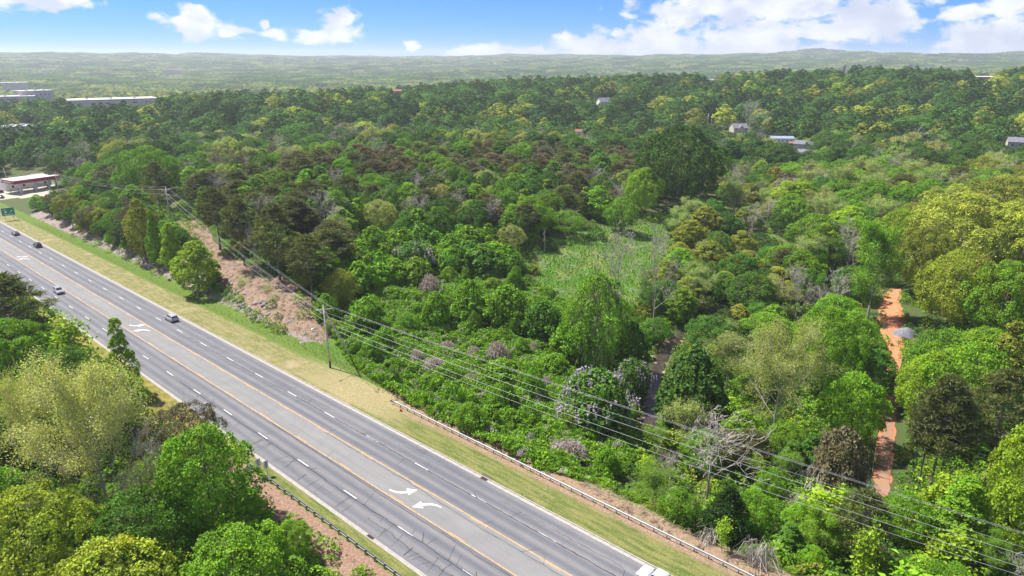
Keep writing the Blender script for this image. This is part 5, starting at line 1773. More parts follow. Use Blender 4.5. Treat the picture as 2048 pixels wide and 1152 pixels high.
# hand placed: kind, px of the foot, py of the foot, py of the top, width in px, tint, label, landmark phrase
HERO = [
    ('cone1', 350, 545, 443, 52, 'lime', 'narrow bright green cone-shaped tree on the rocky bank, left of the rounder one', 'narrow cone-shaped tree'),
    ('tall0', 400, 588, 480, 88, 'lime', 'full bright green tree on the rocky road bank below the cleared strip', 'full green bank tree'),
    ('tall0', 292, 520, 396, 58, 'olive', 'olive yellow tree on the road bank left of the narrow cone-shaped tree', 'olive yellow tree on the bank'),
    ('cone0', 318, 535, 420, 44, 'bright', 'slim fresh green tree between the olive tree and the narrow cone-shaped tree', None),
    ('cone1', 256, 790, 632, 66, 'lime', 'slender pointed young tree standing against the road at left', 'slender young tree'),
    ('sapling1', 160, 770, 640, 90, 'lime', 'thin yellow-green young tree just left of the slender open tree', None),
    ('pine0', 40, 740, 540, 170, 'pine', 'dark needled pine at the left edge, its tip just below the road', 'dark pine at the left edge'),
    ('bigsparse0', 225, 1060, 772, 250, 'palest', 'big pale yellow-green tree thinly leafed with grey branches, lower left', 'big pale thin tree'),
    ('bigsparse0', 105, 1000, 782, 130, 'palest', 'smaller pale yellow-green thin tree left of the big pale one', 'smaller pale thin tree'),
    ('bare1', 325, 1060, 870, 105, 'tan', 'greyish almost bare crown at the right side of the big pale tree', None),
    ('airy0', 378, 920, 810, 140, 'purple', 'dark bronze leaved spreading tree overlapping the left road edge', 'dark bronze tree at the road'),
    ('broad1', 430, 1075, 852, 190, 'bright', 'big bright green tree left of the sign cluster at the left guardrail', 'big bright tree by the signs'),
    ('cone0', 512, 1085, 972, 88, 'bright', 'small rounded green tree beside the dirt edge below the sign cluster', 'small round tree'),
    ('broad2', 90, 1250, 985, 290, 'fresh', 'large yellow-green tree in the bottom left corner', 'large corner tree'),
    ('broad0', 250, 1310, 1085, 240, 'fresh', 'yellowish tree cut by the bottom edge right of the large corner tree', None),
    ('broad1', 305, 1190, 985, 220, 'mid', 'mid green dense tree in front of the big pale tree', 'mid green dense tree lower left'),
    ('broad2', 490, 1260, 1062, 210, 'bright', 'fresh green tree at the bottom edge left of the dirt slope', 'fresh green tree at the bottom'),
    ('broad0', 60, 960, 800, 120, 'mid', 'mid green tree at the left edge beneath the smaller pale tree', None),
    ('broad1', 45, 800, 640, 170, 'bright', 'bright green round tree at the left edge below the dark pine', 'bright tree at the left edge'),
    ('broad2', 150, 860, 700, 170, 'mid', 'dense green tree behind the smaller pale thin tree', None),
    ('broad0', 225, 880, 730, 140, 'bright', 'bright green crown between the big pale tree and the road', None),
    # middle ground
    ('broad0', 1242, 463, 392, 66, 'bright', 'bright round tree standing alone at the top edge of the grassy clearing', 'lone round tree'),
    ('broad1', 1283, 430, 334, 76, 'lime', 'vivid lime green tree behind the lone round tree of the clearing', 'vivid lime tree'),
    ('grand1', 1355, 420, 248, 170, 'dark', 'large dark domed tree behind the clearing, tallest in its group', 'large dark domed tree'),
    ('airy1', 1130, 470, 420, 80, 'kudzu', 'low spreading green tree at the upper left edge of the clearing', None),
    ('shrub0', 1192, 478, 450, 38, 'mid', 'small dark bush alone inside the clearing near its top edge', None),
    ('shrub1', 1100, 498, 475, 30, 'dark', 'dark little bush beside the thin dead trunk in the clearing', None),
    ('snag0', 1090, 502, 455, 20, 'grey', 'thin pale dead trunk in the upper left of the clearing', None),
    ('bare0', 1232, 620, 466, 95, 'grey', 'tall pale leafless tree at the lower edge of the clearing', 'pale leafless tree'),
    ('bare1', 1305, 662, 468, 80, 'grey', 'tallest white-trunked dead tree right of the clearing', 'white-trunked dead tree'),
    ('snag0', 1838, 960, 800, 14, 'grey', 'pale straight dead trunk among the tall pines right of the track', None),
    ('snag1', 1745, 1010 - 60, 880, 18, 'grey', 'short pale dead trunk beside the lower end of the red track', None),
    ('bare1', 1590, 640, 545, 50, 'grey', 'thin grey leafless tree in the woods above the sage tree', None),
    ('bare0', 1690, 560, 470, 56, 'grey', 'brownish grey leafless tree left of the pale-limbed tall tree', None),
    ('snag1', 1468, 632, 553, 26, 'grey', 'white forked dead snag by the creek bank', 'white forked snag'),
    ('bigvine0', 1190, 730, 541, 128, 'kudzu', 'tall column of hanging vines below the clearing', 'tall column of vines'),
    ('vine1', 1382, 850, 690, 135, 'dark', 'dense dark dome of vines just right of the creek', 'dark vine dome'),
    ('bare1', 1500, 480, 415, 60, 'grey', 'grey twiggy leafless tree at the end of the second clearing', None),
    ('tall1', 1480, 520, 460, 55, 'olive', 'olive tree right of the clearing above the creek bend', None),
    ('tall0', 1378, 500, 438, 70, 'olive', 'yellow-olive tree at the right end of the clearing', 'yellow-olive tree'),
    ('bigsparse0', 1545, 880, 676, 175, 'pale', 'large sage green tree with whitish branches right of the dark vine dome', 'sage tree'),
    ('sparse2', 1735, 640, 462, 120, 'bright', 'tall fresh green tree with pale bare limbs above the red track', 'pale-limbed tree'),
    ('sparse0', 1450, 790, 672, 95, 'sage', 'small grey-green thin tree behind the dark vine dome', None),
    ('bare0', 1412, 1000, 842, 185, 'grey', 'wide leafless grey tree beneath the wires', 'wide leafless tree'),
    ('cedar0', 1450, 1088, 972, 94, 'deep', 'dark pointed cedar near the lower end of the right guardrail', 'dark cedar'),
    ('vine2', 1672, 985, 850, 92, 'brown', 'dead tree wrapped in brown-grey vines left of the red track', 'brown vine-wrapped tree'),
    ('tangle0', 1690, 985, 905, 130, 'grey', 'arching heap of grey dead vines beside the lower red track', None),
    ('tangle0', 1625, 985, 925, 80, 'grey', 'smaller heap of dead vines left of the brown vine-wrapped tree', None),
    ('pine1', 1850, 1000, 748, 130, 'pine', 'tall pine with a long bare trunk right of the red track', 'tallest pine'),
    ('pine2', 1832, 985, 770, 90, 'pine', 'second tall pine close against the left side of the tallest pine', None),
    ('pine1', 1870, 985, 760, 90, 'pine', 'tall pine just right of the tallest bare-trunked pine', None),
    ('pine2', 1965, 985, 735, 140, 'pine', 'tall leaning pine in the right foreground woods', 'leaning pine at right'),
    ('grand0', 1905, 548, 382, 200, 'yellow', 'largest yellow-green domed tree near the right edge', 'huge yellow tree'),
    ('grand1', 2035, 560, 396, 180, 'yellow', 'yellow-green domed crown cut by the right edge beside the largest one', None),
    ('broad0', 1832, 590, 452, 110, 'olive', 'olive green crown on the left shoulder of the largest yellow-green tree', None),
    ('broad1', 1900, 660, 500, 150, 'fresh', 'olive green crown just beneath the largest yellow-green tree', None),
    ('broad2', 1990, 690, 520, 150, 'bright', 'bright green crown below the right edge yellow-green dome', None),
    ('broad1', 1790, 530, 415, 100, 'lime', 'lime green crown left of the huge yellow-green domes', None),
    ('grand0', 1990, 480, 352, 160, 'olive', 'olive yellow crown behind the two huge yellow-green trees', None),
    ('cone0', 1990, 830, 640, 100, 'olive', 'mustard-tinged tree at the right edge below the huge domed trees', None),
    ('broad0', 1915, 900, 680, 150, 'bright', 'bright green tree right of the gravel heap', 'tree by the gravel heap'),
    ('broad1', 1840, 860, 700, 110, 'lime', 'lime green lower crown hiding the right side of the red track', None),
    ('broad2', 1640, 800, 610, 130, 'bright', 'bright green tree left of the upper red track', 'bright tree left of the track'),
    ('broad0', 1530, 690, 625, 95, 'kudzu', 'low rounded green tree beside the creek bank boulders', None),
    ('cone1', 1905, 1110, 952, 130, 'bright', 'fresh pointed green tree in the lower right foreground', 'fresh pointed tree lower right'),
    ('broad1', 2020, 1130, 850, 170, 'lime', 'lime green tree at the lower right edge of the photo', None),
    ('pine0', 1710, 1130, 975, 120, 'pine', 'squat olive pine below the dead vine heaps', 'squat olive pine'),
    ('sapling0', 1715, 1180, 1060, 70, 'lime', 'pale lime sapling crossed by the wires at the bottom', None),
    ('sapling1', 1442, 1100, 1040, 40, 'lime', 'lime sapling at the foot of the dark cedar', None),
    # along the hill
    ('broad0', 305, 400, 290, 120, 'bright', 'large bright green tree rising on the skyline of the near hill at left', 'big tree on the left hill'),
    ('pine1', 322, 420, 322, 60, 'pine', 'dark pine in front of the large bright tree on the left hill', None),
    ('airy0', 760, 460, 398, 70, 'pale', 'pale silvery green crown in the middle of the hill woods', 'pale silvery crown'),
    ('pine2', 625, 600, 468, 95, 'pine', 'large dark pine at the right edge of the cleared strip', 'large dark pine'),
    ('pine0', 560, 560, 400, 90, 'pine', 'dark layered pine above the cleared strip', None),
    ('pine1', 490, 530, 395, 80, 'pine', 'dark pine beside the cleared strip, left of the layered one', 'strip-side pine'),
    ('pine2', 440, 500, 372, 80, 'pine', 'dark pine just right of the hill utility pole', None),
    ('bare0', 515, 545, 455, 50, 'grey', 'purplish grey leafless tree at the right edge of the cleared strip', None),
    ('bare1', 1497, 272, 205, 60, 'grey', 'big pale leafless tree beside the beige gabled house', None),
    ('bare0', 90, 345, 305, 40, 'grey', 'pale bare tree behind the filling station canopy', None),
    ('pine0', 113, 372, 325, 36, 'pine', 'dark tree right behind the pole by the maroon canopy', None),
    ('vine2', 1012, 655, 566, 84, 'kudzu', 'rounded vine-draped tree at the lower left corner of the clearing', 'draped tree by the clearing corner'),
    ('vine1', 940, 640, 556, 70, 'kudzu', 'vine-draped tree at the foot of the hillside, left of the clearing corner', None),
    ('vine2', 1085, 680, 598, 72, 'mid', 'vine-draped tree just left of the tall column of vines', None),
    ('vine0', 872, 650, 580, 56, 'kudzu', 'pointed vine-draped tree in the upper vine hollow', None),
    ('vine2', 1140, 720, 640, 80, 'kudzu', 'broad vine mound touching the lower left of the vine column', None),
    ('vine1', 1262, 735, 640, 66, 'mid', 'dark vine-draped tree between the vine column and the creek', None),
    ('vine2', 735, 655, 592, 64, 'kudzu', 'vine-draped tree to the upper right of the braced pole', None),
    ('vine2', 1005, 770, 716, 70, 'kudzu', 'low wide vine mound in the middle of the vine slope', None),
    ('vine1', 655, 640, 585, 50, 'kudzu', 'vine mound just behind the braced utility pole', None),
]
WISTERIA = [(1190, 850, 735, 130, 'wisteria thicket with lavender blossom below the wires'), (1262, 800, 715, 70, 'smaller lavender blossoming wisteria right of the large one'),
            (830, 545, 480, 70, 'lavender blossom hanging in the vine-covered hillside trees')]
hero_xy = []
_dq = PROTO['deadvine0'].leaf; _sel = np.random.default_rng(2).uniform(0, 1, len(_dq[1]) // 5).repeat(5) < .3; _q = _dq[0].reshape(-1, 4, 3)[_sel]; _c = _q.mean(1, keepdims=True); _q = _c + (_q - _c) * .75
DVM = leaf_mesh('dead_vines', (_q.reshape(-1, 3), np.arange(4 * len(_q)).reshape(-1, 4), _dq[2][_sel], _dq[3][_sel]))
for (key, px, pyb, pyt, w, tn, lab, lm) in HERO:
    x, y, z = ground_at(px, pyb)
    p = PROTO[key]
    Hh = height_for((x, y, z), pyt)
    _, _, dep = project(x, y, z + Hh * .6)
    R_ = w / 2 / F_PX * float(dep) * 1.04
    if p.name == 'broad' and R_ > 7.0: key = 'grand' + key[-1].replace('2', '0')

    add_tree(key, (x, y, z - .15), Hh, R_, jt(tn, .05), lab)
    hero_xy.append((x, y, R_))
    if lab.startswith(('tall column', 'dead tree wrapped', 'heap' if False else 'tall column')):
        dp = PROTO['deadvine0']; dv_ = link_mesh('dead_vines', leaf_me(dp), COL.objects[-1].parent) if False else link_mesh('dead_vines', DVM, COL.objects[-1].parent); dv_.scale = (p.R / dp.R * 1.0, p.R / dp.R * 1.0, p.H / dp.H * .98); dv_['tint'] = (.25, .22, .18)
    if lm: LANDMARKS.append((px, (pyb + pyt * 2) / 3, 'the ' + lm))
for (px, pyb, pyt, w, lab) in WISTERIA:
    x, y, z = ground_at(px, pyb); Hh = height_for((x, y, z), pyt); _, _, dep = project(x, y, z + Hh * .6); R_ = w / 2 / F_PX * float(dep)
    t = add_tree('vine2', (x, y, z - .1), Hh, R_, jt('mid'), lab); t.name = 'wisteria'
    rg = np.random.default_rng(int(px)); C0 = lobed_crown(int(px), 9, 3.75, 0.1, 26, .34, 9, 240, .3, 'round')
    cc = C0[0].reshape(-1, 4, 3).mean(1); cc = cc[rg.uniform(0, 1, len(cc)) < .8]; ii = np.repeat(np.arange(len(cc)), 12); tt = np.tile(np.arange(12), len(cc))
    C = cc[ii] + np.stack([0 * tt, 0 * tt, -tt * .11], 1) + rg.normal(0, .06, (len(ii), 3)); C[:, :2] *= 1.14; C[:, 2] += .25
    V, Fq = cards(C, np.tile([0, -.5, .6], (len(C), 1)), .26, rg, .8, .9)
    b = link_mesh('blossom', leaf_mesh('blossom', (V, Fq, np.clip(rg.normal(.55, .15, len(C)), 0, 1), np.zeros(len(C)))), t); b['tint'] = (0.33, 0.285, 0.345)
    hero_xy.append((x, y, R_))
LANDMARKS += [(340, 400, 'the hill utility pole'), (657, 660, 'the braced utility pole'), (1475, 255, 'the beige gabled house'), (1605, 300, 'the grey roofed house'), (66, 350, 'the maroon canopy'),
              (20, 415, 'the green road sign'), (1780, 680, 'the red dirt track'), (1765, 900, 'the lower end of the red track'), (1200, 520, 'the grassy clearing'), (1590, 520, 'the creek bend'), (1312, 760, 'the creek'),
              (500, 620, 'the cleared strip'), (225, 205, 'the large warehouse'), (1430, 425, 'the second clearing')]
hero_xy = np.array(hero_xy)

# ---- where things may not stand, and what must stay in view
KEEP = [([(-60, 395), (0, 428), (660, 770), (690, 740), (790, 800), (1500, 1150), (1500, 1200), (860, 1200), (700, 1075), (560, 975), (500, 918), (440, 850), (360, 812), (305, 782), (230, 712), (130, 632), (60, 590), (-60, 560)], 420),
        ([(772, 802), (700, 742), (655, 690), (560, 655), (300, 560), (0, 430), (0, 445), (640, 770), (1400, 1160), (1500, 1160)], 330),
        ([(350, 446), (420, 440), (435, 480), (505, 530), (560, 550), (640, 610), (640, 700), (560, 655), (450, 575), (400, 480)], 260), (Z_CLEAR, 245), (Z_CLEAR2, 262), ([(1565, 520), (1605, 530), (1600, 550), (1570, 545)], 200),
        ([(1765, 694), (1755, 606), (1805, 606), (1830, 650), (1835, 680), (1800, 694)], 225), ([(1745, 960), (1752, 850), (1790, 850), (1782, 960)], 160),
        (Z_KUDZU, 150), ([(1292, 840), (1290, 740), (1330, 690), (1385, 650), (1395, 662), (1345, 715), (1322, 760), (1322, 830)], 170), ([(320, 372), (348, 372), (350, 440), (330, 440)], 260),
        ([(-5, 335), (55, 335), (55, 402), (-5, 402)], 440), ([(18, 345), (105, 345), (105, 364), (55, 376), (18, 362)], 440), ([(5, 405), (34, 405), (34, 432), (5, 432)], 345), ([(45, 366), (92, 366), (92, 384), (45, 384)], 430),
        ([(106, 344), (120, 344), (120, 378), (106, 378)], 440), ([(195, 303), (206, 303), (206, 330), (195, 330)], 600),
        ([(1456, 246), (1494, 246), (1494, 268), (1456, 268)], 640), ([(1540, 268), (1586, 268), (1586, 280), (1570, 282), (1540, 278)], 575), ([(1575, 284), (1618, 284), (1618, 318), (1600, 320), (1590, 300)], 500),
        ([(1412, 226), (1424, 226), (1424, 250), (1412, 250)], 640), ([(1188, 194), (1222, 194), (1222, 206), (1188, 206)], 770), ([(2022, 284), (2060, 284), (2060, 293), (2022, 293)], 530), ([(1154, 262), (1162, 262), (1162, 268), (1154, 268)], 560),
        ([(140, 193), (312, 193), (312, 208), (140, 208)], 960), ([(0, 186), (100, 180), (100, 197), (0, 205)], 1100), ([(20, 249), (75, 249), (75, 258), (20, 258)], 650), ([(786, 178), (802, 178), (802, 188), (786, 188)], 900),
        ([(1684, 128), (1692, 128), (1692, 148), (1684, 148)], 1500), ([(1952, 146), (1990, 146), (1990, 158), (1952, 158)], 1260), ([(1415, 158), (1440, 158), (1440, 164), (1415, 164)], 1260), ([(1470, 560), (1478, 560), (1478, 630), (1460, 630)], 195),
        ([(640, 612), (672, 612), (716, 722), (664, 742)], 131)]
BUILD = [o for o in COL.objects if o.parent is None and o.get('category') in ('house', 'building', 'warehouse', 'shed', 'hut', 'canopy')]
BXY = np.array([(o.location.x, o.location.y, 54 if o.name == 'warehouse' else {'warehouse': 15, 'canopy': 14}.get(o['category'], 9)) for o in BUILD])
TRK = np.array(trk)


def blocked(x, y, z, Hh, R_, slack=1.0):
    """does a crown hide something the photograph shows"""
    bad = np.zeros(x.shape, bool)
    out = []
    for fz, fr in ((.95, .2), (.7, .8), (.7, -.8), (.45, .85), (.45, -.85), (.5, 0), (.25, .6), (.25, -.6), (.1, 0)):
        px, py, dep = project(x + fr * R_, y, z + Hh * fz); out.append((px, py))
    _, _, dep = project(x, y, z)
    for poly, dmax in KEEP:
        a = np.array(poly); m = (dep < dmax) & (out[5][0] > a[:, 0].min() - 250) & (out[5][0] < a[:, 0].max() + 250)
        if not m.any(): continue
        hit = np.zeros(x.shape, bool)
        for px, py in out: hit |= inpoly(px, py, poly)
        if a[:, 0].max() - a[:, 0].min() < 60:       # small targets: test their centre against the crown too
            cx, cy = a.mean(0)
            hit |= (np.abs(out[5][0] - cx) < R_ / np.maximum(dep, 1) * F_PX) & (np.abs(out[5][1] - cy) < Hh * .45 / np.maximum(dep, 1) * F_PX)
        bad |= hit & m
    return bad


def free(x, y, margin=0.0):
    s, l = xy2sl(x, y)
    z = height(x, y)
    px, py, dep = project(x, y, z)
    on_road_ = (l > 33.5 - margin) & (l < 74.5 + margin) & (s < 560) & (s > -200)
    bad = on_road_
    for poly in (Z_CORRIDOR, Z_CLEAR, Z_CLEAR2, Z_CREEKGRASS, Z_GRASSBANK, Z_LOT): bad |= inpoly(px, py, poly) & (dep < 520) & (y > 30)
    bad |= (seg_dist(x, y, CREEK) < 3.5) & (py < 850)
    bad |= seg_dist(x, y, TRK) < 4.2
    for bx, by, r in BXY: bad |= np.hypot(x - bx, y - by) < r + 3
    return ~bad, z, px, py, dep, s, l


def jgrid(cell, d0, d1, azmax=44, rg=vr):
    n = int(d1 / cell) + 2
    gx, gy = np.meshgrid(np.arange(-n, n + 1), np.arange(0, n + 1))
    x = (gx + rg.uniform(-.42, .42, gx.shape)) * cell; y = (gy + rg.uniform(-.42, .42, gx.shape)) * cell
    x, y = x.ravel(), y.ravel(); d = np.hypot(x, y)
    m = (d >= d0) & (d < d1) & (np.abs(np.arctan2(x, y)) < math.radians(azmax)) & (y > 20)
    return x[m], y[m], d[m]


# palettes: list of (weight, tint, kinds)
PAL = {
    'leftfore': [(6, 'bright', 'broad'), (3, 'lime', 'broad'), (2, 'mid', 'broad'), (1, 'olive', 'broad'), (1, 'lime', 'tall')],
    'bank': [(3, 'olive', 'broad'), (3, 'bright', 'tall'), (2, 'mid', 'broad'), (1, 'dark', 'pine'), (1, 'brown', 'airy')],
    'pines': [(6, 'pine', 'pine'), (2, 'mid', 'tall'), (1, 'bright', 'cone'), (1, 'grey', 'bare')],
    'hill': [(3, 'mid', 'broad'), (3, 'bright', 'tall'), (2, 'pine', 'pine'), (1, 'lime', 'cone'), (1, 'pale', 'airy'), (2, 'kudzu', 'broad'), (1, 'dark', 'broad'), (.5, 'brown', 'sparse')],
    'crest': [(1.6, 'brown', 'pine'), (3.4, 'pine', 'pine'), (1.5, 'mid', 'tall'), (1, 'bright', 'broad')],
    'vinehill': [(6, 'kudzu', 'vine'), (2, 'bright', 'vine'), (2, 'mid', 'vine')],
    'creek': [(3, 'mid', 'broad'), (2, 'olive', 'tall'), (2, 'sage', 'sparse'), (2, 'bright', 'tall'), (1, 'grey', 'bare'), (1, 'dark', 'broad')],
    'right': [(4, 'bright', 'broad'), (2, 'lime', 'tall'), (2, 'mid', 'broad'), (1, 'pine', 'pine'), (2, 'sage', 'sparse'), (1, 'grey', 'bare')],
    'yellow': [(5, 'yellow', 'broad'), (3, 'olive', 'broad'), (1, 'bright', 'broad')],
    'behind': [(4, 'dark', 'broad'), (3, 'mid', 'broad'), (1, 'blue', 'tall'), (1, 'olive', 'broad'), (1, 'grey', 'bare'), (1, 'pale', 'airy'), (1, 'deep', 'broad')],
    'fore_right': [(3, 'bright', 'broad'), (2, 'lime', 'sapling'), (2, 'mid', 'cone'), (2, 'pine', 'pine'), (1, 'grey', 'bare'), (1, 'bright', 'sparse')],
}
KV = {'broad': ['broad0', 'broad1', 'broad2'], 'tall': ['tall0', 'tall1'], 'cone': ['cone0', 'cone1'], 'airy': ['airy0', 'airy1'], 'pine': ['pine0', 'pine1', 'pine2'], 'sparse': ['sparse0', 'sparse1', 'sparse2'],
      'bare': ['bare0', 'bare1'], 'vine': ['vine0', 'vine1', 'vine2'], 'sapling': ['sapling0', 'sapling1'], 'cedar': ['cedar0'], 'shrub': ['shrub0', 'shrub1'], 'snag': ['snag0', 'snag1']}
Z_VINEHILL = [(690, 470), (760, 440), (900, 430), (1010, 440), (1075, 480), (1085, 560), (1060, 600), (960, 570), (860, 590), (760, 620), (690, 640), (650, 600)]
Z_YELLOW = [(1740, 560), (1800, 430), (1880, 370), (2100, 330), (2100, 620), (1960, 640), (1860, 620), (1790, 640)]
Z_CRESTB = [(560, 300), (800, 285), (1100, 268), (1400, 262), (1400, 330), (1200, 330), (900, 340), (600, 345)]
Z_PINES = [(380, 350), (640, 380), (690, 470), (660, 640), (560, 560), (430, 500), (390, 430)]


def region(px, py, d, s, l):
    if d > 420: return 'behind'
    if l < 36: return 'leftfore'
    if l < 100 and s > 115: return 'bank'
    p = (np.array([px]), np.array([py]))
    if inpoly(*p, Z_YELLOW)[0]: return 'yellow'
    if inpoly(*p, Z_VINEHILL)[0]: return 'vinehill'
    if inpoly(*p, Z_PINES)[0]: return 'pines'
    if inpoly(*p, Z_CRESTB)[0]: return 'crest'
    if px < 1300 and py < 560: return 'hill'
    if px > 1200 and py > 850: return 'fore_right'
    if px > 1560: return 'right'
    return 'creek'


HR = {'leftfore': (10, 15), 'bank': (6, 11), 'pines': (11, 16), 'hill': (9, 15), 'crest': (12, 16), 'vinehill': (5, 9), 'creek': (7, 13), 'right': (11, 17), 'yellow': (14, 19), 'behind': (15, 21), 'fore_right': (4, 9)}
cand = []
for cell, d0, d1 in ((5.2, 45, 135), (6.9, 135, 260), (9.2, 260, 520), (4.6, 135, 262), (3.9, 136, 345)):
    x, y, d = jgrid(cell, d0, d1)
    ok, z, px, py, dep, s, l = free(x, y)
    if cell == 3.9: ok &= (s > 128) & (l > 73) & (l < 92)
    vh = inpoly(px, py - 60, Z_VINEHILL) if cell != 3.9 else np.zeros(px.shape, bool); ok &= vh if cell == 4.6 else (~vh if d0 == 135 else True)
    smallb = cell == 3.9
    ok &= ~(inpoly(px, py, Z_KUDZU) & (dep < 260))
    Hm = np.full(x.shape, 9.0)
    x, y, d, z, px, py, dep, s, l = [q[ok] for q in (x, y, d, z, px, py, dep, s, l)]
    for i in range(len(x)):
        if px[i] < -160 or px[i] > 2220 or py[i] > 1480: continue
        r = region(px[i], py[i] - 60, d[i], s[i], l[i])
        pal = PAL[r]; w = np.array([q[0] for q in pal], float); k = vr.choice(len(pal), p=w / w.sum())
        _, tn, kd = pal[k]
        if r == 'hill' and vr.uniform() < .1: kd, tn = 'bare', 'grey'
        key = KV[kd][vr.integers(len(KV[kd]))]
        lo, hi = HR[r]; Hh = vr.uniform(lo, hi)
        if smallb: Hh = vr.uniform(3, 6.5)
        if r == 'leftfore' and s[i] < 62 and l[i] > 24: Hh *= .45; p = PROTO[key]
        R_ = Hh * p.R / p.H * vr.uniform(.9, 1.2) * (1.0 if kd != 'pine' else 1.15)
        R_ = min(R_, cell * .95)
        if r in ('behind', 'creek', 'right'): R_ *= 1.12
        if r == 'vinehill': R_ *= 1.3; Hh *= vr.uniform(.85, 1.25)
        cand.append((x[i], y[i], z[i], Hh, R_, key, tn, kd, px[i], py[i], dep[i], r))
CX = np.array([c[:5] for c in cand]); 
blk = blocked(CX[:, 0], CX[:, 1], CX[:, 2], CX[:, 3], CX[:, 4])
# try again smaller where a tall one would hide something
small = CX.copy(); small[:, 3] *= .45; small[:, 4] *= .5
blk2 = blocked(small[:, 0], small[:, 1], small[:, 2], small[:, 3], small[:, 4])
hd = np.min(np.hypot(CX[:, None, 0] - hero_xy[None, :, 0], CX[:, None, 1] - hero_xy[None, :, 1]) / (hero_xy[None, :, 2] * .75 + CX[:, None, 4] * .35), axis=1)
HB = []                                               # near trees must not cover the hand placed ones
for (key, px, pyb, pyt, w, tn, lab, lm) in HERO:
    x, y, z = ground_at(px, pyb); HB.append((px, (pyb * .35 + pyt * .65), w * .30, (pyb - pyt) * .30, float(project(x, y, z)[2])))
HB = np.array(HB)
trees = []
for i, c in enumerate(cand):
    if hd[i] < 1: continue
    Hh, R_ = c[3], c[4]
    if blk[i]:
        if blk2[i]: continue
        Hh *= .45; R_ *= .5
    cx, cy, _ = project(c[0], c[1], c[2] + Hh * .6)
    rp = R_ / c[10] * F_PX; hp = Hh * .4 / c[10] * F_PX
    m = (c[10] < HB[:, 4] - 1.5) & (np.abs(HB[:, 0] - cx) < rp + HB[:, 2]) & (np.abs(HB[:, 1] - cy) < hp + HB[:, 3])
    if m.any(): continue
    trees.append((c[0], c[1], c[2], Hh, R_, c[5], c[6], c[7], float(cx), float(cy), c[10], c[11]))
trees.sort(key=lambda t: -(t[3] * t[4]) ** .5 / t[10] * (1 if (-30 < t[8] < 2078 and -20 < t[9] < 1190) else .01))
N_IND = 292 - len([h for h in HERO if PROTO[h[0]].name not in ('shrub', 'tangle')])
LM = np.array([(a, b) for a, b, _ in LANDMARKS])
ORD = ['nearest', 'second', 'third', 'fourth', 'fifth', 'sixth', 'seventh', 'eighth', 'ninth', 'tenth', 'eleventh', 'twelfth', 'thirteenth', 'fourteenth', 'fifteenth', 'sixteenth', 'seventeenth', 'eighteenth', 'nineteenth', 'twentieth']


def direction(dx, dy):
    a = math.degrees(math.atan2(-dy, dx)) % 360
    return ['right of', 'upper right of', 'above', 'upper left of', 'left of', 'lower left of', 'below', 'lower right of'][int((a + 22.5) // 45) % 8]


groups = {}
ind = trees[:N_IND]
for i, t in enumerate(ind):
    dd = np.hypot(LM[:, 0] - t[8], LM[:, 1] - t[9]); j = int(np.argmin(dd))
    groups.setdefault((WORD[t[6]] if t[7] != 'bare' else 'grey', NOUN[t[7]], direction(t[8] - LM[j, 0], t[9] - LM[j, 1]), LANDMARKS[j][2]), []).append((dd[j], i))
labels = {}
for (wd, nn, dr, ph), lst in groups.items():
    lst.sort()
    for k, (_, i) in enumerate(lst):
        q = '' if len(lst) == 1 else (', nearest' if k == 0 else ', %s nearest' % ORD[min(k, 19)])
        labels[i] = ('%s %s %s %s%s' % (wd, nn, dr, ph, q)).replace('  ', ' ')
for i, t in enumerate(ind):
    add_tree(t[5], (t[0], t[1], t[2] - .15), t[3], t[4], jt(t[6], .16), labels[i], None, 'trees of the woods around the road')
print('individual trees', len(ind), 'rest', len(trees) - len(ind))


def thin(ls, frac, sc, seed=1):
    rg = np.random.default_rng(seed)
    V, Fq, lv, lh = ls[:4]; q = V.reshape(-1, 4, 3); m = rg.uniform(0, 1, len(q)) < frac
    q = q[m]; c = q.mean(1, keepdims=True); q = c + (q - c) * sc
    return q.reshape(-1, 3), np.arange(4 * len(q)).reshape(-1, 4), lv[m], lh[m]


def wood_quads(mb):
    V = np.array(mb.v); Fq = np.array([f for f in mb.f if len(f) == 4])
    return V, Fq


def combined(key, frac, sc):
    p = PROTO[key]; Vw, Fw = wood_quads(p.wood)
    if p.leaf is None:
        return Vw, Fw, np.full(len(Fw), .5), np.zeros(len(Fw)), np.ones(len(Fw), int)
    V, Fq, lv, lh = thin(p.leaf, frac, sc)
    return (np.vstack([V, Vw]), np.vstack([Fq, Fw + len(V)]), np.concatenate([lv, np.full(len(Fw), .5)]), np.concatenate([lh, np.zeros(len(Fw))]),
            np.concatenate([np.zeros(len(Fq), int), np.ones(len(Fw), int)]))


rest = trees[N_IND:]
keys = ['broad0', 'broad2', 'tall0', 'cone0', 'airy0', 'pine0', 'pine1', 'sparse1', 'bare0', 'vine0', 'sapling0']
alias = {'broad1': 'broad0', 'tall1': 'tall0', 'cone1': 'cone0', 'airy1': 'airy0', 'pine2': 'pine1', 'sparse0': 'sparse1', 'sparse2': 'sparse1', 'bare1': 'bare0', 'vine1': 'vine0', 'vine2': 'vine0', 'sapling1': 'sapling0'}
protos = [combined(k, .5 if k not in ('sapling0',) else 1, 1.35) for k in keys]
idx = []; pos = []; scl = []; tin = []
for t in rest:
    k = alias.get(t[5], t[5]); p = PROTO[k]; idx.append(keys.index(k)); pos.append(t[:3]); scl.append((t[4] / p.R, t[4] / p.R, t[3] / p.H)); tin.append(jt(t[6], .18))
n = len(rest); rot = np.zeros((n, 3)); rot[:, 2] = vr.uniform(0, 6.28, n)
scatter('woodland', protos, np.array(idx), np.array(pos), rot, np.array(scl), np.array(tin), 'mixed green woodland covering the hill and valley between the road and the far houses', 'woodland', [M_LEAF, M_PALEBARK])

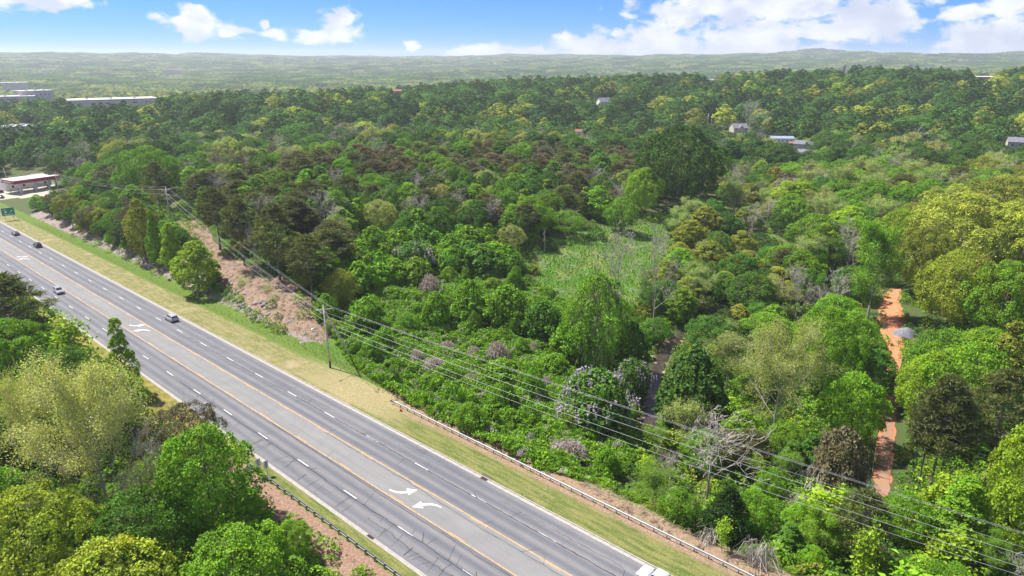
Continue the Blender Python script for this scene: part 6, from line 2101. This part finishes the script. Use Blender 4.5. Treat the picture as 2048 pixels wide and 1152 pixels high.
# ---- forest from 500 m to the haze
protos = [coarse('broad', 301, 1700, .72) + (0,), coarse('broad', 302, 1700, .72) + (0,), coarse('tall', 303, 1500, .66) + (0,), coarse('pine', 304, 1300, .85) + (0,)]
parts = []
for cell, d0, d1 in ((12.5, 520, 1100), (14.0, 1100, 2000)):
    x, y, d = jgrid(cell, d0, d1, 41)
    ok, z, px, py, dep, s, l = free(x, y)
    Hh = vr.uniform(11, 22, x.shape); R_ = Hh * vr.uniform(.36, .60, x.shape)
    b1 = blocked(x, y, z, Hh, R_); Hh = np.where(b1, Hh * .5, Hh); R_ = np.where(b1, R_ * .6, R_)
    ok &= ~(b1 & blocked(x, y, z, Hh, R_))
    # fields and roads open the far woods here and there
    ok &= ~((d > 1150) & (wnoise(x, y, 420, 7) > .62))
    parts.append(np.column_stack([x, y, z, Hh, R_, d, px, py])[ok])
P = np.vstack(parts)
n = len(P); u = vr.uniform(0, 1, n); wn = wnoise(P[:, 0], P[:, 1], 190, 2) * .9 + vr.normal(0, .55, n)
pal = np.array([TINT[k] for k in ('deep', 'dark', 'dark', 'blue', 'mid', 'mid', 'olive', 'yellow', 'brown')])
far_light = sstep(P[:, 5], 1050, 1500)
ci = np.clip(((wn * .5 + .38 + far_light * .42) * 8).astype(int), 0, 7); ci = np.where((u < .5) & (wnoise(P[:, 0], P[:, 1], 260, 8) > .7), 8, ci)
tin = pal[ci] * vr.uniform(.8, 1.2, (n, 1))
idx = np.where((ci == 8) | (ci == 0), 3, vr.integers(0, 3, n))
scl = np.column_stack([P[:, 4] / 5.0, P[:, 4] / 5.0, P[:, 3] / 13.5]); scl[idx == 2, :2] *= 1.15
rot = np.zeros((n, 3)); rot[:, 2] = vr.uniform(0, 6.28, n)
print('mid forest', n)
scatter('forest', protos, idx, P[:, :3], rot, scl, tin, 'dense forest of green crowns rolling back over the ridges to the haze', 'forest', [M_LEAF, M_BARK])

# ---- the far hills: patches of canopy
def patch(seed, n_tree=34, size=64):
    rg = np.random.default_rng(seed); parts = []
    for k in range(n_tree):
        r = size * .5 * math.sqrt((k + .5) / n_tree); a = k * 2.4
        R_ = rg.uniform(4.4, 7.2); h = rg.uniform(9, 15)
        m = 44; i = np.arange(m) + .5; zz = 1 - i / m * 1.25; ph = i * 2.4 + rg.uniform(0, 6); rr = np.sqrt(np.clip(1 - zz ** 2, 0, 1))
        N_ = np.stack([np.cos(ph) * rr, np.sin(ph) * rr, zz], 1)
        C = N_ * R_ * rg.uniform(.82, 1.1, (m, 1)) * [1, 1, .85] + [math.cos(a) * r, math.sin(a) * r, h]
        V, Fq = cards(C, N_, 2.4, rg, .9, .35)
        parts.append((V, Fq, np.clip(rg.normal(.45, .24) + rg.normal(0, .12, m), 0, 1), np.full(m, np.clip(rg.normal(.35, .3), 0, 1))))
    return merge(parts)


protos = [patch(400 + k) + (0,) for k in range(3)]
parts = []
for cell, d0, d1 in ((52, 1960, 9200),):
    x, y, d = jgrid(cell, d0, d1, 40)
    z = height(x, y); px, py, dep = project(x, y, z)
    ok = ~((wnoise(x, y, 900, 4) > .66) & (d < 4500)) & ~blocked(x, y, z, np.full(x.shape, 16.), np.full(x.shape, 34.))
    parts.append(np.column_stack([x, y, z, d])[ok])
P = np.vstack(parts); n = len(P)
wn = wnoise(P[:, 0], P[:, 1], 500, 2) * .8 + vr.normal(0, .35, n)
ci = np.clip(((wn * .5 + .55) * 8).astype(int), 0, 7)
pal2 = np.array([TINT[k] for k in ('deep', 'dark', 'mid', 'dark', 'mid', 'sage', 'mid', 'sage')]); tin = pal2[ci] * vr.uniform(.85, 1.15, (n, 1))
rot = np.zeros((n, 3)); rot[:, 2] = vr.uniform(0, 6.28, n)
scl = np.ones((n, 3)) * vr.uniform(.95, 1.15, (n, 1))
print('far patches', n)
scatter('distant_forest', protos, vr.integers(0, 3, n), P[:, :3], rot, scl, tin, 'pale hazy forest covering the distant hills up to the horizon', 'forest', [M_LEAF])


# ------------------------------------------------------------------ kudzu and ground plants
def clump(seed, n, r, leaf, h=.6, aspect=.8, jit=.5):
    rg = np.random.default_rng(seed); d = unit(rg.normal(0, 1, (n, 3)) + [0, 0, .9]); d[:, 2] = np.abs(d[:, 2])
    C = d * r * rg.uniform(.55, 1, (n, 1)) * [1, 1, h]
    V, Fq = cards(C, d, leaf, rg, aspect, jit)
    return V, Fq, np.clip(rg.normal(.5, .14, n), 0, 1), np.clip(rg.normal(.3, .2, n), 0, 1), 0


def tuft(seed, n, r, h, w=.035):
    rg = np.random.default_rng(seed); a = rg.uniform(0, 6.28, n); b = rg.uniform(0, r * .5, n)
    C = np.stack([np.cos(a) * b, np.sin(a) * b, rg.uniform(.3, .55, n) * h], 1)
    up = np.stack([np.cos(a) * .5, np.sin(a) * .5, np.ones(n)], 1)
    V, Fq = cards(C, np.stack([np.cos(a), np.sin(a), 0 * a], 1), rg.uniform(.7, 1.2, n) * h, rg, w / h, .2, up=up)
    return V, Fq, np.clip(rg.normal(.55, .15, n), 0, 1), np.clip(rg.normal(.4, .25, n), 0, 1), 0


def sticks(seed, n, r, ln, w=.05):
    rg = np.random.default_rng(seed); a = rg.uniform(0, 6.28, n); R_ = rg.uniform(0, r, n); b = rg.uniform(0, 6.28, n)
    C = np.stack([np.cos(a) * R_, np.sin(a) * R_, rg.uniform(.03, .28, n)], 1)
    up = np.stack([np.cos(b), np.sin(b), rg.normal(0, .25, n)], 1)
    V, Fq = cards(C, np.tile([0, 0, 1.], (n, 1)), rg.uniform(.5, 1.3, n) * ln, rg, w / ln, .25, up=up)
    return V, Fq, np.clip(rg.normal(.5, .2, n), 0, 1), np.zeros(n), 0


def box_points(poly, cell, dmin=40, dmax=400, jitter=.5):
    """ground points whose picture falls inside a polygon"""
    x, y, d = jgrid(cell, dmin, dmax)
    z = height(x, y); px, py, dep = project(x, y, z)
    m = inpoly(px, py, poly)
    return x[m], y[m], z[m], dep[m]


# mounds of vines in the hollow
kx, ky, kz, kd_ = box_points(Z_KUDZU, 3.1, 60, 240)
mr = vr.uniform(1.3, 3.3, len(kx)); mh = vr.uniform(.5, 2.1, len(kx)) * (mr / 2.3)
big = vr.uniform(0, 1, len(kx)) < .13; mh[big] *= 1.7


def mound(x, y):
    xx = x + 1.1 * wnoise(x, y, 4.1, 11, 4); yy = y + 1.1 * wnoise(x, y, 3.7, 2, 4)
    h = .55 * np.abs(wnoise(x, y, 6.0, 7, 5)) + .35 * wnoise(x, y, 2.3, 15, 4) + .25
    x, y = xx, yy
    for i in range(len(kx)):
        d2 = ((x - kx[i]) ** 2 + (y - ky[i]) ** 2) / mr[i] ** 2
        m = d2 < 1
        h[m] = np.maximum(h[m], mh[i] * (1 - d2[m]) ** .7 + .3 * h[m])
    return h


x, y, z, dep = box_points(Z_KUDZU, .5, 60, 240)
mo = mound(x, y); s, l = xy2sl(x, y)
gx1 = (mound(x + .25, y) - mo) / .25; gy1 = (mound(x, y + .25) - mo) / .25
n = len(x); print('kudzu clumps', n)
nr = unit(np.stack([-gx1, -gy1, np.full(n, .9)], 1))
rot = np.stack([-np.arcsin(np.clip(nr[:, 1], -.8, .8)), np.arcsin(np.clip(nr[:, 0], -.8, .8)), vr.uniform(0, 6.28, n) * 0], 1)
pn = wnoise(x, y, 16, 4)
tin = np.array([TINT['kudzu']]) * vr.uniform(.75, 1.25, (n, 1)) * (1 + .25 * pn[:, None] * np.array([1.2, 1, .5]))
dead = (wnoise(x, y, 4.5, 9, 4) > .5) & (vr.uniform(0, 1, n) < .8)
tin[dead] = np.array([.30, .26, .25]) * vr.uniform(.8, 1.3, (dead.sum(), 1))
idx = vr.integers(0, 3, n); idx[dead] = 3
protos = [clump(500, 30, .62, .27), clump(501, 30, .62, .30), clump(502, 26, .7, .33), sticks(503, 26, .6, .8, .045)]
scatter('kudzu', protos, idx, np.column_stack([x, y, z + mo * .95 - .05]), rot, np.ones((n, 3)) * vr.uniform(.75, 1.25, (n, 1)), tin, 'thick mat of lumpy green vines filling the hollow beside the road', 'vines', [M_LEAF])
# bushes overgrown by the vines: things of their own
sel = np.argsort(-mh)[:34]
kb = 0
for i in sel:
    px, py, dep = project(kx[i], ky[i], kz[i])
    LMd = np.hypot(LM[:, 0] - px, LM[:, 1] - py); j = int(np.argmin(LMd))
    if np.min(np.hypot(hero_xy[:, 0] - kx[i], hero_xy[:, 1] - ky[i])) < 3: continue
    groups.setdefault(('vm', direction(px - LM[j, 0], py - LM[j, 1]), LANDMARKS[j][2]), []).append((LMd[j], i))
for key_, lst in [(k, v) for k, v in groups.items() if k[0] == 'vm']:
    lst.sort()
    for k, (_, i) in enumerate(lst):
        add_tree(('vine2', 'bigvine0', 'shrub1')[k % 3], (kx[i], ky[i], kz[i] + .1), mh[i] * 1.2 + vr.uniform(.8, 2.6), mr[i] * vr.uniform(.6, .95), jt('kudzu', .15), 'low vine-smothered bush %s %s%s' % (key_[1], key_[2], '' if len(lst) == 1 else ', %s closest' % ORD[k].replace('nearest', 'first')),
                 None, 'bushes overgrown with vines')

# shrub layer: edges of the woods and the foreground slopes
prs = [lobed_crown(600 + k, 2.4, 1.5, -.1, 12, .45, 8, 300, .3, 'flat', .1)[:4] + (0,) for k in range(3)]
x, y, d = jgrid(2.1, 48, 300)
z = height(x, y); px, py, dep = project(x, y, z); s, l = xy2sl(x, y)
rightside = (l > 72.2) & ~((s > 112) & (l < 90)); leftside = (l < np.where(s < 95, 36.2, 37.0) + wnoise(x, y, 14, 3) * 1.2)
bankp = (s > 118) & (l > 71.8) & (l < 92) & (vr.uniform(0, 1, x.shape) < .85)
ok = (rightside | leftside | bankp) & ((d < 190) | (vr.uniform(0, 1, d.shape) < .45))
for poly in (Z_CLEAR, Z_CLEAR2, Z_GRASSBANK, Z_CREEKGRASS): ok &= ~inpoly(px, py, poly)
ok &= ~inpoly(px, py, Z_CORRIDOR) | (vr.uniform(0, 1, x.shape) < .28)
ok &= ~(inpoly(px, py, Z_KUDZU)) & ((seg_dist(x, y, CREEK) > 2.8) | (py > 860)) & (seg_dist(x, y, TRK) > 1.7 + vr.uniform(0, 1.5, x.shape)) & (px > -100) & (px < 2150) & (py < 1300)
Hs = vr.uniform(.8, 2.6, x.shape) * np.where(leftside, 1.0, 1.15); Hs = np.where(bankp, Hs * .95, Hs)
ok &= ~((l > 70) & (l < 76) & (Hs > 1.6) & (s < 112))
x, y, z, Hs, s, l = [q[ok] for q in (x, y, z, Hs, s, l)]
n = len(x); cc = vr.choice(5, n, p=[.34, .24, .2, .1, .12]); tin = np.array([TINT[q] for q in ('bright', 'mid', 'kudzu', 'olive', 'lime')])[cc] * vr.uniform(.75, 1.2, (n, 1))
rot = np.zeros((n, 3)); rot[:, 2] = vr.uniform(0, 6.28, n)
print('undergrowth', n)
scatter('undergrowth', prs + [sticks(610, 60, 1.2, 1.5, .05)], np.where(vr.uniform(0, 1, n) < .07, 3, vr.integers(0, 3, n)), np.column_stack([x, y, z - .1]), rot, np.column_stack([Hs / 2.4 * 1.15] * 2 + [Hs / 2.4]), tin,
        'tangled green undergrowth and young shoots beneath and between the trees', 'undergrowth', [M_LEAF])

# bank bushes and rocks of the road cutting: rocks are pieces of the ground
g_ob = bpy.data.objects['ground']
for k in range(170):
    s_ = srg.uniform(128, 215) if k < 120 else srg.uniform(215, 330); l_ = srg.uniform(71.5, 78.5)
    x, y = sl2xy(s_, l_); o = link_mesh('rock', sg_[k % 5], g_ob, (x, y, H1(x, y) - .05), srg.uniform(0, 6)); q = srg.uniform(.25, .95); o.scale = (q * 1.2, q, q * .85)

# grass: the ditch, the bank by the pole, the clearings
x1, y1, z1, _ = box_points(Z_GRASSBANK, .8, 90, 200)
x, y, d = jgrid(.8, 48, 330); s, l = xy2sl(x, y)
m = ((s > 112) & (l > 68.4) & (l < 71.5 + wnoise(x, y, 9, 2))) | ((s < 95) & (l > 69.6 + .8 * wnoise(x, y, 6, 2)) & (l < 72.6))
x2, y2 = x[m], y[m]; z2 = height(x2, y2)
x3, y3, z3, _ = box_points(Z_CLEAR, .95, 150, 330); x4, y4, z4, _ = box_points(Z_CLEAR2, 1.5, 200, 330); x5, y5, z5, _ = box_points(Z_CREEKGRASS, 1.5, 180, 330)
x = np.concatenate([x1, x2, x3, x4, x5]); y = np.concatenate([y1, y2, y3, y4, y5]); z = np.concatenate([z1, z2, z3, z4, z5]); n = len(x)
isc = np.arange(n) >= len(x1) + len(x2)
tin = np.where((wnoise(x, y, 12, 6)[:, None] + vr.normal(0, .4, (n, 1))) > .25, [[.20, .22, .06]], [[.10, .25, .015]]) * vr.uniform(.8, 1.2, (n, 1))
gd = isc & ((wnoise(x, y, 21, 1) + vr.normal(0, .25, n)) > .42); tin[gd] = np.array([.30, .28, .23]) * vr.uniform(.8, 1.2, (gd.sum(), 1))
idx = np.where(gd, 2, vr.integers(0, 2, n)); rot = np.zeros((n, 3)); rot[:, 2] = vr.uniform(0, 6.28, n)
print('grass', n)
scatter('grass', [tuft(700, 16, .5, .5, .07), tuft(701, 16, .6, .7, .08), sticks(702, 16, .7, 1.0, .06)], idx, np.column_stack([x, y, z]), rot, np.where(isc, 1.0, .38)[:, None] * vr.uniform(.7, 1.3, (n, 3)), tin,
        'rank green and straw grass in the ditch and over the clearings', 'grass', [M_LEAF])
# chipped brush on the cleared strip and the bare shoulders
x, y, z, _ = box_points(Z_CORRIDOR, 1.5, 110, 330)
xs, ys, ds_ = jgrid(1.0, 48, 125); s, l = xy2sl(xs, ys); m = (((l > 34.5) & (l < 38.8)) | ((l > 67.2) & (l < 71.5)) | ((l > 65.3) & (l < 66))) & (s < 97) & (vr.uniform(0, 1, xs.shape) < .55)
x = np.append(x, xs[m]); y = np.append(y, ys[m]); z = np.append(z, height(xs[m], ys[m]) + .03); n = len(x)
tin = np.array([.29, .215, .155]) * vr.uniform(.6, 1.35, (n, 1)); gr = vr.uniform(0, 1, n) < .2; tin[gr] = TINT['olive']
rot = np.zeros((n, 3)); rot[:, 2] = vr.uniform(0, 6.28, n)
scatter('brush_litter', [sticks(710, 22, .9, 1.3, .07), tuft(711, 12, .5, .5, .08)], gr.astype(int), np.column_stack([x, y, z]), rot, np.ones((n, 3)) * vr.uniform(.4, .95, (n, 1)), tin,
        'felled twigs and chipped brush strewn over the cleared strip under the wires', 'brush litter', [M_LEAF])

# heaps of cut branches and litter by the right guardrail, blossoming dogwood
DV = [(995, 722, 36, 44, 'mauve-grey dead vine heap in the centre of the vine hollow, tallest of them'), (922, 808, 26, 26, 'lone pale dead vine heap near the middle of the vine slope'), (755, 757, 26, 20, 'small mauve-grey vine heap right of the foot of the brace pole'),
      (792, 752, 22, 20, 'small grey vine heap, second right of the brace pole foot'), (832, 722, 24, 26, 'grey vine heap above the wires right of the brace pole'), (866, 745, 40, 34, 'wide mauve vine heap under the upper wires'), (895, 702, 26, 22, 'grey dead vine heap high on the vine slope'),
      (948, 712, 20, 22, 'narrow grey vine heap left of the tallest mauve one'), (1068, 705, 18, 24, 'pointed grey vine heap right of the tallest mauve one'), (942, 768, 30, 22, 'grey vine heap just below the wires crossing the vine slope'), (1048, 800, 34, 26, 'mauve dead vine heap between the wires and the wisteria'),
      (985, 845, 24, 22, 'grey vine heap in the lower vine slope above the guardrail'), (1090, 772, 22, 22, 'small grey vine heap left of the lavender wisteria'), (1133, 918, 56, 44, 'broad arched mauve vine heap under the lowest wires'), (1030, 660, 40, 22, 'low grey vine heap under the vine-covered trees'),
      (860, 585, 30, 40, 'grey dead vines hanging at the foot of the vine-covered hillside'), (1215, 470 + 130, 40, 34, 'grey dead vine heap at the lower right corner of the clearing'), (745, 545, 34, 40, 'mauve dead stems under the left end of the vine-covered trees')]
for k, (px, py, w, h, lab) in enumerate(DV):
    x, y, z = ground_at(px, py); _, _, dep = project(x, y, z); f_ = float(dep) / F_PX
    add_tree('deadvine%d' % (k % 2), (x, y, z), h * f_ * .95, w * f_ * .7, np.array([.34, .29, .30]) * vr.uniform(.85, 1.1), lab, None, 'dead vine heaps among the vines')
for (px, py, w, h, lab) in ((1510, 1128, 70, 52, 'heap of pale cut branches by the lower end of the right guardrail'), (1415, 1085, 50, 26, 'flat pile of grey dead branches left of the dark cedar')):
    x, y, z = ground_at(px, py); _, _, dep = project(x, y, z); f_ = float(dep) / F_PX
    add_tree('tangle0', (x, y, z), h * f_ * 1.4, w * f_ * .6, TINT['grey'], lab)
for (px, pyb, pyt, w, lab) in ((1470, 868, 832, 36, 'white blossoming dogwood bush right of the dark vine dome'), (1718, 800, 778, 16, 'small white blossoming bush left of the red track')):
    x, y, z = ground_at(px, pyb); Hh = height_for((x, y, z), pyt); _, _, dep = project(x, y, z); t = add_tree('shrub0', (x, y, z), Hh, w / 2 / F_PX * float(dep) * 1.1, (.65, .66, .6), lab); t.name = 'dogwood_bush'
for (px, py) in ((580, 1022), (793, 805), (1343, 1083)):
    x, y, z = ground_at(px, py); mb = MB(); mb.add([(-.28, -.2, .02), (.25, -.24, .05), (.3, .18, .1), (.02, .26, .03), (-.26, .15, .16), (0, 0, .22)], [(0, 1, 5), (1, 2, 5), (2, 3, 5), (3, 4, 5), (4, 0, 5)])
    o = mb.build('litter', M_SIGNWHITE, None, False, loc=(x, y, z)); tag(o, {580: 'crumpled white litter on the pinkish dirt below the left guardrail', 793: 'crumpled white litter behind the upper end of the right guardrail', 1343: 'white litter on the dirt behind the lower right guardrail'}[px], 'litter', 'scraps of litter along the guardrails')

# ------------------------------------------------------------------ haze
hm = bpy.data.materials.new('haze'); hm.use_nodes = True
T = NT(hm.node_tree)
for n_ in list(T.n): T.n.remove(n_)
v = T.new('ShaderNodeVolumePrincipled'); v.inputs['Color'].default_value = (0.90, 0.95, 1.0, 1); v.inputs['Density'].default_value = HAZE; v.inputs['Anisotropy'].default_value = 0.25
o_ = T.new('ShaderNodeOutputMaterial'); T.l.new(v.outputs[0], o_.inputs['Volume'])
if HAZE > 0:
    mb = MB(); mb.box(-11400, 11400, -11400, 11400, -70, 175); hz_ = mb.build('haze', hm); tag(hz_, kind='stuff')
